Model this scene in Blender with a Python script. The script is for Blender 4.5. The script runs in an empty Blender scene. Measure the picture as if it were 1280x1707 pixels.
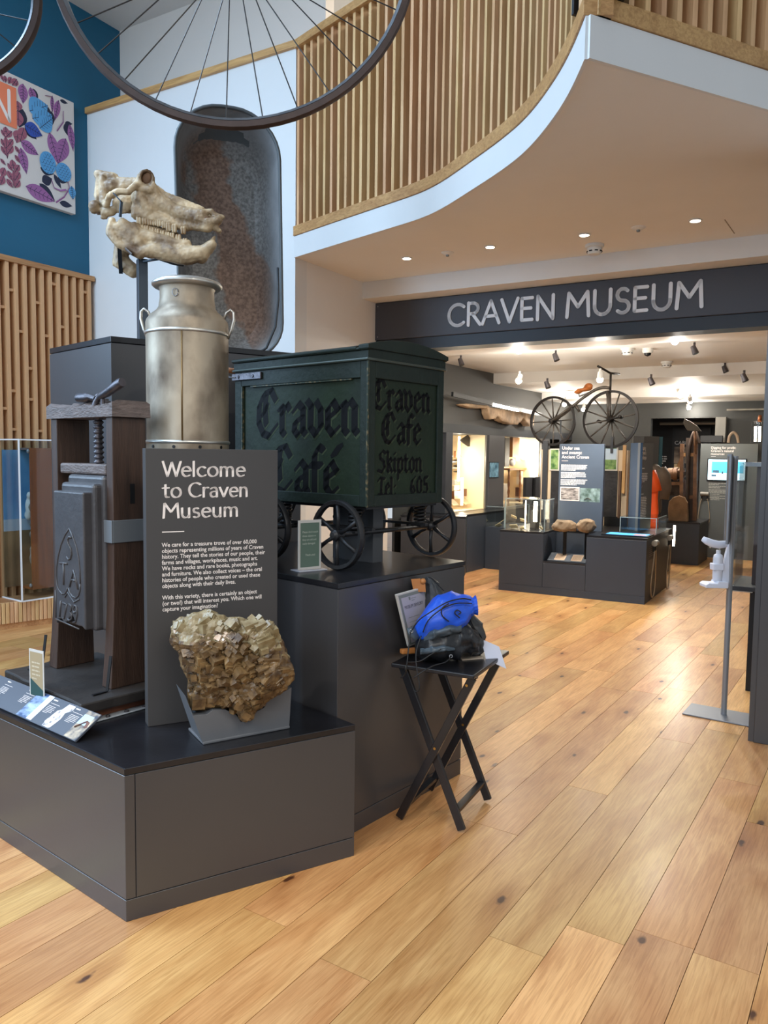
import bpy, math, random
from mathutils import Vector, Matrix, noise
random.seed(7)
SC = bpy.context.scene
COL = SC.collection
R = math.radians

# ------------------------------------------------------------------ camera
CAM_H, PITCH, ROLL, FPX = 1.55, R(4.25), R(0.72), 1290.0
cF = Vector((0, math.cos(PITCH), -math.sin(PITCH)))
cR0 = Vector((1, 0, 0)); cU0 = Vector((0, math.sin(PITCH), math.cos(PITCH)))
cR = cR0 * math.cos(ROLL) + cU0 * math.sin(ROLL)
cU = cU0 * math.cos(ROLL) - cR0 * math.sin(ROLL)
cam = bpy.data.cameras.new('camera')
cam.sensor_fit = 'HORIZONTAL'; cam.sensor_width = 36.0; cam.lens = 36.0 * FPX / 1280.0
cam.clip_start = 0.05; cam.clip_end = 100
camo = bpy.data.objects.new('camera', cam); COL.objects.link(camo)
camo.matrix_world = Matrix(((cR.x, cU.x, -cF.x, 0), (cR.y, cU.y, -cF.y, 0), (cR.z, cU.z, -cF.z, CAM_H), (0, 0, 0, 1)))
SC.camera = camo

# ------------------------------------------------------------------ room axes (u = along the entrance wall, n = into the museum)
AZ = R(30.5)
NN = Vector((math.sin(AZ), math.cos(AZ), 0)); RR = Vector((NN.y, -NN.x, 0))
RZ_ROOM = math.atan2(RR.y, RR.x)
def UN(u, n, z=0.0): return RR * u + NN * n + Vector((0, 0, z))

# ------------------------------------------------------------------ world, lamps, exposure
w = bpy.data.worlds.new('world'); SC.world = w; w.use_nodes = True
w.node_tree.nodes['Background'].inputs[0].default_value = (0.86, 0.93, 1.0, 1)
w.node_tree.nodes['Background'].inputs[1].default_value = 0.42
SC.view_settings.view_transform = 'Standard'; SC.view_settings.look = 'None'
SC.view_settings.gamma = 1.0; SC.view_settings.use_curve_mapping = False
SC.view_settings.exposure = 0.75
SC.cycles.use_denoising = True
SC.cycles.max_bounces = 8; SC.cycles.transparent_max_bounces = 16
SC.cycles.sample_clamp_indirect = 4.0

def area(name, loc, target, power, sx, sy, col):
    l = bpy.data.lights.new(name, 'AREA'); l.shape = 'RECTANGLE'; l.size = sx; l.size_y = sy; l.energy = power; l.color = col
    o = bpy.data.objects.new(name, l); COL.objects.link(o); o.location = loc
    o.rotation_euler = (Vector(target) - Vector(loc)).to_track_quat('-Z', 'Y').to_euler(); return o
def spot(name, loc, target, power, ang, col, blend=0.5, rad=0.03):
    l = bpy.data.lights.new(name, 'SPOT'); l.energy = power; l.spot_size = R(ang); l.spot_blend = blend; l.color = col; l.shadow_soft_size = rad
    o = bpy.data.objects.new(name, l); COL.objects.link(o); o.location = loc
    o.rotation_euler = (Vector(target) - Vector(loc)).to_track_quat('-Z', 'Y').to_euler(); return o
WARM = (1.0, 0.93, 0.82); WARM2 = (1.0, 0.94, 0.84); COOL = (0.54, 0.75, 1.0)
# roof light over the void (daylight), gallery spots over the void, added fills, spots in the museum
area('roof_light', UN(-4.6, 1.6, 5.70), UN(-4.6, 2.2, 0), 225, 2.6, 3.6, COOL)
area('hall_daylight', (-4.2, -3.0, 3.6), (-1.0, 4.0, 1.2), 90, 3.0, 2.2, COOL)
area('hall_window', UN(-6.2, -0.2, 3.1), UN(0, 0.6, 2.2), 150, 3.4, 2.4, COOL)
area('upstairs_fill', UN(-2.0, 7.2, 5.55), UN(-2.6, 7.3, 3.4), 75, 2.0, 1.2, WARM)  # added warm fill for the upper walls and ceiling, no fixture
area('hall_lamps', (0.9, 0.2, 3.12), (0.9, 0.25, 0), 38, 1.6, 1.2, WARM)
area('hall_lamps_far', (-1.6, -0.6, 3.12), (-1.6, -0.5, 0), 34, 1.4, 1.2, WARM)
spot('skull_spot', (-0.6, 1.2, 4.9), (-1.15, 4.05, 2.7), 75, 22, WARM2)
spot('rock_spot', (-1.9, 0.5, 4.6), (-0.5, 2.75, 0.8), 90, 20, WARM2)
spot('plinth_fill', (-3.4, 0.2, 4.6), (-1.3, 2.75, 0.2), 190, 32, WARM, .8, .06)  # added fill that brightens the left face of the low plinth
spot('can_spot', (0.5, 0.8, 4.4), (-0.85, 3.4, 2.0), 60, 20, WARM2)

# ------------------------------------------------------------------ helpers
def W(px, py, Y):
    "point in the world at distance Y in front of the camera seen at photo position (px, py)"
    d = cF + cR * ((px - 640) / FPX) + cU * ((853.5 - py) / FPX)
    return Vector((0, 0, CAM_H)) + d * (Y / d.y)
def G(px, py, z=0.0):
    d = cF + cR * ((px - 640) / FPX) + cU * ((853.5 - py) / FPX)
    return Vector((0, 0, CAM_H)) + d * ((z - CAM_H) / d.z)
def PLN(px, py, P, nrm):
    d = cF + cR * ((px - 640) / FPX) + cU * ((853.5 - py) / FPX); C0 = Vector((0, 0, CAM_H))
    return C0 + d * ((P - C0).dot(nrm) / d.dot(nrm))

class Fr:
    "a frame: origin + rotation about z (x = along the front to the right, y = away from the viewer, z = up)"
    def __init__(s, o, rz=0.0, M3=None):
        s.o = Vector(o); s.rz = rz
        s.m = M3 if M3 is not None else Matrix.Rotation(rz, 3, 'Z')
    def __call__(s, x, y=0.0, z=0.0): return s.o + s.m @ Vector((x, y, z))
def frame_axes(o, X, Y):
    X = Vector(X).normalized(); Z = X.cross(Vector(Y)).normalized(); Y = Z.cross(X)
    return Fr(o, 0, Matrix((X, Y, Z)).transposed())
def azd(a): return Vector((math.sin(R(a)), math.cos(R(a)), 0))

WORLD = Fr((0, 0, 0))
MATS = {}
def lin(c):
    return tuple(((v / 255) / 12.92 if v / 255 <= 0.04045 else ((v / 255 + 0.055) / 1.055) ** 2.4) for v in c[:3]) + (1.0,)
def mat(name, col, rough=0.5, metal=0.0, var=0.0, scale=8.0, bump=0.0, bscale=None, col2=None, coat=0.0, spec=0.5, stretch=None, detail=6.0, sharp=None, objrand=0.0):
    if name in MATS: return MATS[name]
    m = bpy.data.materials.new(name); m.use_nodes = True; nt = m.node_tree; N = nt.nodes; L = nt.links
    b = N['Principled BSDF']; b.inputs['Roughness'].default_value = rough; b.inputs['Metallic'].default_value = metal
    b.inputs['Coat Weight'].default_value = coat; b.inputs['Specular IOR Level'].default_value = spec
    c = lin(col); b.inputs['Base Color'].default_value = c
    src = None
    if var or bump or col2:
        g = N.new('ShaderNodeNewGeometry'); mp = N.new('ShaderNodeMapping')
        L.new(g.outputs['Position'], mp.inputs['Vector'])
        if stretch: mp.inputs['Scale'].default_value = stretch
        src = mp.outputs['Vector']
    if var or col2:
        n = N.new('ShaderNodeTexNoise'); n.inputs['Scale'].default_value = scale; n.inputs['Detail'].default_value = detail
        L.new(src, n.inputs['Vector'])
        r = N.new('ShaderNodeValToRGB')
        lo, hi = (0.3, 0.7) if sharp is None else sharp
        r.color_ramp.elements[0].position = lo; r.color_ramp.elements[1].position = hi
        a = lin(col2) if col2 else tuple(v * (1 - var) for v in c[:3]) + (1,)
        r.color_ramp.elements[0].color = a
        r.color_ramp.elements[1].color = c if col2 else tuple(min(1, v * (1 + var)) for v in c[:3]) + (1,)
        L.new(n.outputs['Fac'], r.inputs['Fac']); out = r.outputs['Color']
        if objrand:
            oi = N.new('ShaderNodeObjectInfo'); mr = N.new('ShaderNodeMapRange')
            mr.inputs['To Min'].default_value = 1 - objrand; mr.inputs['To Max'].default_value = 1 + objrand
            L.new(oi.outputs['Random'], mr.inputs['Value'])
            mx = N.new('ShaderNodeVectorMath'); mx.operation = 'SCALE'
            L.new(out, mx.inputs[0]); L.new(mr.outputs['Result'], mx.inputs['Scale']); out = mx.outputs['Vector']
        L.new(out, b.inputs['Base Color'])
    if bump:
        n2 = N.new('ShaderNodeTexNoise'); n2.inputs['Scale'].default_value = bscale or scale * 3; n2.inputs['Detail'].default_value = 5
        L.new(src, n2.inputs['Vector'])
        bp = N.new('ShaderNodeBump'); bp.inputs['Strength'].default_value = bump; bp.inputs['Distance'].default_value = 0.01
        L.new(n2.outputs['Fac'], bp.inputs['Height']); L.new(bp.outputs['Normal'], b.inputs['Normal'])
    MATS[name] = m; return m
def emit(name, col, strength):
    if name in MATS: return MATS[name]
    m = bpy.data.materials.new(name); m.use_nodes = True; b = m.node_tree.nodes['Principled BSDF']
    b.inputs['Base Color'].default_value = lin(col); b.inputs['Emission Color'].default_value = lin(col); b.inputs['Emission Strength'].default_value = strength
    b.inputs['Roughness'].default_value = 0.4
    MATS[name] = m; return m
def glass(name, tint=(250, 252, 252), refl=0.9):
    if name in MATS: return MATS[name]
    m = bpy.data.materials.new(name); m.use_nodes = True; nt = m.node_tree; N = nt.nodes; L = nt.links
    for x in list(N): N.remove(x)
    o = N.new('ShaderNodeOutputMaterial'); t = N.new('ShaderNodeBsdfTransparent'); g = N.new('ShaderNodeBsdfGlossy')
    t.inputs[0].default_value = lin(tint); g.inputs['Roughness'].default_value = 0.03; g.inputs[0].default_value = (refl, refl, refl, 1)
    f = N.new('ShaderNodeFresnel'); mx = N.new('ShaderNodeMixShader')
    ge = N.new('ShaderNodeNewGeometry'); mr = N.new('ShaderNodeMapRange'); mr.inputs['To Min'].default_value = 1.45; mr.inputs['To Max'].default_value = 1 / 1.45
    L.new(ge.outputs['Backfacing'], mr.inputs['Value']); L.new(mr.outputs[0], f.inputs[0])
    L.new(f.outputs[0], mx.inputs[0]); L.new(t.outputs[0], mx.inputs[1]); L.new(g.outputs[0], mx.inputs[2]); L.new(mx.outputs[0], o.inputs[0])
    MATS[name] = m; return m

ROOT = {}
def hull2(pts):
    pts = sorted(set((round(p[0], 6), round(p[1], 6)) for p in pts))
    if len(pts) < 3: return pts
    def half(ps):
        h = []
        for p in ps:
            while len(h) >= 2 and (h[-1][0] - h[-2][0]) * (p[1] - h[-2][1]) - (h[-1][1] - h[-2][1]) * (p[0] - h[-2][0]) <= 0: h.pop()
            h.append(p)
        return h
    a = half(pts); b = half(pts[::-1]); return a[:-1] + b[:-1]

class M:
    def __init__(s, fr=WORLD): s.v = []; s.f = []; s.mi = []; s.fr = fr; s.cur = 0
    def add(s, vs, fs, fr=None):
        fr = fr or s.fr; b = len(s.v); s.v += [fr(*p) for p in vs]
        s.f += [tuple(b + i for i in q) for q in fs]; s.mi += [s.cur] * len(fs); return s
    def box(s, x0, x1, y0, y1, z0, z1, fr=None):
        return s.add([(x0, y0, z0), (x1, y0, z0), (x1, y1, z0), (x0, y1, z0), (x0, y0, z1), (x1, y0, z1), (x1, y1, z1), (x0, y1, z1)],
                     [(3, 2, 1, 0), (4, 5, 6, 7), (0, 1, 5, 4), (1, 2, 6, 5), (2, 3, 7, 6), (3, 0, 4, 7)], fr)
    def prism(s, poly, z0, z1, fr=None):
        n = len(poly); a = sum(poly[i][0] * poly[(i + 1) % n][1] - poly[(i + 1) % n][0] * poly[i][1] for i in range(n))
        if a < 0: poly = poly[::-1]
        return s.add([(p[0], p[1], z0) for p in poly] + [(p[0], p[1], z1) for p in poly],
                     [tuple(range(n))[::-1], tuple(range(n, 2 * n))] + [(i, (i + 1) % n, n + (i + 1) % n, n + i) for i in range(n)], fr)
    def slab(s, poly, y0, y1, fr=None):
        "polygon in x-z (front view) extruded along y"
        fr = fr or s.fr
        f2 = Fr(fr.o, 0, fr.m @ Matrix(((1, 0, 0), (0, 0, -1), (0, 1, 0))))
        return s.prism(poly, -y1, -y0, f2)
    def quad(s, a, b, c, d, fr=None): return s.add([a, b, c, d], [(0, 1, 2, 3)], fr)
    def tube(s, pts, r, seg=8, closed=False, fr=None, cap=True, flat=1.0):
        fr = fr or s.fr; P = [fr(*p) for p in pts]; n = len(P); rs = r if isinstance(r, (list, tuple)) else [r] * n
        ring = []; up = None
        for i in range(n):
            a = P[(i - 1) % n] if (closed or i > 0) else P[i]; b = P[(i + 1) % n] if (closed or i < n - 1) else P[i]
            t = (b - a).normalized() if (b - a).length > 1e-9 else Vector((0, 0, 1))
            if up is None: up = Vector((0, 0, 1)) if abs(t.z) < 0.9 else Vector((1, 0, 0))
            x = t.cross(up)
            if x.length < 1e-6: x = t.orthogonal()
            x.normalize(); y = x.cross(t).normalized(); up = y
            ring.append([P[i] + (x * math.cos(k * 2 * math.pi / seg) + y * math.sin(k * 2 * math.pi / seg) * flat) * rs[i] for k in range(seg)])
        b0 = len(s.v)
        for q in ring: s.v += q
        m = n if closed else n - 1
        for i in range(m):
            for k in range(seg):
                a0 = b0 + i * seg; a1 = b0 + ((i + 1) % n) * seg
                s.f.append((a0 + k, a0 + (k + 1) % seg, a1 + (k + 1) % seg, a1 + k)); s.mi.append(s.cur)
        if cap and not closed:
            s.f.append(tuple(b0 + k for k in range(seg))[::-1]); s.f.append(tuple(b0 + (n - 1) * seg + k for k in range(seg))); s.mi += [s.cur] * 2
        return s
    def bar(s, a, b, wx, wy, fr=None, upv=(0, 0, 1)):
        "rectangular bar from a to b"
        fr = fr or s.fr; A = fr(*a); B = fr(*b); t = (B - A).normalized(); u = fr.m @ Vector(upv); x = t.cross(u)
        if x.length < 1e-5: x = t.orthogonal()
        x.normalize(); y = x.cross(t); b0 = len(s.v)
        for P in (A, B):
            for sx, sy in ((-1, -1), (1, -1), (1, 1), (-1, 1)): s.v.append(P + x * (wx / 2 * sx) + y * (wy / 2 * sy))
        s.f += [tuple(b0 + i for i in q) for q in ((0, 1, 2, 3), (7, 6, 5, 4), (0, 4, 5, 1), (1, 5, 6, 2), (2, 6, 7, 3), (3, 7, 4, 0))]; s.mi += [s.cur] * 6; return s
    def lathe(s, prof, seg=32, fr=None, cx=0, cy=0, cz=0, axis='z'):
        vs = []; fs = []
        for (r, z) in prof:
            for k in range(seg):
                a = 2 * math.pi * k / seg; c, d = r * math.cos(a), r * math.sin(a)
                vs.append((cx + c, cy + d, cz + z) if axis == 'z' else ((cx + c, cy + z, cz + d) if axis == 'y' else (cx + z, cy + c, cz + d)))
        flip = axis == 'y'
        for i in range(len(prof) - 1):
            for k in range(seg):
                q = (i * seg + k, i * seg + (k + 1) % seg, (i + 1) * seg + (k + 1) % seg, (i + 1) * seg + k)
                fs.append(q[::-1] if flip else q)
        for i, rev in ((0, True), (len(prof) - 1, False)):
            if prof[i][0] > 1e-6 and prof[0] != prof[-1]:
                q = tuple(i * seg + k for k in range(seg)); fs.append(q[::-1] if rev != flip else q)
        return s.add(vs, fs, fr)
    def ell(s, c, r, seg=16, fr=None, rot=None):
        vs = []; fs = []; rows = seg // 2
        for i in range(rows + 1):
            t = math.pi * i / rows
            for k in range(seg):
                a = 2 * math.pi * k / seg; p = Vector((r[0] * math.sin(t) * math.cos(a), r[1] * math.sin(t) * math.sin(a), r[2] * math.cos(t)))
                if rot: p = rot @ p
                vs.append(tuple(Vector(c) + p))
        for i in range(rows):
            for k in range(seg): fs.append((i * seg + k, (i + 1) * seg + k, (i + 1) * seg + (k + 1) % seg, i * seg + (k + 1) % seg))
        return s.add(vs, fs, fr)
    def loft(s, rings, fr=None, closed=True, cap=True):
        n = len(rings[0]); vs = [p for q in rings for p in q]; fs = []
        for i in range(len(rings) - 1):
            for k in range(n if closed else n - 1): fs.append((i * n + k, i * n + (k + 1) % n, (i + 1) * n + (k + 1) % n, (i + 1) * n + k))
        if cap: fs.append(tuple(range(n))[::-1]); fs.append(tuple((len(rings) - 1) * n + k for k in range(n)))
        return s.add(vs, fs, fr)
    def build(s, name, mats, parent=None, loc=None, smooth=False, bevel=0.0, bseg=2, seps=None):
        if not isinstance(mats, (list, tuple)): mats = [mats]
        if parent is not None:
            top = parent
            while top.parent: top = top.parent
            root = ROOT.get(top.name, Matrix.Identity(4)); o_m = None
        else:
            if loc is None:
                n = max(1, len(s.v)); loc = Vector((sum(v.x for v in s.v) / n, sum(v.y for v in s.v) / n, min(v.z for v in s.v)))
            root = Matrix.Translation(loc)
        inv = root.inverted()
        me = bpy.data.meshes.new(name); me.from_pydata([tuple(inv @ v) for v in s.v], [], s.f); 
        for m in mats: me.materials.append(m)
        if len(mats) > 1: me.polygons.foreach_set('material_index', s.mi)
        if smooth:
            me.polygons.foreach_set('use_smooth', [True] * len(me.polygons))
            if smooth is not True: me.set_sharp_from_angle(angle=R(smooth))
        me.update()
        o = bpy.data.objects.new(name, me); COL.objects.link(o)
        if parent is not None: o.parent = parent
        else: o.matrix_world = root; ROOT[o.name] = root
        if bevel:
            bm = o.modifiers.new('edge', 'BEVEL'); bm.width = bevel; bm.segments = bseg; bm.limit_method = 'ANGLE'; bm.angle_limit = R(40)
        return o
def tag(o, label, cat, group=None, kind=None):
    o['label'] = label; o['category'] = cat
    if group: o['group'] = group
    if kind: o['kind'] = kind
    return o
def thing(name, label, cat, loc, rz=0.0, group=None):
    o = bpy.data.objects.new(name, None); COL.objects.link(o); o.empty_display_size = 0.1
    mt = Matrix.Translation(Vector(loc)) @ Matrix.Rotation(rz, 4, 'Z'); o.matrix_world = mt; ROOT[o.name] = mt
    return tag(o, label, cat, group)
def struct(o, label, cat='structure'):
    o['kind'] = 'structure'; o['label'] = label; o['category'] = cat; return o
def remesh(m, name, mats, parent, voxel, smooth_it=4, disp=None, loc=None, flat=False):
    tmp = m.build('tmp_shape', mats, parent, loc)
    md = tmp.modifiers.new('r', 'REMESH'); md.mode = 'VOXEL'; md.voxel_size = voxel
    if smooth_it:
        sm = tmp.modifiers.new('s', 'SMOOTH'); sm.iterations = smooth_it; sm.factor = 0.5
    bpy.context.view_layer.update()
    dg = bpy.context.evaluated_depsgraph_get(); me = bpy.data.meshes.new_from_object(tmp.evaluated_get(dg)); me.name = name
    if disp:
        nr = [v.normal.copy() for v in me.vertices]
        for v, q in zip(me.vertices, nr): v.co += q * disp(v.co)
    me.materials.clear()
    for q in (mats if isinstance(mats, (list, tuple)) else [mats]): me.materials.append(q)
    if not flat: me.polygons.foreach_set('use_smooth', [True] * len(me.polygons))
    old = tmp.data; tmp.modifiers.clear(); tmp.data = me; bpy.data.meshes.remove(old)
    n0 = tmp.name; tmp.name = name
    if n0 in ROOT: ROOT[tmp.name] = ROOT.pop(n0)
    return tmp
def dup(o, parent, mw):
    "copy of a part sharing its mesh, placed in the world"
    c = o.copy(); COL.objects.link(c); c.parent = parent
    if parent is not None:
        top = parent
        while top.parent: top = top.parent
        c.matrix_parent_inverse = Matrix.Identity(4); c.matrix_basis = ROOT[top.name].inverted() @ mw
    else:
        c.matrix_basis = mw; ROOT[c.name] = mw
    return c

# ------------------------------------------------------------------ lettering
def arc(cx, cy, rx, ry, a0, a1, n=12): return [(cx + rx * math.cos(R(a0 + (a1 - a0) * i / n)), cy + ry * math.sin(R(a0 + (a1 - a0) * i / n))) for i in range(n + 1)]
X = 0.66
ROMAN = {
 'C': ([arc(.47, .5, .43, .48, 48, 312, 18)], .82),
 'R': ([[(.07, 0), (.07, 1)], [(.07, .98), (.25, .98)] + arc(.27, .74, .25, .24, 90, -90) + [(.07, .5)], [(.26, .5), (.62, 0)]], .64),
 'A': ([[(0, 0), (.38, 1), (.76, 0)], [(.14, .33), (.62, .33)]], .78),
 'V': ([[(0, 1), (.36, 0), (.72, 1)]], .74),
 'E': ([[(.52, .97), (.07, .97), (.07, .03), (.52, .03)], [(.07, .53), (.46, .53)]], .6),
 'N': ([[(.07, 0), (.07, 1), (.72, 0), (.72, 1)]], .82),
 'M': ([[(.04, 0), (.1, 1), (.48, .4), (.86, 1), (.92, 0)]], .99),
 'U': ([[(.07, 1), (.07, .36)] + arc(.38, .36, .31, .36, 180, 360) + [(.69, 1)]], .8),
 'S': ([arc(.28, .74, .22, .24, 40, 270, 12) + arc(.28, .25, .24, .25, 90, -140, 12)], .58),
 'W': ([[(0, 1), (.27, 0), (.53, .95), (.79, 0), (1.06, 1)]], 1.02),
 'D': ([[(.07, 0), (.07, 1), (.25, 1)] + arc(.25, .5, .45, .5, 90, -90, 14) + [(.07, 0)]], .78),
 'T': ([[(0, .97), (.62, .97)], [(.31, .97), (.31, 0)]], .66),
 'a': ([arc(.25, X - .2, .2, .2, 150, 0) + [(.45, 0)], [(.45, .4)] + arc(.24, .19, .2, .19, 80, 320)], .57),
 'c': ([arc(.31, .33, .28, .33, 48, 315, 14)], .56),
 'd': ([arc(.3, .33, .26, .33, 40, 320, 14), [(.54, 1.02), (.54, 0)]], .66),
 'e': ([[(.06, .36), (.56, .36)] + arc(.31, .33, .26, .33, 8, 312, 16)], .6),
 'f': ([[(.14, 0), (.14, .8)] + arc(.3, .84, .16, .16, 180, 60, 6), [(0, X - .02), (.34, X - .02)]], .36),
 'g': ([arc(.3, .33, .26, .33, 40, 320, 14), [(.54, X), (.54, -.1)] + arc(.3, -.1, .24, .2, 0, -150, 10)], .66),
 'h': ([[(.07, 0), (.07, 1.02)], [(.07, .42)] + arc(.28, X - .22, .21, .22, 160, 0, 8) + [(.49, 0)]], .6),
 'i': ([[(.07, 0), (.07, X)], [(.07, .88), (.07, .94)]], .2),
 'k': ([[(.07, 0), (.07, 1.02)], [(.5, X), (.1, .33), (.54, 0)]], .56),
 'l': ([[(.07, 0), (.07, 1.02)]], .2),
 'm': ([[(.07, 0), (.07, X)], [(.07, .42)] + arc(.26, X - .2, .19, .2, 160, 0, 8) + [(.45, 0)], [(.45, .42)] + arc(.64, X - .2, .19, .2, 160, 0, 8) + [(.83, 0)]], .96),
 'n': ([[(.07, 0), (.07, X)], [(.07, .42)] + arc(.28, X - .22, .21, .22, 160, 0, 8) + [(.49, 0)]], .62),
 'o': ([arc(.33, .33, .29, .33, 0, 360, 22)], .68),
 'p': ([[(.07, -.3), (.07, X)], arc(.31, .33, .26, .33, 140, -140, 14)], .66),
 'r': ([[(.07, 0), (.07, X)], [(.07, .42)] + arc(.27, X - .2, .19, .2, 160, 60, 6)], .4),
 's': ([arc(.22, .49, .16, .16, 40, 270, 10) + arc(.22, .165, .18, .165, 90, -140, 10)], .46),
 't': ([[(.16, .86), (.16, .15)] + arc(.3, .15, .14, .14, 180, 290, 6), [(0, X - .02), (.36, X - .02)]], .42),
 'u': ([[(.07, X), (.07, .24)] + arc(.28, .24, .21, .24, 180, 340, 8), [(.49, X), (.49, 0)]], .62),
 'v': ([[(0, X), (.26, 0), (.52, X)]], .55),
 'w': ([[(0, X), (.2, 0), (.4, X), (.6, 0), (.8, X)]], .84),
 ':': ([[(.08, .05), (.08, .1)], [(.08, .5), (.08, .55)]], .24),
 "'": ([[(.08, 1), (.06, .8)]], .2),
 '1': ([[(0, .82), (.2, 1), (.2, 0)]], .42), '7': ([[(0, .9), (.45, 1), (.2, 0)]], .52),
 '3': ([arc(.2, .74, .2, .24, 140, -90, 10) + arc(.2, .25, .24, .25, 90, -140, 10)], .56), '9': ([arc(.24, .7, .22, .28, 0, 360, 14), [(.46, .7), (.44, .3), (.2, 0)]], .56),
}
BLACK = {  # pen strokes for a broad nib held at 40 degrees
 'C': ([[(.98, 1.16), (.74, 1.46), (.34, 1.36), (.08, 1.0), (.06, .45), (.3, .1), (.6, .02), (1.0, .34)], [(.46, 1.28), (.4, .9), (.46, .4)], [(.5, 1.0), (.3, .72)]], 1.16),
 'r': ([[(-.06, .86), (.08, .92), (.08, .15), (.2, .05)], [(.1, .72), (.34, .98), (.46, .84)]], .56),
 'a': ([[(.06, .78), (.3, .99), (.52, .82), (.52, .16), (.64, .06)], [(.5, .58), (.12, .42), (.08, .18), (.24, .03), (.5, .22)]], .74),
 'v': ([[(-.08, 1.05), (.1, .88), (.08, .25), (.32, .02), (.58, .3), (.56, .78), (.36, 1.02)]], .76),
 'e': ([[(.1, .52), (.54, .74), (.32, .99), (.07, .78), (.07, .24), (.28, .03), (.54, .2)]], .68),
 'n': ([[(-.06, .86), (.08, .92), (.08, .15), (.2, .05)], [(.1, .74), (.36, .98), (.54, .8), (.54, .15), (.66, .05)]], .78),
 'f': ([[(.12, -.02), (.12, 1.2), (.32, 1.46), (.52, 1.36)], [(-.08, .9), (.42, .9)]], .52),
 'S': ([[(.80, 1.28), (.52, 1.44), (.22, 1.24), (.26, .96), (.62, .72), (.72, .40), (.44, .04), (.0, .16)]], .9),
 'k': ([[(-.04, 1.42), (.08, 1.36), (.08, .15), (.2, .05)], [(.1, .66), (.36, .98), (.5, .8), (.24, .56), (.46, .16), (.58, .06)]], .68),
 'i': ([[(-.06, .86), (.08, .92), (.08, .15), (.2, .05)], [(.04, 1.26), (.12, 1.3)]], .34),
 'p': ([[(-.06, .86), (.08, .92), (.08, -.45)], [(.1, .72), (.36, .98), (.54, .8), (.54, .22), (.32, .03), (.1, .2)]], .72),
 't': ([[(.1, 1.2), (.1, .2), (.26, .04), (.4, .14)], [(-.08, .9), (.36, .9)]], .48),
 'o': ([[(.3, .99), (.07, .78), (.07, .24), (.3, .02), (.54, .24), (.54, .78), (.3, .99)]], .7),
 'T': ([[(-.06, 1.2), (.2, 1.4), (.84, 1.34)], [(.42, 1.36), (.38, .5), (.2, .04), (-.04, .2)], [(.38, .3), (.62, .06), (.8, .2)]], .9),
 'l': ([[(-.04, 1.42), (.08, 1.36), (.08, .18), (.24, .05)]], .38),
 '6': ([[(.54, 1.24), (.2, 1.0), (.06, .45), (.3, .02), (.54, .3), (.34, .62), (.1, .5)]], .74),
 '0': ([[(.3, 1.24), (.06, .95), (.06, .3), (.3, .02), (.56, .3), (.56, .95), (.3, 1.24)]], .74),
 '5': ([[(.54, 1.24), (.14, 1.2), (.12, .74), (.42, .72), (.54, .38), (.3, .02), (.02, .16)]], .7),
 ':': ([[(.06, .12), (.14, .18)], [(.06, .72), (.14, .78)]], .3), '.': ([[(.06, .06), (.14, .12)]], .3),
 '^': ([[(-.34, 1.2), (-.06, 1.5)]], 0.0),
}
def nib(kind, wd, ang=0.0, thin=0.0):
    if kind == 'round': return [(wd / 2 * math.cos(k * math.pi / 5), wd / 2 * math.sin(k * math.pi / 5)) for k in range(10)]
    c, s_ = math.cos(R(ang)), math.sin(R(ang))
    return [(c * a * wd / 2 - s_ * b * thin / 2, s_ * a * wd / 2 + c * b * thin / 2) for a, b in ((-1, -1), (1, -1), (1, 1), (-1, 1))]
def pen(m, table, s, size, nb, fr, x=0.0, y=0.0, track=0.08, d0=0.0006, depth=0.0, wscale=1.0, width_only=False):
    "writes s with the nib on the plane z=d0 of frame fr; depth > 0 makes raised strokes; returns the width"
    for ch in s:
        if ch == ' ': x += .36 * size * wscale; continue
        strokes, adv = table[ch]
        if not width_only:
            for st in strokes:
                for i in range(len(st) - 1):
                    pts = []
                    for (qx, qy) in (st[i], st[i + 1]):
                        for (nx, ny) in nb: pts.append(((qx * wscale + nx) * size + x, (qy + ny) * size + y))
                    h = hull2(pts)
                    if len(h) < 3: continue
                    if depth: m.prism(h, d0, d0 + depth, fr)
                    else: m.add([(p[0], p[1], d0) for p in h], [tuple(range(len(h)))], fr)
        x += (adv + (track if adv else 0)) * size * wscale
    return x
def type_mesh(s, size, fr, x=0, y=0, bold=0.0, d0=0.0006, spacing=1.0, align='LEFT', m=None, line=1.0, sx=1.0):
    cu = bpy.data.curves.new('words', 'FONT'); cu.body = s; cu.size = size; cu.offset = bold * size; cu.space_character = spacing; cu.align_x = align; cu.space_line = line
    cu.resolution_u = 2
    o = bpy.data.objects.new('words', cu); COL.objects.link(o); bpy.context.view_layer.update()
    me = bpy.data.meshes.new_from_object(o.evaluated_get(bpy.context.evaluated_depsgraph_get()))
    m = m or M(); m.add([(v.co.x * sx + x, v.co.y + y, d0) for v in me.vertices], [tuple(p.vertices) for p in me.polygons], fr)
    bpy.data.objects.remove(o); bpy.data.curves.remove(cu); bpy.data.meshes.remove(me); return m
def greek(m, fr, x, y, wd, n, pitch, h, d0=0.0006, seed=1):
    "rows of words too small in the photo to read, as short flat dashes"
    rnd = random.Random(seed)
    for i in range(n):
        cx = x; end = x + wd * (1.0 if i < n - 1 else 0.6) * rnd.uniform(.88, 1.0)
        while cx < end:
            l = min(rnd.uniform(.8, 3.4) * h * 1.4, end - cx)
            m.quad((cx, y - i * pitch, d0), (cx + l, y - i * pitch, d0), (cx + l, y - i * pitch + h, d0), (cx, y - i * pitch + h, d0), fr); cx += l + h * .45
    return m
def rect(m, fr, x0, x1, y0, y1, d0=0.0006): return m.quad((x0, y0, d0), (x1, y0, d0), (x1, y1, d0), (x0, y1, d0), fr)

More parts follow.
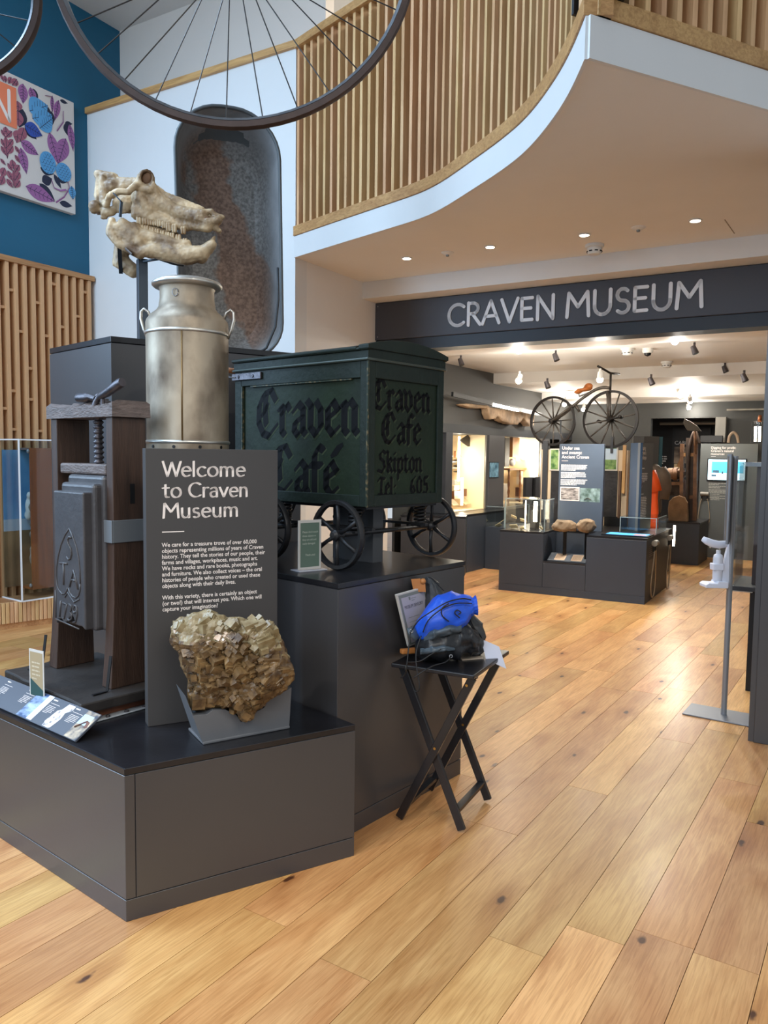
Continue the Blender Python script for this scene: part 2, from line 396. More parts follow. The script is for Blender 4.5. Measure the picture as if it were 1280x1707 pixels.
# ------------------------------------------------------------------ materials
def oak(name, c1, c2, axis, rough=0.38, grain=1.0, coat=0.0, rnd=0.22, knots=False, fine_c=.85):
    "oak: streaks stretched along a world direction, tone differing from piece to piece"
    if name in MATS: return MATS[name]
    m = bpy.data.materials.new(name); m.use_nodes = True; nt = m.node_tree; N = nt.nodes; L = nt.links; b = N['Principled BSDF']
    g = N.new('ShaderNodeNewGeometry'); oi = N.new('ShaderNodeObjectInfo')
    # rotate so that x runs along the grain
    ax = Vector(axis).normalized(); q = ax.rotation_difference(Vector((1, 0, 0))).to_euler()
    vr = N.new('ShaderNodeVectorRotate'); vr.rotation_type = 'EULER_XYZ'; vr.inputs['Rotation'].default_value = q
    L.new(g.outputs['Position'], vr.inputs['Vector'])
    off = N.new('ShaderNodeVectorMath'); off.operation = 'SCALE'; off.inputs[0].default_value = (37.0, 19.0, 11.0)
    L.new(oi.outputs['Random'], off.inputs['Scale'])
    ad = N.new('ShaderNodeVectorMath'); ad.operation = 'ADD'; L.new(vr.outputs[0], ad.inputs[0]); L.new(off.outputs[0], ad.inputs[1])
    def nz(scale, vec, detail, dist=0.0):
        mp = N.new('ShaderNodeMapping'); mp.inputs['Scale'].default_value = vec; L.new(ad.outputs[0], mp.inputs['Vector'])
        n = N.new('ShaderNodeTexNoise'); n.inputs['Scale'].default_value = scale; n.inputs['Detail'].default_value = detail; n.inputs['Distortion'].default_value = dist
        L.new(mp.outputs[0], n.inputs['Vector']); return n.outputs['Fac']
    broad = nz(1.5, (0.9, 3.6, 3.6), 5, 1.3) if knots else nz(1.6, (0.8, 4.5, 4.5), 4, 1.4); fine = nz((22 if knots else 13) * grain, (0.3, 6, 6), 8, .8)
    def ramp(f, p0, p1, a, c):
        r = N.new('ShaderNodeValToRGB'); e = r.color_ramp.elements; e[0].position = p0; e[1].position = p1; e[0].color = a; e[1].color = c; L.new(f, r.inputs['Fac']); return r.outputs['Color']
    base = ramp(broad, .32, .68, lin(c2), lin(c1))
    fg = ramp(fine, .34, .6, (.74, .66, .56, 1), (1.05, 1.04, 1.02, 1))
    mx = N.new('ShaderNodeMix'); mx.data_type = 'RGBA'; mx.blend_type = 'MULTIPLY'; mx.inputs[0].default_value = fine_c
    L.new(base, mx.inputs[6]); L.new(fg, mx.inputs[7]); col = mx.outputs[2]
    if knots:
        mp = N.new('ShaderNodeMapping'); mp.inputs['Scale'].default_value = (1.5, 3.6, 3.6); L.new(ad.outputs[0], mp.inputs['Vector'])
        vo = N.new('ShaderNodeTexVoronoi'); vo.voronoi_dimensions = '2D'; vo.inputs['Scale'].default_value = 1.0; L.new(mp.outputs[0], vo.inputs['Vector'])
        wv = N.new('ShaderNodeTexNoise'); wv.inputs['Scale'].default_value = 22; L.new(ad.outputs[0], wv.inputs['Vector'])
        a1 = N.new('ShaderNodeMath'); a1.operation = 'MULTIPLY_ADD'; a1.inputs[1].default_value = .09; a1.inputs[2].default_value = -.045; L.new(wv.outputs['Fac'], a1.inputs[0])
        a2 = N.new('ShaderNodeMath'); a2.operation = 'ADD'; L.new(vo.outputs['Distance'], a2.inputs[0]); L.new(a1.outputs[0], a2.inputs[1])
        # only some cells carry a knot
        sp = N.new('ShaderNodeSeparateColor'); L.new(vo.outputs['Color'], sp.inputs[0])
        gt = N.new('ShaderNodeMath'); gt.operation = 'GREATER_THAN'; gt.inputs[1].default_value = .62; L.new(sp.outputs[0], gt.inputs[0])
        kn = ramp(a2.outputs[0], .025, .05, (.10, .045, .018, 1), (1, 1, 1, 1))
        halo = ramp(a2.outputs[0], .03, .26, (.66, .54, .42, 1), (1, 1, 1, 1))
        for f, amt in ((kn, .93), (halo, .8)):
            k = N.new('ShaderNodeMix'); k.data_type = 'RGBA'; k.blend_type = 'MULTIPLY'
            sc = N.new('ShaderNodeMath'); sc.operation = 'MULTIPLY'; sc.inputs[1].default_value = amt; L.new(gt.outputs[0], sc.inputs[0]); L.new(sc.outputs[0], k.inputs[0])
            L.new(col, k.inputs[6]); L.new(f, k.inputs[7]); col = k.outputs[2]
    hs = N.new('ShaderNodeHueSaturation'); L.new(col, hs.inputs['Color'])
    mr = N.new('ShaderNodeMapRange'); mr.inputs['To Min'].default_value = 1 - rnd; mr.inputs['To Max'].default_value = 1 + rnd; L.new(oi.outputs['Random'], mr.inputs['Value']); L.new(mr.outputs[0], hs.inputs['Value'])
    m2 = N.new('ShaderNodeMath'); m2.operation = 'MULTIPLY'; m2.inputs[1].default_value = 7.13; L.new(oi.outputs['Random'], m2.inputs[0])
    m3 = N.new('ShaderNodeMath'); m3.operation = 'FRACT'; L.new(m2.outputs[0], m3.inputs[0])
    mh = N.new('ShaderNodeMapRange'); mh.inputs['To Min'].default_value = .488; mh.inputs['To Max'].default_value = .508; L.new(m3.outputs[0], mh.inputs['Value']); L.new(mh.outputs[0], hs.inputs['Hue'])
    L.new(hs.outputs[0], b.inputs['Base Color'])
    b.inputs['Roughness'].default_value = rough; b.inputs['Coat Weight'].default_value = coat; b.inputs['Coat Roughness'].default_value = .18
    bp = N.new('ShaderNodeBump'); bp.inputs['Strength'].default_value = .12; bp.inputs['Distance'].default_value = .003; L.new(fine, bp.inputs['Height']); L.new(bp.outputs[0], b.inputs['Normal'])
    MATS[name] = m; return m
AZB = R(33.2); BD = Vector((math.sin(AZB), math.cos(AZB), 0)); BP = Vector((BD.y, -BD.x, 0))
M_FLOOR = oak('oak_floor', (210, 167, 110), (182, 133, 80), BD, rough=.36, rnd=.18, knots=True, coat=.05, fine_c=.75)
M_SUB = mat('floor_gap', (62, 42, 26), .8)
M_OAKV = oak('oak_upright', (228, 188, 138), (208, 164, 114), (0, 0, 1), rough=.5, rnd=.08, fine_c=.4)
M_OAKH = oak('oak_rail', (206, 160, 106), (182, 134, 84), RR, rough=.45, rnd=.06)
M_TEAL = mat('teal_paint', (8, 88, 118), .55, var=.03, scale=3)
M_WHITE = mat('white_paint', (222, 222, 220), .6, var=.012, scale=4, bump=.03, bscale=60)
M_CREAM = mat('cream_paint', (233, 230, 225), .6, var=.012, scale=4)
M_GREYW = mat('pale_grey_paint', (220, 211, 201), .6)
M_SLATE = mat('slate_paint', (60, 59, 61), .34, var=.05, scale=2.5, bump=.015, bscale=80, spec=.75)
M_SLATED = mat('dark_slate_paint', (48, 50, 55), .5, var=.05, scale=3)
M_BLACKTOP = mat('black_laminate', (24, 24, 28), .3, var=.35, scale=5, bump=.05, bscale=30, coat=.15)
M_MUSEUM = mat('charcoal_wall', (58, 59, 58), .6, var=.04, scale=2)
M_LETTER = mat('letter_white', (232, 222, 216), .5)
M_LETTER2 = mat('letter_grey_white', (228, 229, 231), .45)
M_BLACK = mat('black_metal', (20, 20, 22), .4, metal=.2)
M_STEEL = mat('brushed_steel', (146, 148, 152), .38, metal=.35)
M_GLASS = glass('clear_glass'); M_ACRYL = glass('acrylic', (240, 246, 248))
M_EDGE = mat('acrylic_edge_glint', (238, 241, 244), .3)  # white colour stands in for light glinting along the acrylic edges
LAMP = emit('lamp_face', (255, 244, 226), 18)
LAMPW = emit('strip_lamp', (255, 236, 205), 16)
FR = Fr((0, 0, 0), RZ_ROOM)   # x = u, y = n

# ------------------------------------------------------------------ floor
def pxy(P):
    d = P - Vector((0, 0, CAM_H)); z = d.dot(cF)
    return (640 + FPX * d.dot(cR) / z, 853.5 - FPX * d.dot(cU) / z, z)
m = M(); m.box(-9, 9, -3.2, 19, -.08, -.0125); floor = struct(m.build('floor', M_SUB, loc=(0, 0, 0)), 'oak plank floor of the hall', 'floor')
rnd = random.Random(11); planks = []; PW = .19
for k in range(-42, 12):
    p1 = -.8255 + PW * k; s = -2.6 + rnd.uniform(-1.6, 0)
    while s < 17:
        ln = rnd.choice((1.1, 1.5, 1.85, 2.2, 2.2)) * rnd.uniform(.93, 1.05)
        cs = [BP * (p1 + a * PW) + BD * (s + b * ln) for a in (0, .5, 1) for b in (0, .25, .5, .75, 1)]
        vis = 0
        for c in cs:
            d = (c - Vector((0, 0, CAM_H))).dot(cF)
            if d > .8:
                q = pxy(c)
                if -60 < q[0] < 1340 and q[1] < 1790: vis = max(vis, 1 / d)
        if vis: planks.append((vis, p1, s, ln))
        s += ln
planks.sort(reverse=True)
pm = M(); pm.box(0, 1, 0, 1, -.012, 0); p0 = None
far = M()
for i, (v_, p1, s, ln) in enumerate(planks):
    mw = Matrix.Translation(BP * p1 + BD * s) @ Matrix((( BP.x, BD.x, 0, 0), (BP.y, BD.y, 0, 0), (0, 0, 1, 0), (0, 0, 0, 1)))
    if i < 296:
        mw = Matrix.Translation(BP * (p1 + .0011) + BD * (s + .0011)) @ Matrix(((BP.x, BD.x, 0, 0), (BP.y, BD.y, 0, 0), (0, 0, 1, 0), (0, 0, 0, 1))) @ Matrix.Diagonal((PW - .0022, ln - .0022, 1, 1))
        if p0 is None: p0 = pm.build('plank', M_FLOOR, floor); p0.matrix_basis = mw
        else: dup(p0, floor, mw)
    else:
        fp = Fr(BP * p1 + BD * s, 0, Matrix(((BP.x, BD.x, 0), (BP.y, BD.y, 0), (0, 0, 1)))); far.box(.0011, PW - .0011, .0011, ln - .0011, -.012, 0, fp)
if far.v: far.build('plank_field', M_FLOOR, floor)['kind'] = 'stuff'

# ------------------------------------------------------------------ walls, slab, ceilings
K = 1.41
U_T, N_W, U_A, N_S, N_B, Z_SOF = -6.477, 5.217, -3.95, 6.49, 6.26, 3.157
def wbox(name, mt, u0, u1, n0, n1, z0, z1, label, cat='wall', bevel=0):
    m = M(FR); m.box(u0, u1, n0, n1, z0, z1); return struct(m.build(name, mt, bevel=bevel), label, cat)
wbox('wall_left', M_TEAL, U_T - .15, U_T, -2.5, 5.626, 0, 5.77, 'tall teal painted wall of the hall')
wbox('wall_back', M_WHITE, U_T, U_A, N_W, N_W + .16, 0, 4.807, 'tall white wall behind the bathtub')
m = M(FR); m.box(U_T, U_A + .02, N_W - .03, N_W + .2, 4.807, 4.863); struct(m.build('trim_1', M_OAKH, bevel=.004), 'oak capping along the top of the white wall', 'trim')
wbox('wall_upper', M_GREYW, U_T - .15, U_A, 5.626, 5.75, 3.2, 5.77, 'pale grey upstairs wall above the oak capping')
wbox('wall_upper_far', M_GREYW, U_A, 4.5, 9.0, 9.15, 3.32, 5.77, 'pale grey upstairs wall behind the balcony')
wbox('ceiling', M_WHITE, U_T - .15, 4.5, -2.5, 9.2, 5.77, 5.9, 'white ceiling high over the hall', 'ceiling')
wbox('wall_alcove', M_CREAM, U_A - .16, U_A, N_W + .16, 6.78, 0, Z_SOF, 'cream side wall of the entrance alcove')
# balcony slab with its curved front
ctrl = [(489, 427), (569, 405), (646, 381.5), (720, 357), (790, 315), (850, 275), (890, 240), (930, 190), (957, 145), (979, 97)]
cp = [G(x, y, Z_SOF) for x, y in ctrl]; cp[0] = UN(U_A, N_W - .002, Z_SOF)
def crom(P, n=8):
    out = []
    for i in range(len(P) - 1):
        a = P[max(i - 1, 0)]; b = P[i]; c = P[i + 1]; d = P[min(i + 2, len(P) - 1)]
        for k in range(n):
            t = k / n; out.append(.5 * ((2 * b) + (c - a) * t + (2 * a - 5 * b + 4 * c - d) * t * t + (3 * b - a - 3 * c + d) * t ** 3))
    return out + [P[-1]]
curve = crom(cp)
for _ in range(6): curve = [curve[0]] + [(curve[i - 1] + curve[i] * 2 + curve[i + 1]) / 4 for i in range(1, len(curve) - 1)] + [curve[-1]]
pr = G(1280, 184, Z_SOF); dr = (pr - cp[-1]); dr.z = 0; dr.normalize(); end_r = cp[-1] + dr * 3.2
poly = [(p.x, p.y) for p in curve] + [(end_r.x, end_r.y)] + [tuple(UN(4.0, 9.0).xy), tuple(UN(U_A, 9.0).xy)]
m = M(); m.prism(poly, Z_SOF, Z_SOF + .165); struct(m.build('ceiling_balcony', M_CREAM), 'cream balcony slab with curved white edge', 'ceiling')
def offset_path(P, d):
    out = []
    for i in range(len(P)):
        t = (P[min(i + 1, len(P) - 1)] - P[max(i - 1, 0)]); t.z = 0; t.normalize(); out.append(P[i] + Vector((t.y, -t.x, 0)) * d)
    return out
def ribbon(m, P, d0, d1, z0, z1):
    A = offset_path(P, d0); B = offset_path(P, d1); n = len(P)
    vs = [(p.x, p.y, z) for p in A for z in (z0, z1)] + [(p.x, p.y, z) for p in B for z in (z0, z1)]; o = 2 * n; fs = []
    for i in range(n - 1):
        a = 2 * i; fs += [(a, a + 2, a + 3, a + 1), (o + a, o + a + 1, o + a + 3, o + a + 2), (a + 1, a + 3, o + a + 3, o + a + 1), (a, o + a, o + a + 2, a + 2)]
    fs += [(0, 1, o + 1, o), (2 * n - 2, o + 2 * n - 2, o + 2 * n - 1, 2 * n - 1)]
    m.add(vs, fs, WORLD)
# the painted edge board of the slab
m = M(); ribbon(m, curve, -.004, .012, Z_SOF - .004, Z_SOF + .165); struct(m.build('trim_2', M_WHITE), 'white curved fascia of the balcony', 'trim')
str8 = [cp[-1], cp[-1] + dr * 1.0, end_r]
m = M(); ribbon(m, str8, -.004, .012, Z_SOF - .004, Z_SOF + .165); struct(m.build('trim_3', M_WHITE), 'white straight fascia at the right of the balcony', 'trim')
ZB0, ZB1, ZT0, ZT1 = Z_SOF + .167, Z_SOF + .245, 4.80, 4.863
def length(P): return sum((P[i + 1] - P[i]).length for i in range(len(P) - 1))
def at_len(P, s):
    for i in range(len(P) - 1):
        l = (P[i + 1] - P[i]).length
        if s <= l: return P[i].lerp(P[i + 1], s / l), (P[i + 1] - P[i]).normalized()
        s -= l
    return P[-1], (P[-1] - P[-2]).normalized()
M_BALD = mat('gap_shade_dark', (20, 17, 18), .6); M_BALO = mat('gap_shade_amber', (92, 50, 16), .5, var=.1, scale=3)  # added sheets; shade between the slats is put into their colour
def balustrade(P, label, slat_w=.028, slat_d=.10):
    t = thing('oak_balustrade', label, 'balustrade', (P[0].x, P[0].y, ZB0), 0, 'balcony balustrades')
    m = M(); ribbon(m, P, .022, -.10, ZB0, ZB1); m.build('bottom_rail', M_OAKH, t, bevel=.003)
    m = M(); ribbon(m, P, .022, -.10, ZT0, ZT1); m.build('top_rail', M_OAKH, t, bevel=.003)
    m = M(); ribbon(m, P, -.135, -.15, ZB1, ZB1 + .50); m.build('gap_shade_lower', M_BALD, t)
    m = M(); ribbon(m, P, -.135, -.15, ZB1 + .50, ZT0 - .002); m.build('gap_shade_upper', M_BALO, t)
    L_ = length(P); n = int(L_ / .0885); first = None
    for i in range(n + 1):
        p, tg = at_len(P, .02 + i * (L_ - .04) / n)
        x = Vector((tg.x, tg.y, 0)).normalized(); y = Vector((-x.y, x.x, 0))
        mw = Matrix(((x.x, y.x, 0, p.x), (x.y, y.y, 0, p.y), (0, 0, 1, ZB1), (0, 0, 0, 1)))
        if first is None:
            m = M(Fr((p.x, p.y, ZB1), 0, mw.to_3x3())); m.box(-slat_w / 2, slat_w / 2, .01, .01 + slat_d, 0, ZT0 - ZB1)
            tmp = M(); tmp.box(-slat_w / 2, slat_w / 2, .01, .01 + slat_d, 0, ZT0 - ZB1)
            first = tmp.build('slat', M_OAKV, t); first.data.transform(ROOT[t.name]); first.matrix_basis = ROOT[t.name].inverted() @ mw
        else: dup(first, t, mw)
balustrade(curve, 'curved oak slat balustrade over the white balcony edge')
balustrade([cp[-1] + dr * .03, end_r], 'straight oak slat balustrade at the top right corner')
wbox('trim_4', M_CREAM, U_A, 3.5, N_B, N_S + .2, 3.005, Z_SOF, 'cream bulkhead over the museum sign', 'trim')
# sign beam
sb = thing('sign_beam', 'dark grey entrance beam carrying the museum name in white capitals', 'sign', UN(U_A, N_S, 2.55), RZ_ROOM)
m = M(FR); m.box(U_A, 3.4, N_S, N_S + .18, 2.65, 3.003); m.build('fascia_board', mat('sign_slate', (66, 67, 74), .5), sb, bevel=.006)
m = M(FR); m.box(U_A, 3.4, N_S + .02, N_S + .24, 2.545, 2.648); m.build('door_track', mat('navy_black', (22, 24, 32), .45), sb)
a0 = PLN(747, 545, UN(0, N_S), NN); a1 = PLN(1177, 512, UN(0, N_S), NN); a2 = PLN(745, 510, UN(0, N_S), NN)
uA, uB = a0.dot(RR), a1.dot(RR); cap = a2.z - a0.z
frs = Fr(UN(uA, N_S - .001, a0.z), 0, Matrix((RR, Vector((0, 0, 1)), -NN)).transposed())
w0 = pen(M(), ROMAN, 'CRAVEN MUSEUM', 1.0, nib('round', .13), frs, width_only=True, track=.09); csz = cap / .97
xx = 0.0; ws = (uB - uA) / (w0 * csz)
for ch in 'CRAVEN MUSEUM':
    if ch == ' ': xx = pen(M(), ROMAN, ch, csz, [], frs, xx, wscale=ws); continue
    m = M(); xx = pen(m, ROMAN, ch, csz, nib('round', .15), frs, xx, track=.09, wscale=ws, depth=.008); m.build('letter', M_LETTER2, sb)
m = M(FR)
for u_, z_ in ((U_A + .03, 2.97), (U_A + .03, 2.68)): m.lathe([(.006, -.004), (.006, .001)], 8, cx=u_, cy=N_S, cz=z_, axis='y')
m.build('screw_heads', M_STEEL, sb)
# museum ceiling, stepping down towards the back
wbox('ceiling_museum_1', M_CREAM, U_A - 0, 3.5, N_S + .24, 7.45, 2.60, 2.9, 'cream lowered ceiling strip behind the sign', 'ceiling')
wbox('ceiling_museum_2', M_CREAM, U_A - 3, 3.5, 7.4505, 10.64, 2.75, 2.9, 'cream museum ceiling nearest the entrance', 'ceiling')
wbox('ceiling_museum_3', M_CREAM, U_A - 3, 3.5, 10.64, 12.47, 2.60, 2.9, 'cream museum ceiling step in the middle', 'ceiling')
wbox('ceiling_museum_4', M_CREAM, U_A - 3, 3.5, 12.47, 14.0, 2.49, 2.9, 'cream museum ceiling step at the back', 'ceiling')
# back wall of the museum with its opening to the next room
o0 = PLN(1085, 700, UN(0, 13.9), NN); o1 = PLN(1212, 696, UN(0, 13.9), NN); zt = o1.z
m = M(FR); ua, ub = o0.dot(RR), o1.dot(RR)
m.box(U_A - 3, ua, 13.9, 14.05, 0, 2.9); m.box(ub, 3.5, 13.9, 14.05, 0, 2.9); m.box(ua, ub, 13.9, 14.05, zt, 2.9)
struct(m.build('wall_museum_back', M_MUSEUM), 'charcoal back wall of the museum', 'wall')
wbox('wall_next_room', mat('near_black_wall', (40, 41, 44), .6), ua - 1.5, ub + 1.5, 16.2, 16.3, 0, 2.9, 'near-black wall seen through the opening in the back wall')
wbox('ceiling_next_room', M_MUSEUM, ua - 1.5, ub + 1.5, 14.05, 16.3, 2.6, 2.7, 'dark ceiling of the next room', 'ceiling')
wbox('wall_museum_right', M_MUSEUM, 1.6, 1.7, N_S + .3, 14, 0, 2.9, 'charcoal right wall of the museum')
# right jamb of the entrance and the white wall beside it
J = G(1246, 1236); uj, nj = J.dot(RR), J.dot(NN)
wbox('trim_5', M_SLATE, uj, uj + .028, nj + .012, nj + .30, 0, Z_SOF, 'thin slate strip on the door jamb', 'trim')
wbox('trim_6', M_SLATE, uj + .028, uj + .105, nj, nj + .30, 0, Z_SOF, 'slate door jamb at the right edge', 'trim', bevel=.003)
wbox('wall_right', M_WHITE, uj + .105, 3.0, nj + .03, nj + .2, 0, Z_SOF, 'white wall at the right edge')
wbox('baseboard_right', M_WHITE, uj + .106, 3.0, nj + .005, nj + .03, 0, .11, 'white baseboard at the right edge', 'baseboard')
# downlights and detectors in the balcony soffit
def soff(px, py, z=Z_SOF): return G(px, py, z)
for i, (x, y) in enumerate(((678, 430), (817, 411), (974, 391), (1159, 367))):
    p = soff(x, y); n_ = ('leftmost', 'second from the left', 'third from the left', 'rightmost')[i]
    t = thing('downlight', n_ + ' lit downlight in the cream balcony soffit', 'ceiling light', (p.x, p.y, Z_SOF), 0, 'soffit downlights')
    m = M(Fr((p.x, p.y, Z_SOF))); m.lathe([(.045, -.001), (.045, -.006), (.034, -.008), (.034, -.002)], 24); m.build('trim_ring', M_WHITE, t, smooth=30)
    m = M(Fr((p.x, p.y, Z_SOF))); m.lathe([(.033, -.004), (.0, -.0045)], 24); m.build('lamp', LAMP, t)
    spot('downlight_beam', (p.x, p.y, Z_SOF - .02), (p.x, p.y, 0), 40, 100, WARM2, .7, .03)
M_PLASTIC = mat('white_plastic', (226, 226, 222), .4)
for i, (x, y) in enumerate(((746, 421), (1064, 379))):
    p = soff(x, y); t = thing('ceiling_sensor', ('small round sensor between the two left downlights' if i == 0 else 'small round sensor between the two right downlights'), 'sensor', (p.x, p.y, Z_SOF))
    m = M(Fr((p.x, p.y, Z_SOF))); m.lathe([(.05, 0), (.05, -.004), (.03, -.016), (.0, -.02)], 20); m.build('body', M_PLASTIC, t, smooth=40)
    m = M(Fr((p.x, p.y, Z_SOF))); m.lathe([(.014, -.018), (.012, -.03), (.0, -.032)], 12); m.build('lens', mat('sensor_lens', (120, 124, 118), .2), t, smooth=40)
def smoke_detector(p, z, label, s=1.0):
    t = thing('smoke_detector', label, 'smoke detector', (p.x, p.y, z)); f = Fr((p.x, p.y, z))
    m = M(f); m.lathe([(.07 * s, 0), (.07 * s, -.022 * s), (.058 * s, -.026 * s)], 24); m.build('base', M_PLASTIC, t, smooth=40)
    m = M(f); m.lathe([(.056 * s, -.026 * s), (.055 * s, -.05 * s), (.045 * s, -.072 * s), (.0, -.078 * s)], 24); m.build('head', M_PLASTIC, t, smooth=40)
    m = M(f)
    for k in range(8):
        a = k * math.pi / 4; m.box(-.012 * s, .012 * s, .05 * s, .058 * s, -.056 * s, -.048 * s, Fr(f.o, a))
    m.build('vents', M_BLACK, t)
smoke_detector(soff(991, 408), Z_SOF, 'white smoke detector below the third downlight of the soffit')
a = soff(1208, 366); m = M(); b_ = soff(1224, 389); m.bar((a.x, a.y, Z_SOF - .001), (b_.x, b_.y, Z_SOF - .001), .006, .002)
struct(m.build('trim_7', mat('joint_line', (150, 136, 118), .7)), 'narrow access hatch joint in the soffit', 'trim')

# ------------------------------------------------------------------ plinths
def inset(poly, d):
    n = len(poly); cx = sum(p[0] for p in poly) / n; cy = sum(p[1] for p in poly) / n; out = []
    a = sum(poly[i][0] * poly[(i + 1) % n][1] - poly[(i + 1) % n][0] * poly[i][1] for i in range(n)); sg = 1 if a > 0 else -1
    for i in range(n):
        p = Vector(poly[i]); e0 = (p - Vector(poly[i - 1])).normalized(); e1 = (Vector(poly[(i + 1) % n]) - p).normalized()
        n0 = Vector((-e0.y, e0.x)) * sg; n1 = Vector((-e1.y, e1.x)) * sg; b = (n0 + n1); b = b / max(.25, b.length_squared) * 2
        q = p + b * d; out.append((q.x, q.y))
    return out
def facefr(a, b, z=0.0, off=0.0):
    "frame on the upright face that runs from a (viewer's left) to b: x right, y up, z out of the face"
    x = Vector((b[0] - a[0], b[1] - a[1], 0)).normalized(); nrm = Vector((x.y, -x.x, 0)); o = Vector((a[0], a[1], z)) + nrm * off
    return Fr(o, 0, Matrix((x, Vector((0, 0, 1)), nrm)).transposed())
PA, PB = (-.833, 2.446), (-.099, 2.888); PC = (-1.72, 3.15)
poly_f = [PA, PB, (-.19, 2.985), (-.80, 3.575), (-1.28, 3.88), (-1.62, 3.80), PC]
fp_ = thing('low_plinth', 'low slate display plinth with black top, in front under the mineral and panel', 'plinth', (PA[0], PA[1], 0), 0, 'entrance display plinths')
m = M(); m.prism(inset(poly_f, .006), 0, .497); m.build('carcass', M_SLATED, fp_)
m = M(); m.prism(poly_f, .498, .52); m.build('black_top', M_BLACKTOP, fp_, bevel=.002)
fr_r = facefr(PA, PB, 0, 0); fr_l = facefr(PC, PA, 0, 0); lr = (Vector(PB) - Vector(PA)).length; ll = (Vector(PA) - Vector(PC)).length
for nm, f, x0, x1, z0, z1 in (('side_panel', fr_r, .0345, lr, .076, .495), ('corner_strip', fr_r, .0, .032, .076, .495), ('side_panel', fr_l, 0, ll, .076, .495), ('kick_board', fr_r, 0, lr, 0, .073), ('kick_board', fr_l, 0, ll, 0, .073)):
    m = M(f); m.box(x0, x1, z0, z1, -.006, 0); m.build(nm, M_SLATE, fp_, bevel=.0012, bseg=1)
# cart plinth
E0 = Vector((-.175, 2.985, 0)); er = azd(39.3); el = azd(-46.5)
q_ = [E0, E0 + er * .89, E0 + er * .89 + el * 1.15, E0 + el * 1.15]; poly_c = [(p.x, p.y) for p in q_]
cp_ = thing('cart_plinth', 'tall slate plinth with black top carrying the green handcart', 'plinth', (E0.x, E0.y, 0), 0, 'entrance display plinths')
m = M(); m.prism(inset(poly_c, .005), 0, 1.024); m.build('carcass', M_SLATED, cp_)
m = M(); m.prism(inset(poly_c, -.004), 1.025, 1.047); m.build('black_top', M_BLACKTOP, cp_, bevel=.002)
f1 = facefr(poly_c[0], poly_c[1]); f2 = facefr(poly_c[3], poly_c[0])
for nm, f, x1, z0, z1 in (('side_panel', f1, .89, .078, 1.022), ('kick_board', f1, .89, 0, .075), ('side_panel', f2, 1.15, .078, 1.022), ('kick_board', f2, 1.15, 0, .075)):
    m = M(f); m.box(0, x1, z0, z1, -.005, 0); m.build(nm, M_SLATE, cp_, bevel=.0012, bseg=1)
# tall back plinth
T0 = Vector((-1.387, 3.95, 0)); tl = azd(-46); tr_ = azd(56)
q_ = [T0, T0 + tr_ * 1.08, T0 + tr_ * 1.08 + azd(-28) * .62, T0 + tl * .86 + azd(28) * .62, T0 + tl * .735]; poly_t = [(p.x, p.y) for p in q_]
ZT = 2.128
tp_ = thing('tall_plinth', 'tallest slate plinth at the back, under the skull and bathtub', 'plinth', (T0.x, T0.y, 0), 0, 'entrance display plinths')
m = M(); m.prism(inset(poly_t, .006), 0, ZT - .032); m.build('carcass', M_SLATED, tp_)
m = M(); m.prism(poly_t, ZT - .03, ZT); m.build('black_top', M_BLACKTOP, tp_, bevel=.002)
for a, b in ((4, 0), (0, 1)):
    f = facefr(poly_t[a], poly_t[b]); l_ = (Vector(poly_t[b]) - Vector(poly_t[a])).length
    m = M(f); m.box(.0, l_, .078, ZT - .034, -.006, 0); m.build('side_panel', M_SLATE, tp_, bevel=.0012, bseg=1)
    m = M(f); m.box(0, l_, 0, .075, -.006, 0); m.build('kick_board', M_SLATE, tp_, bevel=.0012, bseg=1)
CAN = Vector((-.866, 3.42, 0)); ZC = 1.55
fm = Fr((CAN.x, CAN.y, 0), R(90 - 62))
mp_ = thing('can_plinth', 'narrow dark plinth hidden behind the welcome panel, under the milk churn', 'plinth', (CAN.x, CAN.y, .52), fm.rz, 'entrance display plinths')
m = M(fm); m.box(-.178, .178, -.178, .178, .5205, ZC - .02); m.build('carcass', M_SLATED, mp_); m = M(fm); m.box(-.18, .18, -.18, .18, ZC - .019, ZC); m.build('black_top', M_BLACKTOP, mp_)

# ------------------------------------------------------------------ welcome panel
P0 = Vector((-.874, 2.832, .5205)); wx = azd(63.5); wn = Vector((wx.y, -wx.x, 0))
c1 = PLN(463, 752, P0, wn); WW = (c1 - P0).dot(wx); WZ = 1.562
wf = Fr(P0, 0, Matrix((wx, Vector((0, 0, 1)), wn)).transposed())
def wl(px, py):
    d = PLN(px, py, P0, wn) - P0; return d.dot(wx), d.z
wp = thing('welcome_panel', 'tall charcoal welcome panel with large pale heading behind the amber mineral', 'sign', P0, math.atan2(wx.y, wx.x))
m = M(wf); m.box(0, WW, 0, WZ - P0.z, -.062, 0); m.build('board', mat('panel_charcoal', (62, 60, 60), .5, var=.03), wp, bevel=.0015)
m = M(wf); bx = wl(271.5, 794); tz = wl(271.5, 769)[1] - bx[1]
for s_, py in (('Welcome', 794.2), ('to Craven', 829.5), ('Museum', 863.8)):
    x, z = wl(271.5, py); tgt = {'Welcome': 411, 'to Craven': 416, 'Museum': 400}[s_]
    w1 = pen(M(), ROMAN, s_, tz, [], wf, width_only=True); ws = (wl(tgt, py)[0] - x) / w1
    pen(m, ROMAN, s_, tz, nib('flat', .15, 12, .065), wf, x, z, d0=.0008, wscale=ws)
m.build('heading', M_LETTER, wp)
m = M(wf); a = wl(270, 887); b = wl(307, 887); rect(m, wf, a[0], b[0], a[1] - .002, a[1] + .002, .0008); m.build('rule', M_LETTER, wp)
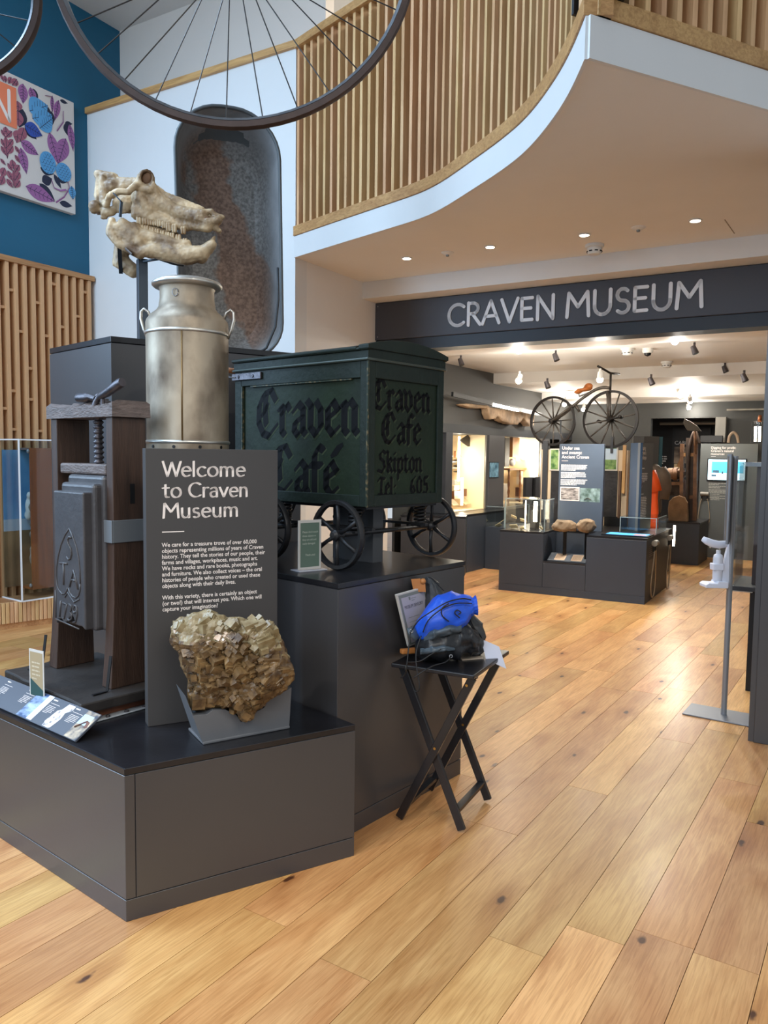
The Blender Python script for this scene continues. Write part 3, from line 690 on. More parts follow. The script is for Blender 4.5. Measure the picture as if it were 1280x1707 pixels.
L1 = ['We care for a treasure trove of over 60,000', 'objects representing millions of years of Craven', 'history. They tell the stories of our people, their', 'farms and villages, workplaces, music and art.', 'We have rocks and rare books, photographs', 'and furniture. We also collect voices \u2013 the oral', 'histories of people who created or used these', 'objects along with their daily lives.', '', 'With this variety, there is certainly an object', '(or two!) that will interest you. Which one will', 'capture your imagination?']
m = M(); x0, z0 = wl(269.5, 912); z1 = wl(269.5, 980.5)[1]; pt = (z0 - z1) / 7; wid = wl(438.5, 914)[0] - x0
probe = type_mesh(L1[1], 1.0, WORLD, bold=.012); wd = max(v.x for v in probe.v); sz = pt * 1.02; sx = wid / (wd * sz)
for i, s_ in enumerate(L1):
    if i == 8: m.build('paragraph', M_LETTER, wp); m = M()
    if s_: type_mesh(s_, sz, wf, x0, z0 - pt * i, bold=.014 * 1.0, d0=.0008, m=m, sx=sx)
m.build('paragraph', M_LETTER, wp)

# ------------------------------------------------------------------ milk churn
M_TIN = mat('worn_tin', (176, 162, 142), .5, metal=.65, col2=(98, 84, 70), sharp=(.28, .62), scale=7, bump=.12, bscale=26, stretch=(1, 1, .6))
M_TIND = mat('worn_tin_rim', (200, 196, 188), .38, metal=.85, var=.12, scale=8)
fc = Fr((CAN.x, CAN.y, ZC), R(0)); mc = thing('milk_churn', 'old dented tin milk churn with two side handles', 'milk churn', fc.o, fc.rz)
m = M(fc); m.lathe([(.0, .0), (.176, .0), (.177, .03), (.1755, .045), (.1755, .505), (.1765, .515)], 56); m.build('body', M_TIN, mc, smooth=35)
for z_ in (.042, .508):
    m = M(fc); m.lathe([(.1755, z_ - .008), (.1805, z_ - .005), (.1815, z_), (.1805, z_ + .005), (.1755, z_ + .008)], 56); m.build('band', M_TIND, mc, smooth=50)
m = M(fc); m.lathe([(.1755, .514), (.1758, .552), (.172, .566), (.155, .588), (.132, .606), (.121, .622), (.119, .64)], 56); m.build('shoulder', M_TIN, mc, smooth=60)
m = M(fc); m.lathe([(.119, .638), (.1155, .66), (.1155, .695), (.122, .712)], 48); m.build('neck', M_TIN, mc, smooth=60)
m = M(fc); m.lathe([(.120, .704), (.140, .706), (.149, .714), (.150, .722), (.142, .731), (.115, .740), (.09, .738), (.085, .728), (.0, .726)], 56); m.build('lid', M_TIND, mc, smooth=50)
m = M(fc); m.tube([(.02, -.1765, .05), (.02, -.1765, .50)], .0035, 6); m.build('seam', mat('brass_seam', (150, 122, 82), .4, metal=.7), mc, smooth=True)
for sg in (-1, 1):
    m = M(fc); a_ = .0
    m.tube([(sg * .176, a_, .495), (sg * .190, a_, .53), (sg * .202, a_, .575), (sg * .201, a_, .606), (sg * .188, a_, .618), (sg * .170, a_, .606), (sg * .158, a_, .575)], .009, 10, flat=.7); m.build('handle', M_TIND, mc, smooth=True)
m = M(fc); m.tube([(-.02 + .012 * math.cos(t * .6), -.118 - .003, .668 + .016 * math.sin(t * .6)) for t in range(11)], .002, 6); m.build('wire_loop', M_STEEL, mc, smooth=True)
for a in (-130, -95, -60, -25):
    m = M(fc); m.lathe([(.007, 0), (.007, .003)], 8, Fr(fc(.1765 * math.cos(R(a)), .1765 * math.sin(R(a)), .022), 0, fc.m @ Matrix.Rotation(R(a), 3, 'Z') @ Matrix.Rotation(R(90), 3, 'Y'))); m.build('rivet_hole', M_BLACK, mc)

# ------------------------------------------------------------------ cheese press
M_POST = mat('old_dark_wood', (62, 44, 34), .55, var=.3, scale=5, bump=.2, bscale=25, stretch=(9, 9, .8))
M_BEAMW = mat('worn_grey_wood', (104, 92, 88), .6, var=.28, scale=9, bump=.5, bscale=22, stretch=(2, 2, 6))
M_STONE = mat('black_stone', (70, 68, 70), .38, var=.16, scale=7, bump=.15, bscale=40)
M_BASE = mat('dark_oak_base', (46, 42, 40), .5, var=.3, scale=6, bump=.3, bscale=18)
M_IRON = mat('old_iron', (92, 88, 92), .42, metal=.8, var=.3, scale=14, bump=.25)
fpz = Fr((-1.07, 3.05, 0), math.atan2(-.643, .766)); pr_ = thing('cheese_press', 'antique stone cheese press with wooden posts, carved 1739', 'cheese press', fpz(-.2, .05, .5205), fpz.rz)
m = M(fpz); m.box(-.64, .105, -.19, .27, .5212, .5262); m.build('metal_tray', mat('pale_tray', (176, 184, 192), .4, metal=.3), pr_, bevel=.002)
for x, y in ((.094, -.17), (.094, -.09), (.094, -.01), (.094, .07), (-.1, -.18), (-.3, -.18), (-.5, -.18)):
    m = M(fpz); m.lathe([(.009, 0), (.009, .006), (.005, .009)], 8, cx=x, cy=y, cz=.5262); m.build('bolt', M_IRON, pr_)
m = M(fpz); m.box(-.56, .068, -.165, .235, .5265, .558); m.build('timber_packer', mat('red_brown_wood', (104, 58, 34), .55, var=.2, scale=6), pr_, bevel=.003)
rnd = random.Random(3)
edge = []
for (a, b) in (((-.575, -.185), (.095, -.20)), ((.095, -.20), (.11, .25)), ((.11, .25), (-.57, .25)), ((-.57, .25), (-.575, -.185))):
    for k in range(7): t = k / 7; edge.append((a[0] + (b[0] - a[0]) * t + rnd.uniform(-.006, .006), a[1] + (b[1] - a[1]) * t + rnd.uniform(-.006, .006)))
m = M(fpz); m.prism(edge, .5585, .602); m.build('base_slab', M_BASE, pr_, bevel=.007)
def post(m, x0, x1, y0, y1):
    rings = []
    for z, fl in ((.6025, .028), (.75, .016), (.95, .004), (1.2, 0), (1.684, 0)):
        rings.append([(x0 - fl * .3, y0 - fl, z), (x1 + fl * .5, y0 - fl, z), (x1 + fl * .5, y1 + .0, z), (x0 - fl * .3, y1, z)])
    m.loft(rings)
m = M(fpz); post(m, -.047, .0, .0, .15); m.build('post', M_POST, pr_, bevel=.003)
m = M(fpz); post(m, -.485, -.44, .0, .15); m.build('post', M_POST, pr_, bevel=.003)
# top beam, uneven along its upper edge
nseg = 16; rings = []
for i in range(nseg + 1):
    x = -.512 + i * .532 / nseg; j = [rnd.uniform(-.004, .006) for _ in range(4)]; zt = 1.742 + .006 * math.sin(i * .9) + j[0]
    rings.append([(x, -.012 + j[1] * .6, 1.685), (x, .158 + j[2] * .6, 1.685), (x, .157, zt - .008 + j[3]), (x, .14, zt), (x, .012, zt + j[1]), (x, -.012 + j[1] * .6, zt - .01)])
m = M(fpz); m.loft(rings); m.build('top_beam', M_BEAMW, pr_, smooth=45)
m = M(fpz); pts = []; zz = 1.51
scr = [(.021 if (k % 4) < 2 else .015, 1.5 + k * .0052) for k in range(54)]
m.lathe([(.0, 1.495)] + scr + [(0, 1.79)], 14, cx=-.215, cy=.065); m.build('screw', M_IRON, pr_, smooth=True)
m = M(fpz)
for z0, r_ in ((1.748, .05), (1.757, .042)): m.lathe([(0, z0), (r_, z0), (r_, z0 + .009), (0, z0 + .009)], 20, cx=-.215, cy=.065)
m.build('washer', M_IRON, pr_)
hb = fpz(-.215, .065, 1.79)
m = M(); pA = W(131, 663, 3.2); pB = W(160, 665, 3.12); pC = W(168, 660, 3.1); pD = W(200, 639, 3.0)
m.tube([tuple(W(127, 663, 3.2)), tuple(pA), tuple(W(145, 663, 3.16)), tuple(W(150, 662, 3.15)), tuple(pB)], [.012, .019, .019, .013, .012], 12); m.build('handle', M_IRON, pr_, smooth=40)
m = M(); m.tube([tuple(W(163, 666, 3.12)), tuple(pC), tuple(W(178, 655, 3.07)), tuple(pD), tuple(W(204, 637, 2.99))], [.01, .014, .017, .0195, .017], 12); m.build('handle', M_IRON, pr_, smooth=40)
m = M(); m.tube([tuple(W(158, 676, 3.12)), tuple(W(161, 668, 3.12)), tuple(W(166, 661, 3.11))], .012, 10); m.tube([tuple(W(171, 676, 3.1)), tuple(W(171, 662, 3.1))], .009, 8); m.build('handle_fork', M_IRON, pr_, smooth=40)
# the pressing stone: plate stepping back in mouldings, worn lower edge
def stone(nm, x0, x1, y0, y1, z0, z1, chip=0.0):
    m = M(fpz); xs = [x0 + (x1 - x0) * k / 10 for k in range(11)]
    poly = [(x0, z1), (x0, z0)] + [(x, z0 + (rnd.uniform(0, chip) + chip * .8 * math.exp(-((k - 4) / 2.2) ** 2))) for k, x in enumerate(xs[1:-1])] + [(x1, z0 + chip * .2), (x1, z1)]
    m.slab(poly, y0, y1); return m.build(nm, M_STONE, pr_, bevel=.007 if nm == 'pressing_stone' else .016, bseg=3)
st_ = stone('pressing_stone', -.318, -.082, -.082, .0, .828, 1.386, .03)
stone('moulding', -.328, -.066, -.046, .02, .826, 1.42); stone('moulding', -.336, -.05, -.012, .12, .824, 1.452)
m = M(fpz); m.box(-.42, -.052, .0, .13, 1.4535, 1.497); m.build('press_board', M_BEAMW, pr_, bevel=.008)
fs = Fr(fpz(0, -.082, 0), 0, Matrix((fpz.m @ Vector((1, 0, 0)), Vector((0, 0, 1)), fpz.m @ Vector((0, -1, 0)))).transposed())
sn = fpz.m @ Vector((0, -1, 0))
def sl(px, py): d = PLN(px, py, fs.o, sn) - fs.o; return d.dot(fs.m @ Vector((1, 0, 0))), d.z
def cv(pts): return [sl(80 + x / 7.53, 860 + y / 7.53) + (.001,) for x, y in pts]
m = M(fs); carve = [[(270, 155), (215, 240), (165, 360), (130, 500), (110, 640), (108, 760), (115, 860), (140, 930), (180, 980), (215, 975), (240, 935), (250, 900)], [(260, 905), (275, 955), (310, 1010), (350, 1030), (385, 1000), (405, 930), (408, 850)], [(270, 155), (315, 260), (355, 380), (385, 520), (402, 680), (408, 850)],
         [(100, 930), (103, 1275)], [(100, 1290), (395, 1420)], [(215, 1020), (250, 960), (330, 1085), (395, 1045)]]
for c in carve: m.tube(cv(c), .0032, 6)
m.build('heart_outline', M_STONE, pr_, smooth=True)
glyph = {'S': [[(295, 275), (270, 262), (250, 290), (250, 340), (290, 410), (298, 480), (285, 535), (260, 548), (240, 510)]], 'T': [[(150, 590), (245, 600)], [(200, 600), (200, 865)]], 'A': [[(275, 890), (325, 680), (380, 920)], [(300, 800), (352, 815)]],
         'one': [[(165, 1065), (150, 1265)]], 'seven': [[(185, 1090), (240, 1105), (205, 1285), (190, 1280)]], 'three': [[(262, 1105), (300, 1130), (295, 1180), (275, 1205), (300, 1230), (300, 1290), (270, 1315), (250, 1290)]], 'nine': [[(360, 1200), (330, 1215), (318, 1170), (335, 1120), (362, 1140), (370, 1230), (350, 1330), (320, 1335)]]}
for g_ in glyph.values():
    m = M(fs)
    for c in g_: m.tube(cv(c), .0042, 6)
    m.build('carved_letter', M_STONE, pr_, smooth=True)
m = M(fpz)
for x0, x1, y0, y1 in ((-.053, .006, -.012, -.006), (.0, .006, -.006, .17)): m.box(x0, x1, y0, y1, 1.186, 1.276)
m.build('clamp_band', mat('grey_steel_band', (118, 124, 130), .45, metal=.3), pr_, bevel=.002)
m = M(fpz); m.box(.0005, .0022, .075, .095, 1.34, 1.42); m.build('mortice', M_BLACK, pr_)
for x in (.03, -.5):
    m = M(fpz); m.bar((x, -.055, .607), (x - .012, -.03, .74), .012, .004); m.bar((x, -.055, .606), (x + .005, -.12, .606), .012, .004); m.build('angle_bracket', M_BLACK, pr_)

# ------------------------------------------------------------------ caption rail on the plinth edge
lx = Vector((.783, -.622, 0)); ly = Vector((.622, .783, 0)); A3 = Vector((PA[0], PA[1], 0))
o_ = A3 + lx * -1.22 + ly * .016 + Vector((0, 0, .527)); top_ = ly * .105 + Vector((0, 0, .068))
cf_ = frame_axes(o_, lx, top_); CL, CH = .89, top_.length
cr_ = thing('caption_rail', 'sloping slate caption rail with small photographs, on the low plinth edge', 'caption', o_, math.atan2(lx.y, lx.x))
m = M(cf_); m.box(0, CL, 0, CH, -.008, 0); m.build('rail_board', mat('caption_slate', (74, 78, 88), .42), cr_, bevel=.001)
m = M(cf_); m.prism([(.02, .012), (CL - .02, .012), (CL - .02, .02), (.02, .02)], -.02, -.008); m.build('foot', M_BLACK, cr_)
def rl(px, py):
    nrm = (cf_.m @ Vector((0, 0, 1))); d = PLN(px, py, o_, nrm) - o_; return d.dot(cf_.m @ Vector((1, 0, 0))), d.dot(cf_.m @ Vector((0, 1, 0)))
def photo(nm, c1, c2, scale, sharp=(.35, .65), stretch=None): return mat(nm, c1, .4, col2=c2, scale=scale, sharp=sharp, stretch=stretch, detail=8)
x1 = rl(30, 1170)[0]; x2 = rl(93, 1180)[0]; x3 = rl(140, 1205)[0]
m = M(cf_); rect(m, cf_, CL - .078, CL - .002, .002, CH - .003, .0008); m.build('photograph', photo('photo_brown', (196, 178, 150), (56, 60, 74), 26), cr_)
m = M(cf_); rect(m, cf_, CL - .078, CL - .015, CH * .5, CH - .02, .0012); m.build('photograph_sky', mat('photo_sky', (176, 202, 226), .4), cr_)
m = M(cf_); m.tube([(CL - .07, CH * .38, .0016), (CL - .055, CH * .5, .0016), (CL - .035, CH * .66, .0016), (CL - .02, CH * .62, .0016), (CL - .012, CH * .45, .0016)], .008, 6, flat=.1); m.build('photograph_detail', mat('photo_rust', (104, 62, 44), .5), cr_)
m = M(cf_); poly = [(CL - .235, .004), (CL - .185, .004), (CL - .172, CH * .4), (CL - .18, CH * .62), (CL - .155, CH * .8), (CL - .16, CH - .008), (CL - .205, CH - .008), (CL - .215, CH * .7), (CL - .232, CH * .62), (CL - .243, CH * .2)]
m.add([(p[0], p[1], .0008) for p in poly], [tuple(range(len(poly)))]); m.build('drawing', photo('photo_drawing', (226, 220, 222), (70, 66, 76), 60, (.3, .5)), cr_)
m = M(cf_); rect(m, cf_, CL - .43, CL - .345, .002, CH - .003, .0008); m.build('photograph', photo('photo_blue', (168, 190, 220), (46, 72, 116), 16, stretch=(1, 1, 5)), cr_)
m = M(cf_); rect(m, cf_, CL - .355, CL - .318, .004, CH - .003, .001); m.build('white_strip', mat('photo_white', (222, 226, 232), .4), cr_)
for i, x in enumerate((CL - .15, CL - .31, CL - .5, CL - .68)):
    m = M(cf_); rect(m, cf_, x + .0, x + .065, CH - .030, CH - .0285, .0009); greek(m, cf_, x, CH - .016, .05, 1, .006, .005, .0009, 5 + i); greek(m, cf_, x + .002, CH - .042, .058, 6, .0062, .0019, .0009, i); m.build('caption_text', M_LETTER, cr_)
# small acrylic notice by the press
so = W(50, 1161, 3.02); so.z = .521
nx = Vector((.85, -.53, 0)); nf = Fr(so, 0, Matrix((nx, Vector((0, 0, 1)), Vector((nx.y, -nx.x, 0)))).transposed())
an = thing('acrylic_notice', 'small upright acrylic notice by the press foot', 'sign', so, math.atan2(nx.y, nx.x))
m = M(nf); m.box(0, .092, 0, .245, -.003, 0); m.build('acrylic_sheet', mat('frosted_edge', (206, 204, 198), .25), an)
m = M(nf); rect(m, nf, .006, .086, .085, .235, .0006); m.build('printed_card', mat('tan_card', (168, 152, 122), .35), an)
m = M(nf); m.add([(.006, .006, .0007), (.086, .006, .0007), (.086, .088, .0007), (.006, .128, .0007)], [(0, 1, 2, 3)]); m.build('green_band', mat('green_card', (52, 84, 84), .35), an)
m = M(nf); greek(m, nf, .018, .19, .055, 5, .016, .006, .001, 9); m.build('faded_text', mat('faded_text', (198, 188, 164), .5), an)
m = M(nf); m.box(-.01, .10, 0, .003, -.035, .035); m.build('foot', M_ACRYL, an)

# ------------------------------------------------------------------ mineral on its mount
def RK(px, py, D=2.70): return W(px, py, D)
outl = [(284, 1046), (302, 1031), (318, 1026), (330, 1023), (350, 1018), (368, 1026), (378, 1034), (398, 1031), (412, 1033), (432, 1028), (438, 1038), (455, 1036), (464, 1060), (476, 1080), (480, 1096), (489, 1120), (486, 1136), (478, 1150), (450, 1162), (440, 1178), (424, 1186), (418, 1198), (402, 1203), (394, 1190), (378, 1180), (355, 1182), (345, 1190), (325, 1190), (315, 1176), (318, 1150), (308, 1120), (300, 1090), (288, 1072)]
rockD = 2.72; cxr = sum(p[0] for p in outl) / len(outl); cyr = sum(p[1] for p in outl) / len(outl)
M_QTZ = mat('amber_fluorite', (132, 106, 70), .36, var=0, col2=(68, 50, 32), scale=24, bump=.3, bscale=60, coat=.08, sharp=(.36, .7))
M_QTZP = mat('pale_fluorite', (150, 138, 108), .36, col2=(108, 90, 58), scale=26, bump=.25, bscale=70, coat=.15)
M_QTZW = mat('white_crystal', (232, 216, 200), .2, col2=(190, 160, 130), scale=30, coat=.5)
rk_base = W(400, 1200, rockD); rk_base.z = .62
rk = thing('fluorite_mineral', 'large amber fluorite mineral crusted with cubic crystals', 'mineral', rk_base)
rings = []
for dy, sc in ((-.05, .70), (-.025, .90), (0, 1.0), (.06, 1.0), (.12, .86), (.16, .6)):
    rings.append([tuple(W(cxr + (x - cxr) * sc, cyr + (y - cyr) * sc, rockD + dy)) for x, y in outl])
mm = M(); mm.loft(rings[::-1])
rock = remesh(mm, 'rock_mass', [M_QTZ, M_QTZP, M_QTZW], rk, .0105, 0, lambda c: .010 * noise.noise(c * 16) + .016 * (noise.voronoi(c * 24)[0][0] - .3) + .009 * (noise.voronoi(c * 55)[0][0] - .3) - .004, flat=True)
rock.data.polygons.foreach_set('material_index', [1 if (rk_base.z + p.center.z > W(400, 1068, 2.7).z + .02 * noise.noise(p.center * 20)) else 0 for p in rock.data.polygons])
rnd = random.Random(21)
def inside(px, py):
    c = False; n = len(outl)
    for i in range(n):
        (x0, y0), (x1, y1) = outl[i], outl[(i + 1) % n]
        if (y0 > py) != (y1 > py) and px < (x1 - x0) * (py - y0) / (y1 - y0) + x0: c = not c
    return c
mc_ = M(); cnt = 0
def crystal(m, P, s, rot, asp=(1, 1, 1)):
    f = Fr(P, 0, rot); m.box(-s * asp[0] / 2, s * asp[0] / 2, -s * asp[1] / 2, s * asp[1] / 2, -s * asp[2] / 2, s * asp[2] / 2, f)
from mathutils import Euler
while cnt < 560:
    px, py = rnd.uniform(284, 489), rnd.uniform(1018, 1203)
    if not inside(px, py): continue
    dd = min(math.hypot((px - cxr) / 100, (py - cyr) / 90), 1)
    D = rockD - .066 + .055 * dd ** 2 + rnd.uniform(-.004, .010)
    s = rnd.choice((.008, .010, .014, .018, .024, .03)) * rnd.uniform(.8, 1.15)
    if not all(inside(px + e, py + g) for e, g in ((8, 0), (-8, 0), (0, 7), (0, -7))): s *= .6; D += .018
    pale = py < 1056 + 6 * math.sin(px * .1) or (px > 425 and py < 1100 - (px - 425) * .1); white = 1050 < py < 1070 and px < 385
    mc_.cur = 2 if (white and rnd.random() < .8) else (1 if pale else 0)
    q_n = noise.noise_vector(Vector((px * .018, py * .018, 3.0)))
    crystal(mc_, W(px, py, D), s * (.7 if white else 1), Euler((.3 + q_n.x * 1.1 + rnd.uniform(-.2, .2), q_n.y * 1.3 + rnd.uniform(-.25, .25), .6 + q_n.z * 1.1)).to_matrix(), (rnd.uniform(.8, 1.5), 1, rnd.uniform(.5, 1.1))); cnt += 1
for px, py, s, D, ry, c in ((330, 1170, .046, 2.668, .05, 0), (442, 1074, .062, 2.690, -.28, 1), (418, 1046, .05, 2.695, -.3, 1), (398, 1176, .03, 2.672, .4, 0), (350, 1113, .032, 2.672, -.1, 0), (410, 1192, .028, 2.672, .6, 0), (455, 1054, .036, 2.71, -.25, 1), (305, 1046, .036, 2.70, .5, 1), (346, 1040, .05, 2.70, .9, 1)):
    mc_.cur = c; crystal(mc_, W(px, py, D), s, Euler((.25, ry, .45)).to_matrix(), (1, .8, .9))
cr2 = mc_.build('crystals', [M_QTZ, M_QTZP, M_QTZW], rk, bevel=0); cr2['kind'] = 'stuff'
mo = thing('mineral_mount', 'grey tapered mount cradling the mineral on the low plinth', 'stand', W(410, 1225, 2.72).xy.to_3d() + Vector((0, 0, .5205)))
def mp3(px, py, D): return W(px, py, D)
fl = G(340, 1241, .521); frr = G(481, 1214, .521); d_ = (frr - fl).normalized(); pn_ = Vector((d_.y, -d_.x, 0))
mfr = Fr(fl, 0, Matrix((d_, Vector((0, 0, 1)), pn_)).transposed())
def ml(px, py): d = PLN(px, py, fl, pn_) - fl; return d.dot(d_), d.z
ft = [ml(*p) for p in ((339, 1242), (482, 1214), (486, 1146), (476, 1152), (449, 1164), (440, 1180), (425, 1188), (416, 1199), (402, 1204), (394, 1192), (376, 1183), (356, 1183), (345, 1191), (322, 1193), (309, 1160))]
bk = [(x * .92 + .01, y) for x, y in ft]
rings = [[(x, y, 0) for x, y in ft], [(x, max(0, y), -.16) for x, y in bk]]
m = M(mfr); m.loft(rings); m.build('cradle', mat('mount_grey', (92, 94, 98), .5, var=.05), mo, bevel=.003)
m = M(mfr); m.box(ft[0][0] - .002, ft[1][0] + .002, -.0005, .01, -.165, .003); m.build('base_lip', mat('mount_grey', (92, 94, 98)), mo, bevel=.003)

# ------------------------------------------------------------------ skull on its post
M_BONE = mat('old_bone', (198, 174, 138), .45, col2=(84, 60, 36), scale=9, bump=.35, bscale=45, sharp=(.32, .62), detail=8)
M_TOOTH = mat('old_tooth', (196, 176, 142), .35, col2=(140, 110, 74), scale=22, bump=.2, bscale=60)
M_MOUNT = mat('mount_steel', (62, 72, 82), .42, metal=.4)
SKD = 4.08; SS = SKD / FPX
def S(x, y, d=0.0): return tuple(W(140 + x / 5.12, 270 + y / 5.12, SKD + d * SS / 5.12))
def capsule(m, a, b, ra, rb, seg=12):
    A, B = Vector(S(*a)), Vector(S(*b)); ra *= SS / 5.12; rb *= SS / 5.12; n = 6; pts = []; rs = []
    for k in range(n + 1): t = k / n; pts.append(tuple(A.lerp(B, t))); rs.append(ra + (rb - ra) * t)
    d = (B - A).normalized()
    pts = [tuple(A - d * ra * .8), tuple(A - d * ra * .5)] + pts + [tuple(B + d * rb * .5), tuple(B + d * rb * .8)]; rs = [ra * .5, ra * .86] + rs + [rb * .86, rb * .5]
    m.tube(pts, rs, seg)
def ball(m, c, r, rot=None):
    k = SS / 5.12; m.ell(S(*c), (r[0] * k, r[1] * k, r[2] * k), 14, rot=rot)
sk = thing('animal_skull', 'large brown animal skull with open toothed jaws mounted on a dark steel post', 'skull', S(560, 800))
m = M()
ball(m, (250, 230, 0), (95, 110, 75)); ball(m, (390, 330, 0), (130, 75, 105)); ball(m, (330, 360, -60), (90, 40, 80)); capsule(m, (120, 110, 0), (250, 140, 0), 40, 48); ball(m, (330, 240, 0), (120, 85, 70)); capsule(m, (240, 180, 0), (470, 200, 0), 48, 62)
capsule(m, (140, 130, 0), (140, 300, 0), 36, 52); capsule(m, (150, 130, -60), (170, 330, -95), 26, 40); capsule(m, (150, 130, 60), (170, 330, 95), 26, 40)
ball(m, (90, 385, -45), (50, 48, 56)); ball(m, (90, 385, 45), (50, 48, 56)); capsule(m, (180, 430, -40), (240, 420, -60), 44, 36); capsule(m, (130, 400, 0), (220, 420, 0), 50, 40)
capsule(m, (165, 470, -40), (190, 480, -40), 24, 14)
# cheek arch and eye ring
pa = [(190, 370, -150), (215, 290, -185), (290, 250, -200), (380, 255, -200), (440, 200, -185), (480, 185, -165)]
for sg in (1, -1):
    for i in range(len(pa) - 1): capsule(m, (pa[i][0], pa[i][1], sg * pa[i][2]), (pa[i + 1][0], pa[i + 1][1], sg * pa[i + 1][2]), 26, 28)
    capsule(m, (180, 370, sg * -150), (170, 330, sg * -90), 24, 32)
    ring_ = [(530 + 58 * math.cos(t), 138 + 64 * math.sin(t), sg * (-150 + 25 * math.cos(t))) for t in [k * math.pi / 6 for k in range(12)]]
    for i in range(12): capsule(m, ring_[i], ring_[(i + 1) % 12], 15, 15, 8)
    ball(m, (545, 150, sg * -50), (60, 40, 60)); ball(m, (560, 340, sg * -95), (130, 46, 110)); ball(m, (480, 300, sg * -110), (80, 46, 90)); capsule(m, (450, 440, sg * -92), (880, 560, sg * -84), 52, 34); capsule(m, (440, 190, sg * -150), (480, 110, sg * -140), 24, 18); capsule(m, (590, 190, sg * -140), (610, 260, sg * -110), 24, 40)
    capsule(m, (470, 230, sg * -150), (560, 240, sg * -150), 30, 34); capsule(m, (480, 300, sg * -130), (560, 420, sg * -95), 46, 60); capsule(m, (440, 400, sg * -95), (640, 470, sg * -95), 44, 40)
    capsule(m, (640, 470, sg * -95), (860, 560, sg * -90), 38, 30); capsule(m, (620, 330, sg * -80), (800, 440, sg * -75), 75, 62)
    capsule(m, (800, 430, sg * -80), (1000, 480, sg * -100), 62, 66); capsule(m, (870, 540, sg * -80), (1060, 560, sg * -110), 34, 40); capsule(m, (760, 400, sg * -90), (1010, 440, sg * -120), 30, 34)
    capsule(m, (1000, 430, sg * -105), (1090, 420, sg * -105), 26, 22); capsule(m, (1050, 520, sg * -115), (1150, 500, sg * -110), 46, 36); capsule(m, (1100, 445, sg * -100), (1190, 470, sg * -95), 22, 16); capsule(m, (1120, 560, sg * -100), (1160, 590, sg * -95), 26, 18)
capsule(m, (480, 200, 0), (640, 280, 0), 70, 60); capsule(m, (620, 285, 0), (1000, 420, 0), 55, 42); capsule(m, (640, 380, 0), (1040, 500, 0), 90, 70)
remesh(m, 'cranium', M_BONE, sk, .006, 3, lambda c: .0022 * noise.noise(c * 30) + .0028 * noise.noise(c * 90))
m = M()
for sg, off in ((1, 0), (-1, 0)):
    y = sg * -1
    pts = [((215, 560), 34), ((235, 500), 30), ((262, 490), 26)]
    capsule(m, (240, 500, sg * -150), (225, 600, sg * -160), 30, 40); capsule(m, (225, 600, sg * -160), (300, 700, sg * -165), 40, 36); capsule(m, (300, 700, sg * -165), (480, 790, sg * -150), 34, 42)
    capsule(m, (330, 520, sg * -140), (430, 620, sg * -130), 44, 56); capsule(m, (280, 560, sg * -145), (420, 700, sg * -140), 44, 50); capsule(m, (430, 560, sg * -120), (470, 700, sg * -125), 50, 60)
    capsule(m, (480, 620, sg * -112), (720, 680, sg * -106), 52, 50); capsule(m, (700, 680, sg * -106), (860, 710, sg * -100), 50, 40); capsule(m, (510, 760, sg * -140), (580, 760, sg * -120), 46, 64); capsule(m, (580, 750, sg * -115), (860, 800, sg * -100), 66, 80)
    capsule(m, (700, 700, sg * -100), (880, 700, sg * -95), 48, 40); capsule(m, (860, 800, sg * -100), (1010, 780, sg * -105), 80, 66); capsule(m, (1010, 780, sg * -105), (1095, 705, sg * -110), 60, 42); capsule(m, (1085, 690, sg * -95), (1115, 640, sg * -90), 22, 12)
capsule(m, (480, 575, 0), (770, 640, 0), 62, 50); capsule(m, (480, 560, -70), (760, 630, -60), 50, 40); capsule(m, (1000, 810, -90), (1000, 810, 90), 56, 56); capsule(m, (900, 830, -60), (900, 830, 60), 46, 46)
# the drooping far angle of the jaw
capsule(m, (300, 720, 150), (330, 860, 150), 44, 70); capsule(m, (330, 860, 150), (420, 930, 150), 66, 62); capsule(m, (280, 760, 150), (270, 870, 155), 26, 30)
remesh(m, 'lower_jaw', M_BONE, sk, .006, 3, lambda c: .002 * noise.noise(c * 28 + Vector((5, 0, 0))) + .002 * noise.noise(c * 90))
for sg in (1, -1):
    m = M(); ball(m, (532, 138, sg * -136), (46, 18, 54)); m.build('socket_shade', mat('bone_shadow_brown', (96, 66, 40), .7, var=.3, scale=30), sk, smooth=True); m = M(); ball(m, (1045, 488, sg * -122), (40, 30, 22)); m.build('nostril_shade', mat('bone_shadow_brown', (96, 66, 40), .7, var=.3, scale=30), sk, smooth=True)  # dark solids; shade inside the sockets and nostrils is put into their colour
def tooth(x, y, h, wd, d, down=True):
    m = M(); s_ = 1 if down else -1
    for dx in (-.22, .22): capsule(m, (x + dx * wd, y, d), (x + dx * wd * 1.1, y + s_ * h, d), wd * .42, wd * .27, 8)
    m.build('tooth', M_TOOTH, sk, smooth=True)
for d in (-112, 112):
    for x, y, h, w_ in ((470, 462, 64, 44), (518, 466, 62, 44), (562, 476, 56, 42), (604, 486, 50, 40), (642, 500, 44, 38), (682, 516, 42, 36), (722, 530, 54, 42), (770, 545, 50, 42), (848, 565, 42, 42)): tooth(x, y, h, w_, d)
    for x, y, h, w_ in ((490, 582, 40, 34), (532, 592, 42, 40), (578, 612, 42, 44), (622, 622, 42, 42), (668, 636, 42, 42), (712, 648, 42, 40), (752, 656, 42, 40), (804, 668, 40, 46), (862, 684, 24, 40)): tooth(x, y, h, w_, d, False)
for y_ in (-1, 1):
    m = M(); 
    m.tube([S(1150, 600, y_ * 80), S(1165, 612, y_ * 80)], .004, 6); m.build('tooth', M_TOOTH, sk, smooth=True)
pst = thing('skull_stand', 'dark steel post with brackets holding the skull over the back plinth', 'stand', W(238, 570, SKD).xy.to_3d() + Vector((0, 0, ZT + .0005)))
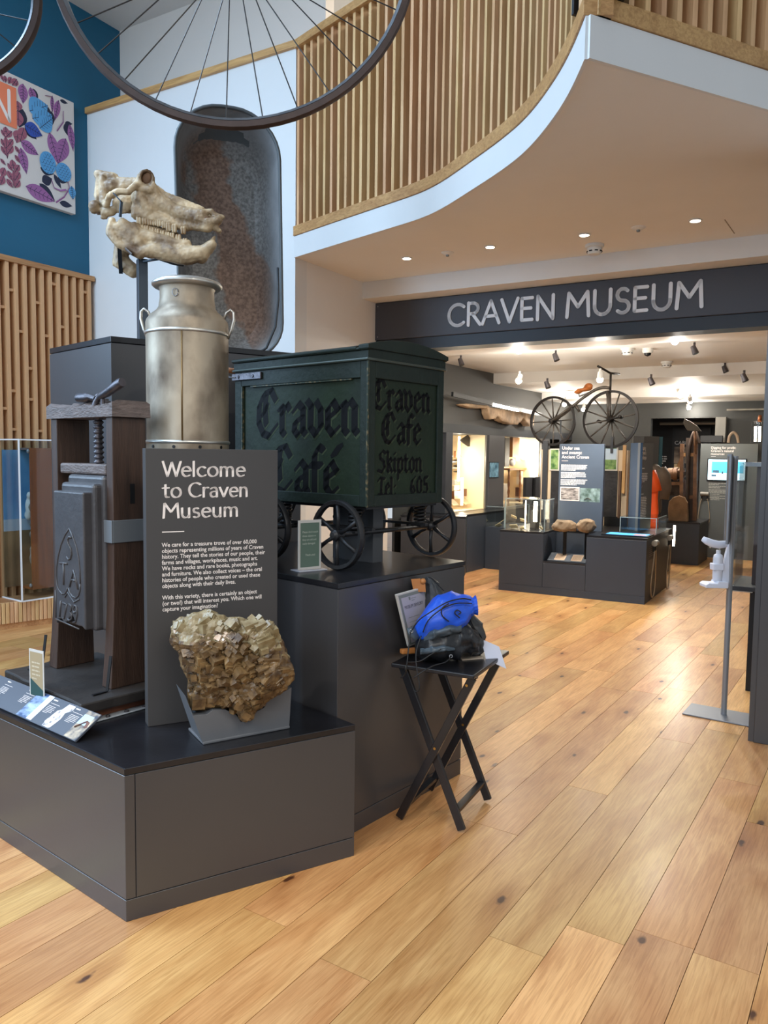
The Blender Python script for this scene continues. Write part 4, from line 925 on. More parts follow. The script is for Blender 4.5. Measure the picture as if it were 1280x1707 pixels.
fq = Fr((W(238, 570, SKD).x, W(238, 570, SKD).y, 0), R(30)); ztop = S(500, 850)[2]
m = M(fq); m.box(-.024, .024, -.024, .024, ZT + .0005, ztop + .01); m.build('post', M_MOUNT, pst, bevel=.002)
m = M(); m.tube([S(505, 850, -40), S(640, 830, -60), S(760, 870, -40), S(850, 885, 0)], .006, 6); m.build('cradle_arm', M_MOUNT, pst, smooth=True)
m = M(); m.bar(S(300, 700, -190), S(315, 950, 150), .02, .006); m.build('jaw_bracket', M_MOUNT, pst)
m = M(); m.bar(S(355, 740, -205), S(410, 790, -195), .035, .006); m.build('jaw_clip', mat('clip_grey', (112, 116, 122), .4), pst)
m = M(); m.bar(S(255, 270, -215), S(320, 340, -215), .03, .006); m.bar(S(320, 340, -215), S(308, 470, -200), .014, .006); m.build('cheek_bracket', M_MOUNT, pst)
m = M(); m.bar((0, 0, 0), (0, 0, .001), .001, .001) if False else None
mr = M(); pq = W(302, 500, SKD + .25); f9 = Fr((pq.x, pq.y, 0), R(30)); mr.box(-.016, .016, -.016, .016, ZT + .0005, S(840, 890)[2]); mr.build('rear_post', M_MOUNT, pst, bevel=.002)

# ------------------------------------------------------------------ tin bath stood on end
bo = W(388, 590, 4.78); bo.z = ZT + .001; bfr = Fr(bo, math.atan2(.30, .954))
bh = thing('tin_bath', 'rusty grey tin bathtub stood upright on the back plinth', 'bathtub', bo, bfr.rz)
BW, BH = .304, 1.47; sh = .035
def outline(w_, zb, zt_, rb, rt, y, dx=0.0, lean=0.0):
    pts = []
    for (cx, cz, r_, a0, a1) in ((w_ - rt, zt_ - rt, rt, 0, 90), (-(w_ - rt), zt_ - rt, rt, 90, 180), (-(w_ - rb), zb + rb, rb, 180, 270), (w_ - rb, zb + rb, rb, 270, 360)):
        for k in range(9):
            a = R(a0 + (a1 - a0) * k / 8); x = cx + r_ * math.cos(a); z = cz + r_ * math.sin(a); pts.append((x + dx - lean * z, y, z))
    return pts
LN = .02
def rust_mat():
    m = bpy.data.materials.new('rusty_enamel'); m.use_nodes = True; nt = m.node_tree; N = nt.nodes; L = nt.links; b = N['Principled BSDF']
    tc = N.new('ShaderNodeTexCoord')
    def nz(s_, d, vec=None):
        n = N.new('ShaderNodeTexNoise'); n.inputs['Scale'].default_value = s_; n.inputs['Detail'].default_value = d; L.new(tc.outputs['Object'], n.inputs['Vector']); return n.outputs['Fac']
    def ramp(f, p0, p1, a, c):
        r = N.new('ShaderNodeValToRGB'); e = r.color_ramp.elements; e[0].position = p0; e[1].position = p1; e[0].color = a; e[1].color = c; L.new(f, r.inputs['Fac']); return r
    sx = N.new('ShaderNodeSeparateXYZ'); L.new(tc.outputs['Object'], sx.inputs[0])
    # rust patch: a diagonal band from the upper left to the lower right of the bottom of the tub
    def mth(op, a, c, d=None):
        n = N.new('ShaderNodeMath'); n.operation = op
        for i, v in enumerate((a, c, d)):
            if v is None: continue
            if isinstance(v, (int, float)): n.inputs[i].default_value = v
            else: L.new(v, n.inputs[i])
        return n.outputs[0]
    diag = mth('ADD', mth('MULTIPLY', sx.outputs['X'], 1.0), mth('MULTIPLY', sx.outputs['Z'], .33))   # centre line value about .25
    dist = mth('ABSOLUTE', mth('SUBTRACT', diag, .275), 0)
    big = nz(4.5, 6); d2 = mth('ADD', dist, mth('MULTIPLY_ADD', big, .42, -.21))
    mask = ramp(d2, .135, .17, (1, 1, 1, 1), (0, 0, 0, 1))
    fine = nz(55, 8); spk = ramp(fine, .38, .62, (.13, .075, .05, 1), (.25, .155, .11, 1))
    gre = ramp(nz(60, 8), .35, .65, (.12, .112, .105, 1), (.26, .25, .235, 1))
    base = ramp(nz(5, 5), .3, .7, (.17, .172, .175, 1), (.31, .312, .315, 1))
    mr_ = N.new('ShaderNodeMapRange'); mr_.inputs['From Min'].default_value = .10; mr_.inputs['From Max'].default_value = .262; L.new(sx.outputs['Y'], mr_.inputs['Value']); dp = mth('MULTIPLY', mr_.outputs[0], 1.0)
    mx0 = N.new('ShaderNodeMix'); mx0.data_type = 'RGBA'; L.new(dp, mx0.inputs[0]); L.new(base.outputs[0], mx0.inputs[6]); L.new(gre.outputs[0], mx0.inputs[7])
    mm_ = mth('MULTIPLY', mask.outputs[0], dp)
    mx = N.new('ShaderNodeMix'); mx.data_type = 'RGBA'; L.new(mm_, mx.inputs[0]); L.new(mx0.outputs[2], mx.inputs[6]); L.new(spk.outputs[0], mx.inputs[7])
    L.new(mx.outputs[2], b.inputs['Base Color']); b.inputs['Roughness'].default_value = .55; b.inputs['Metallic'].default_value = .15
    bp = N.new('ShaderNodeBump'); bp.inputs['Strength'].default_value = .35; bp.inputs['Distance'].default_value = .004; L.new(fine, bp.inputs['Height']); L.new(bp.outputs[0], b.inputs['Normal'])
    return m
M_BATH = rust_mat(); M_BATHO = mat('bath_outside', (92, 96, 98), .5, metal=.4, var=.15, scale=4)
m = M(bfr); inner = [outline(BW, 0, BH, .22, .27, 0, 0, LN), outline(BW - .02, .03, BH - .03, .21, .26, .09, 0, LN), outline(BW - .045, .07, BH - .09, .20, .25, .20, -.004, LN), outline(BW - .075, .12, BH - .16, .17, .22, .262, -.008, LN), outline(BW - .105, .15, BH - .20, .14, .19, .28, -.008, LN)]
m.loft(inner, cap=False); m.add(inner[-1], [tuple(range(36))])
m.build('basin', M_BATH, bh, smooth=60)
m = M(bfr); outer = [outline(BW + .004, -.001, BH + .004, .22, .27, .001, 0, LN), outline(BW - .016, .026, BH - .026, .21, .26, .09, 0, LN), outline(BW - .06, .10, BH - .15, .18, .22, .275, -.006, LN), outline(BW - .10, .14, BH - .19, .14, .19, .295, -.006, LN)]
m.loft(outer, cap=False); m.add(outer[-1], [tuple(range(36))[::-1]]); m.build('outer_shell', M_BATHO, bh, smooth=60)
m = M(bfr); m.tube(outline(BW + .004, .004, BH + .002, .222, .272, .0, 0, LN), .0105, 8, closed=True); m.build('rolled_rim', M_BATHO, bh, smooth=True)
rp = W(463, 480, 4.80); m = M()
m.tube([tuple(W(463, 446, 4.80)), tuple(W(464, 500, 4.80)), tuple(W(459, 545, 4.79)), tuple(W(444, 580, 4.78)), tuple(W(425, 592, 4.78))], .008, 6); m.build('rim_repair', mat('dark_rim', (40, 44, 48), .5), bh, smooth=True)

# ------------------------------------------------------------------ handcart
cB = W(611, 845, 3.32); cz = .0
cartf = Fr((cB.x, cB.y, 1.047), math.atan2(azd(41).y, azd(41).x))   # x = along the lettered end, y = along the long side
CWd, CLn, ZB_, ZT_ = .54, .90, .275, .905
M_GREEN = mat('cart_green', (32, 47, 30), .6, scale=6, bump=.25, bscale=30, coat=.0, spec=.3, col2=(22, 32, 22), sharp=(.25, .75))
M_GREENF = mat('cart_frame_green', (27, 39, 32), .58, spec=.35, col2=(22, 32, 26), scale=9, bump=.3, bscale=35)
M_INK = mat('cart_letter', (12, 13, 16), .7, spec=.2); M_INK2 = mat('cart_letter_shadow', (58, 68, 50), .7, spec=.2)
M_WORN = mat('cart_worn_edge', (112, 98, 68), .6, col2=(34, 46, 34), scale=55, sharp=(.5, .68))
hc = thing('handcart', 'dark green two-axle delivery handcart with black gothic lettering', 'handcart', cartf.o, cartf.rz)
m = M(cartf); m.box(.012, CWd - .012, .012, CLn - .012, ZB_ + .004, ZT_); m.build('box_panels', M_GREEN, hc)
def frame_face(f, wd, nm):
    for (x0, x1, z0, z1) in ((0, .05, ZB_, ZT_), (wd - .045, wd, ZB_, ZT_), (.05, wd - .045, ZT_ - .075, ZT_), (.05, wd - .045, ZB_, ZB_ + .05)):
        m = M(f); m.box(x0, x1, z0, z1, -.012, .0); m.build(nm, M_GREENF, hc, bevel=.003)
fE = Fr(cartf.o, 0, Matrix((cartf.m @ Vector((1, 0, 0)), Vector((0, 0, 1)), cartf.m @ Vector((0, -1, 0)))).transposed())             # lettered end
fL = Fr(cartf(0, CLn, 0), 0, Matrix((cartf.m @ Vector((0, -1, 0)), Vector((0, 0, 1)), cartf.m @ Vector((-1, 0, 0)))).transposed())   # long side
frame_face(fE, CWd, 'end_frame'); frame_face(fL, CLn, 'side_frame')
m = M(cartf); m.bar((-.001, -.001, ZB_), (-.001, -.001, ZT_), .008, .008); m.build('worn_corner', M_WORN, hc)
m = M(fL); m.box(.05, .0585, ZB_ + .05, ZT_ - .075, -.012, .0006); m.build('worn_edge', M_WORN, hc)
m = M(fL); m.box(.12, CLn - .10, ZT_ - .081, ZT_ - .0755, -.011, .0003); m.build('worn_edge', M_WORN, hc)
def roofz(x): return .945 + .034 * (1 - ((x - CWd / 2) / (CWd / 2)) ** 2)
def roof_strip(m, x0, x1, y0, y1, zb, dz):
    pts = [(x0 + (x1 - x0) * k / 14) for k in range(15)]
    poly = [(x, roofz(x) + dz) for x in pts] + [(x1, zb), (x0, zb)]
    f2 = Fr(cartf(0, 0, 0), 0, cartf.m); m.slab(poly, y0, y1, f2)
m = M(cartf); roof_strip(m, -.004, CWd + .004, -.004, CLn + .004, ZT_ + .001, .0); m.build('lid_side', M_GREENF, hc, bevel=.002)
m = M(cartf); roof_strip(m, -.014, CWd + .014, -.014, .045, .95, .027); m.build('lid_end_board', M_GREENF, hc, bevel=.003)
m = M(cartf); roof_strip(m, -.014, CWd + .014, .06, CLn + .01, .95, .02); m.build('lid', M_GREENF, hc, bevel=.003)
for z_ in (ZT_ + .002, .952):
    m = M(cartf); m.tube([(-.006, CLn + .006, z_), (-.006, -.006, z_)] + [(x, -.006, z_ + (0 if z_ < .93 else (roofz(x) - .945))) for x in [CWd * k / 10 for k in range(11)]] + [(CWd + .006, -.006, z_), (CWd + .006, CLn, z_)], .0065, 8); m.build('bead', mat('bead_dark', (70, 78, 72), .4, metal=.3) if z_ < .92 else M_GREENF, hc, smooth=40)
def onL(px, py): d = PLN(px, py, fL.o, fL.m @ Vector((0, 0, 1))) - fL.o; return d.dot(fL.m @ Vector((1, 0, 0))), d.z
def onE(px, py): d = PLN(px, py, fE.o, fE.m @ Vector((0, 0, 1))) - fE.o; return d.dot(fE.m @ Vector((1, 0, 0))), d.z
def black(f, s_, p0, p1, size, d0=-.0112, nw=.25, sh_=True):
    w1 = pen(M(), BLACK, s_, size, [], f, width_only=True); ws = (p1[0] - p0[0]) / w1
    if sh_:
        m = M(f); pen(m, BLACK, s_, size, nib('flat', nw * 1.05, 40, .1), f, p0[0] + .006, p0[1] - .005, d0=d0, wscale=ws); m.build('letter_shadow', M_INK2, hc)
    x = p0[0]; m = M(f)
    slope = (p1[1] - p0[1]) / (p1[0] - p0[0])
    for ch in s_:
        if ch == ' ': x = pen(m, BLACK, ch, size, [], f, x, wscale=ws); continue
        m = M(f); x2 = pen(m, BLACK, ch, size, nib('flat', nw, 40, .1), f, x, p0[1] + slope * (x - p0[0]), d0=d0 + .0005, wscale=ws); m.build('letter', M_INK, hc); x = x2
a = onL(427, 728); b = onL(600, 724); black(fL, 'Craven', (a[0], a[1]), (b[0], b[1]), .150)
a = onL(449, 820); b = onL(566, 817); black(fL, 'Cafe', (a[0], a[1]), (b[0], a[1]), .150)
m = M(fL); xx = b[0] - .055; m.slab([(0, 0)], 0, 0) if False else None
pen(m, BLACK, '^', .150, nib('flat', .24, 20, .1), fL, b[0] + .0, a[1], d0=-.0107); m.build('letter', M_INK, hc)
for s_, p, q, sz_ in (('Craven', (625, 682), (722, 688), .088), ('Cafe', (640, 739), (707, 740), .09), ('Skipton', (633, 787), (708, 788), .066), ('Tel:', (634, 828), (664, 828), .060), ('605.', (687, 825), (723, 824), .066)):
    a = onE(*p); b = onE(*q); black(fE, s_, (a[0], (a[1] + b[1]) / 2), (b[0], (a[1] + b[1]) / 2), sz_, nw=.235)
m = M(cartf); m.box(-.012, -.001, CLn - .21, CLn + .01, ZT_ - .045, ZT_ - .012); m.build('handle_bracket', M_IRON, hc, bevel=.002)
for y in (CLn - .04, CLn - .15):
    m = M(cartf); m.lathe([(.009, -.016), (.009, -.01), (0, -.018)], 8, cx=.0, cy=y, cz=ZT_ - .028, axis='x'); m.build('bolt', M_IRON, hc)
m = M(); m.tube([tuple(cartf(-.008, CLn - .02, ZT_ - .03)), tuple(cartf(-.01, CLn + .03, ZT_ - .025)), tuple(cartf(-.03, CLn + .06, ZT_ + .01)), tuple(cartf(-.03, CLn + .08, ZT_ + .06))], [.014, .014, .012, .010], 6, flat=.25); m.build('handle_arm', mat('galvanised', (150, 154, 160), .4, metal=.8), hc, smooth=True)
m = M(cartf); m.tube([(-.03, CLn + .055, ZT_ + .012), (CWd + .03, CLn + .055, ZT_ + .012)], .014, 10); m.build('push_handle', mat('handle_wood', (150, 96, 56), .5), hc, smooth=True)
# running gear
M_WHEEL = mat('cart_wheel_black', (46, 46, 48), .42, metal=.4, var=.2, scale=20, bump=.2, bscale=50)
WR = .152
def wheel_parts(cx, cy):
    f = Fr(cartf(cx, cy, WR + .001), 0, cartf.m)
    m = M(f); m.lathe([(WR - .018, -.013), (WR - .004, -.016), (WR, -.009), (WR, .009), (WR - .004, .016), (WR - .018, .013), (WR - .022, 0), (WR - .018, -.013)], 40, axis='x'); rim = m.build('wheel', M_WHEEL, hc, smooth=40)
    for k in range(6):
        a = R(30 + 60 * k); m = M(f); m.tube([(0, .02 * math.cos(a), .02 * math.sin(a)), (0, .07 * math.cos(a + .05), .07 * math.sin(a + .05)), (0, (WR - .018) * math.cos(a), (WR - .018) * math.sin(a))], [.011, .0085, .0105], 6); m.build('spoke', M_WHEEL, rim, smooth=True)
    m = M(f); m.lathe([(0, -.036), (.014, -.034), (.018, -.028), (.024, -.022), (.024, .022), (.016, .026), (0, .028)], 16, axis='x'); m.build('hub', M_WHEEL, rim, smooth=40)
for cy in (.105, .565):
    for cx in (-.07, .595): wheel_parts(cx, cy)
    m = M(cartf); m.tube([(-.07, cy, WR), (.595, cy, WR)], .011, 8); m.build('axle', M_WHEEL, hc, smooth=True)
    for cx in (.04, .50):
        m = M(cartf); pts = [(cx + .026 * math.cos(t * .5), cy + .026 * math.sin(t * .5), WR + .015 + t * (ZB_ - WR - .02) / 75) for t in range(76)]; m.tube(pts, .0065, 6); m.build('coil_spring', M_WHEEL, hc, smooth=True)
        m = M(cartf); m.box(cx - .03, cx + .03, cy - .03, cy + .03, WR + .005, WR + .013); m.build('spring_seat', M_WHEEL, hc)
        m = M(cartf); m.tube([(cx + .07, cy, ZB_), (cx + .09, cy + .05, ZB_ - .05), (cx + .05, cy + .04, WR + .03), (cx + .02, cy + .02, WR + .01)], .008, 6); m.build('stay', M_WHEEL, hc, smooth=True)
for x in (.08, .46):
    m = M(cartf); m.bar((x, .03, WR + .02), (x, .65, WR + .02), .022, .012); m.build('chassis_bar', M_WHEEL, hc)
m = M(cartf); m.box(.02, CWd - .02, .02, CLn - .02, ZB_ - .012, ZB_ + .003); m.build('floor_board', M_BLACK, hc)
# plain grey support block under the cart
m = M(cartf); m.box(.20, .27, .14, .40, .0005, ZB_ - .013); tag(m.build('support_block', mat('grey_block', (70, 72, 76), .5)), 'grey support block under the handcart between its wheels', 'block')
# please-do-not-touch notice
no = G(497, 953, 1.047); ne = G(550, 948, 1.047); nx = (ne - no); nx.z = 0; NWd = nx.length; nx.normalize(); nf = Fr(no + Vector((0, 0, .0005)), 0, Matrix((nx, Vector((0, 0, 1)), Vector((nx.y, -nx.x, 0)))).transposed())
nt_ = thing('touch_notice', 'small framed green notice asking visitors not to touch, beside the cart wheel', 'sign', no, math.atan2(nx.y, nx.x)); NH = (no - W(500, 868, no.y)).length
NWd = .115
m = M(nf); m.box(-.012, NWd + .014, 0, .005, -.045, .03); m.build('foot', mat('perspex_foot', (176, 178, 188), .2), nt_, bevel=.001)
m = M(nf); m.box(0, NWd, .006, NH, -.006, 0); m.build('holder', mat('perspex_white', (198, 196, 192), .25), nt_, bevel=.001)
m = M(nf); rect(m, nf, .010, NWd - .010, .016, NH - .012, .0005); m.build('green_card', mat('sage_card', (92, 112, 100), .35), nt_)
m = M()
for i, s_ in enumerate(("Please don't touch", 'these objects as', 'they are old and', 'easily damaged.')): type_mesh(s_, .0122, nf, .020, NH - .055 - i * .0165, m=m, d0=.001, sx=.86)
type_mesh('Thank you!', .0122, nf, .034, NH - .055 - 6 * .0165, m=m, d0=.001, sx=.9); m.build('notice_text', mat('notice_text', (190, 196, 186), .5), nt_)

# ------------------------------------------------------------------ oak slat screen on the teal wall
zs = 3.25
M_SCR = mat('oak_screen', (208, 160, 114), .5, var=.07, scale=3, stretch=(9, 9, .5)); M_SCRB = mat('oak_screen_back', (150, 106, 74), .6, var=.08, scale=3, stretch=(9, 9, .5))
ss = thing('slat_screen', 'oak slat screen with short cross blocks against the teal wall', 'screen', UN(U_T + .05, 4.4, 0), RZ_ROOM)
m = M(FR); m.box(U_T + .001, U_T + .012, 2.2, 5.18, 0, zs - .05); m.build('backing_board', M_SCRB, ss)
m = M(FR); m.box(U_T + .001, U_T + .10, 2.2, 5.20, zs - .05, zs); m.build('top_rail', oak('oak_rail_n', (192, 146, 92), (166, 118, 70), NN, rough=.45, rnd=.04), ss, bevel=.003)
first = None
for k in range(34):
    n_ = 5.155 - .0867 * k; mw = Matrix.Translation(UN(U_T + .0125, n_ - .03, .0)) @ Matrix.Rotation(RZ_ROOM, 4, 'Z')
    if first is None:
        tm = M(); tm.box(0, .078, 0, .034, .06, zs - .051); first = tm.build('slat', M_SCR, ss); first.data.transform(ROOT[ss.name]); first.matrix_basis = ROOT[ss.name].inverted() @ mw
    else: dup(first, ss, mw)
bf = None
for n_, z_ in ((4.332, 2.962), (4.744, 3.097), (5.102, 3.085), (4.568, 2.896), (4.225, 2.801), (4.996, 2.841), (4.831, 2.715), (4.397, 2.612), (4.651, 2.608), (4.471, 2.292), (4.295, 2.076), (4.548, 2.012), (4.202, 1.916), (4.373, 1.734), (4.631, 1.728), (4.9, 2.3), (5.08, 2.2)):
    k = math.floor((5.155 - n_) / .0867); nb_ = 5.155 - .0867 * (k + 1) + .0045
    mw = Matrix.Translation(UN(U_T + .0125, nb_, z_ - .012)) @ Matrix.Rotation(RZ_ROOM, 4, 'Z')
    if bf is None:
        tm = M(); tm.box(0, .062, 0, .0515, 0, .024); bf = tm.build('cross_block', M_SCR, ss); bf.data.transform(ROOT[ss.name]); bf.matrix_basis = ROOT[ss.name].inverted() @ mw
    else: dup(bf, ss, mw)

# ------------------------------------------------------------------ printed floral canvas
cn0, cn1, cz0, cz1 = 3.45, 5.02, 3.80, 4.83
fcv = Fr(UN(U_T + .06, cn0, cz0), 0, Matrix((NN, Vector((0, 0, 1)), RR)).transposed())
cvs = thing('floral_canvas', 'canvas print of pink and blue flowers with an orange lettered square, on the teal wall', 'canvas', UN(U_T + .03, (cn0 + cn1) / 2, cz0), RZ_ROOM)
m = M(fcv); m.box(0, cn1 - cn0, 0, cz1 - cz0, -.058, 0); m.build('canvas', mat('canvas_cream', (208, 198, 190), .7, bump=.15, bscale=220), cvs, bevel=.004)
C_PU, C_RO, C_NA, C_BL, C_DB = [mat(n_, c, .65) for n_, c in (('print_purple', (150, 92, 142)), ('print_rose', (150, 84, 100)), ('print_navy', (28, 32, 56)), ('print_blue', (84, 150, 196)), ('print_deep_blue', (44, 74, 156)))]
def cvp(px, py): d = PLN(px / 6.564, 100 + py / 6.564, fcv.o, RR) - fcv.o; return d.dot(NN), d.z
cvd = [.0004]
def leaf_shape(m, a, b, wd, side=0.0):
    wd *= 1.3
    A, B = Vector(cvp(*a)), Vector(cvp(*b)); t = (B - A); n_ = Vector((-t.y, t.x)).normalized(); L_ = t.length; pts = []
    for k in range(11): u = k / 10; pts.append(A + t * u + n_ * (math.sin(math.pi * u ** .8) * wd * L_ + side * L_ * math.sin(math.pi * u)))
    for k in range(10, -1, -1): u = k / 10; pts.append(A + t * u - n_ * (math.sin(math.pi * u ** .8) * wd * L_ - side * L_ * math.sin(math.pi * u)))
    cvd[0] += .00004; m.add([(p.x, p.y, cvd[0]) for p in pts], [tuple(range(len(pts)))[::-1]])
    return A, B, n_, L_
def veins(m, A, B, n_, L_, wd, k=7):
    cvd[0] += .00004
    def ln(p, q, w_):
        t = (q - p).normalized(); s_ = Vector((-t.y, t.x)) * w_; m.add([(p.x + s_.x, p.y + s_.y, cvd[0]), (p.x - s_.x, p.y - s_.y, cvd[0]), (q.x - s_.x, q.y - s_.y, cvd[0]), (q.x + s_.x, q.y + s_.y, cvd[0])], [(0, 1, 2, 3)])
    ln(A, B, .0025)
    for i in range(1, k):
        u = i / k; P = A.lerp(B, u); r_ = math.sin(math.pi * u ** .8) * wd * L_ * .8
        for s_ in (-1, 1): ln(P, P + n_ * s_ * r_ + (B - A).normalized() * r_ * .6, .0018)
leafs = [(M(fcv), C_PU, [((540, 790), (640, 1150), .16), ((720, 860), (640, 1130), .2), ((225, 890), (420, 1040), .22), ((225, 960), (290, 1250), .17), ((280, 1380), (600, 1550), .17), ((250, 260), (250, 480), .22), ((330, 300), (380, 470), .24), ((570, 390), (570, 580), .1), ((640, 440), (600, 660), .13), ((760, 700), (800, 1000), .12)], True),
         (M(fcv), C_RO, [((60, 730), (70, 830), .3), ((130, 780), (60, 850), .2), ((10, 760), (60, 850), .2), ((60, 830), (80, 1080), .12), ((10, 860), (60, 970), .2), ((140, 870), (80, 950), .2), ((140, 940), (80, 1030), .2), ((10, 940), (70, 1050), .2), ((200, 770), (180, 910), .3), ((260, 740), (220, 890), .25), ((130, 1090), (150, 1200), .3), ((80, 1130), (140, 1220), .22), ((210, 1150), (160, 1230), .22), ((150, 1200), (150, 1400), .1), ((80, 1210), (140, 1330), .22), ((215, 1230), (160, 1320), .22), ((215, 1320), (160, 1400), .22), ((70, 1300), (140, 1400), .22), ((0, 1190), (40, 1270), .25), ((50, 1180), (10, 1280), .25), ((0, 1080), (60, 1150), .2), ((40, 1270), (0, 1370), .25), ((0, 150), (40, 240), .2), ((50, 170), (60, 250), .25), ((120, 190), (90, 260), .25), ((180, 210), (130, 280), .25), ((190, 230), (170, 290), .2), ((160, 940), (215, 1030), .2), ((160, 1040), (220, 1130), .2), ((190, 450), (200, 560), .4), ((195, 560), (200, 730), .3)], False),
         (M(fcv), C_NA, [((360, 310), (410, 460), .22), ((430, 490), (580, 620), .25), ((560, 560), (570, 720), .2), ((270, 720), (400, 870), .25), ((460, 1330), (570, 1300), .3), ((590, 1250), (670, 1410), .15), ((430, 1350), (600, 1540), .17), ((650, 1560), (790, 1600), .16), ((655, 440), (740, 475), .16), ((715, 690), (760, 850), .25), ((250, 540), (210, 740), .25), ((440, 1180), (590, 1250), .22), ((630, 1290), (730, 1340), .25), ((710, 690), (790, 700), .18)], False),
         (M(fcv), C_DB, [((265, 710), (460, 830), .27)], True),
         (M(fcv), C_BL, [((320, 560), (520, 500), .35), ((350, 640), (570, 610), .3), ((430, 750), (570, 640), .3), ((780, 1380), (795, 1530), .25)], True)]
for m, mt, ls, vn in leafs[::-1] if False else [leafs[i] for i in (2, 0, 1, 3, 4)]:
    v_ = M(fcv)
    for a, b, wd in ls:
        r_ = leaf_shape(m, a, b, wd)
        veins(v_, *r_, wd, 7 if vn else 2)
    m.build('printed_leaves', mt, cvs)['kind'] = 'stuff'; v_.build('leaf_veins', C_NA, cvs)['kind'] = 'stuff'
def berry(cx, cy, rx, ry):
    cvd[0] += .0001; A = Vector(cvp(cx, cy)); bx_ = abs(cvp(cx + rx, cy)[0] - A.x); by_ = abs(cvp(cx, cy + ry)[1] - A.y)
    m = M(fcv); m.add([(A.x + bx_ * math.cos(k * math.pi / 12), A.y + by_ * math.sin(k * math.pi / 12), cvd[0]) for k in range(24)], [tuple(range(24))]); b_ = m.build('printed_berry', C_BL, cvs)
    m = M(fcv)
    for j in range(-3, 4):
        for i in range(-3, 4):
            x = A.x + (i + .5 * (j % 2)) * bx_ * .36; y = A.y + j * by_ * .27
            if ((x - A.x) / bx_) ** 2 + ((y - A.y) / by_) ** 2 < .8:
                m.tube([(x + bx_ * .18 * math.cos(R(a)), y + by_ * .18 * math.sin(R(a)), cvd[0] + .0003) for a in range(180, 361, 30)], .0018, 4, flat=.2)
    o = m.build('scale_lines', C_NA, b_); o['kind'] = 'stuff'
berry(520, 1125, 88, 120); berry(693, 1230, 84, 100)
m = M(fcv)
for pts in (((740, 1330), (760, 1400), (700, 1500), (610, 1560)), ((690, 560), (690, 680), (620, 780)), ((560, 1310), (590, 1400), (660, 1430), (720, 1420)), ((560, 400), (490, 390))): m.tube([cvp(*p) + (cvd[0] + .0002,) for p in pts], .008, 6, flat=.08)
m.build('stems', C_PU, cvs)['kind'] = 'stuff'
q0, q1 = cvp(0, 690), cvp(172, 300); cvd[0] += .0003
sy0 = cvp(172, 755)[1]; sy1 = cvp(172, 312)[1]; sx1 = q1[0]
m = M(fcv); rect(m, fcv, sx1 - .62, sx1, sy0, sy1, cvd[0]); m.build('orange_square', mat('print_orange', (226, 122, 84), .6), cvs)
na = cvp(78, 660); nb_ = cvp(115, 340); h_ = nb_[1] - na[1]
m = M(fcv); pen(m, ROMAN, 'N', h_ / 1.02, nib('round', .12), fcv, cvp(115, 660)[0] - .76 * h_, na[1], d0=cvd[0] + .0003); m.build('letter', mat('print_white', (226, 214, 206), .6), cvs)

# ------------------------------------------------------------------ low slatted platform and the acrylic case on it
zp = .235; c0 = G(37, 1003, zp); c1_ = G(87, 995.5, zp); dR = (c1_ - c0).normalized(); dL = Vector((-dR.y, dR.x, 0))
e0 = W(180, 735, 7.2); RZc = math.atan2(dR.y, dR.x); cfz = Fr(c0, RZc)
# width along dR until photo column 180
tt = 0.0
while pxy(c0 + dR * tt)[0] < 181 and tt < 3: tt += .01
CWx = tt; CZt = 1.55 + (752 - 735) * c0.y / FPX; CHt = CZt - zp
bf0 = G(4, 1050); bf1 = G(87, 1039); dB = (bf1 - bf0).normalized(); pfz = Fr((bf0.x, bf0.y, 0), math.atan2(dB.y, dB.x))
lo = thing('slatted_platform', 'low oak platform with an upright slatted front, under the acrylic case', 'platform', bf0.xy.to_3d(), pfz.rz)
m = M(pfz); m.box(-.85, 1.9, .016, .38, .0, zp - .002); m.build('platform_top', oak('oak_plat', (196, 150, 98), (168, 122, 74), dB, rough=.4, rnd=.02), lo, bevel=.003)
m = M(pfz); m.box(-.85, 1.9, -.004, .0155, .0, .05); m.build('kick_rail', M_OAKH, lo)
first = None
for k in range(56):
    x = -.84 + k * .0348; mw = Matrix.Translation(pfz(x, 0, .051)) @ Matrix.Rotation(pfz.rz, 4, 'Z')
    if first is None:
        tm = M(); tm.prism([(0, -.008), (.006, -.013), (.025, -.013), (.031, -.008), (.031, .0155), (0, .0155)], 0, zp - .056); first = tm.build('slat', M_OAKV, lo); first.data.transform(ROOT[lo.name]); first.matrix_basis = ROOT[lo.name].inverted() @ mw
    else: dup(first, lo, mw)
ac = thing('acrylic_case', 'large clear acrylic display case over the mahogany diorama box', 'display case', c0 + Vector((0, 0, .001)), RZc)
for nm, (x0, x1, y0, y1, z0, z1) in (('acrylic_sheet', (0, CWx, 0, .008, .0, CHt)), ('acrylic_sheet', (-.0, .008, .009, .33, 0, CHt)), ('acrylic_sheet', (CWx - .008, CWx, .009, .33, 0, CHt)), ('acrylic_sheet', (0, CWx, 0, .33, CHt + .0005, CHt + .009))):
    m = M(Fr(c0 + Vector((0, 0, .001)), RZc)); m.box(x0, x1, y0, y1, z0, z1); m.build(nm, M_ACRYL, ac)
fz = Fr(c0 + Vector((0, 0, .001)), RZc)
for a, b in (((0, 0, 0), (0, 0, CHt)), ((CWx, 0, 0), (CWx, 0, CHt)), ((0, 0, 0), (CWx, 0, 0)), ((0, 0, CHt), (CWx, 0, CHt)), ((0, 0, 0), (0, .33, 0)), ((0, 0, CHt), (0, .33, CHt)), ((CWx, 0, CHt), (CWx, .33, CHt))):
    m = M(fz); m.bar(a, b, .012, .012); m.build('edge_glint', M_EDGE, ac)
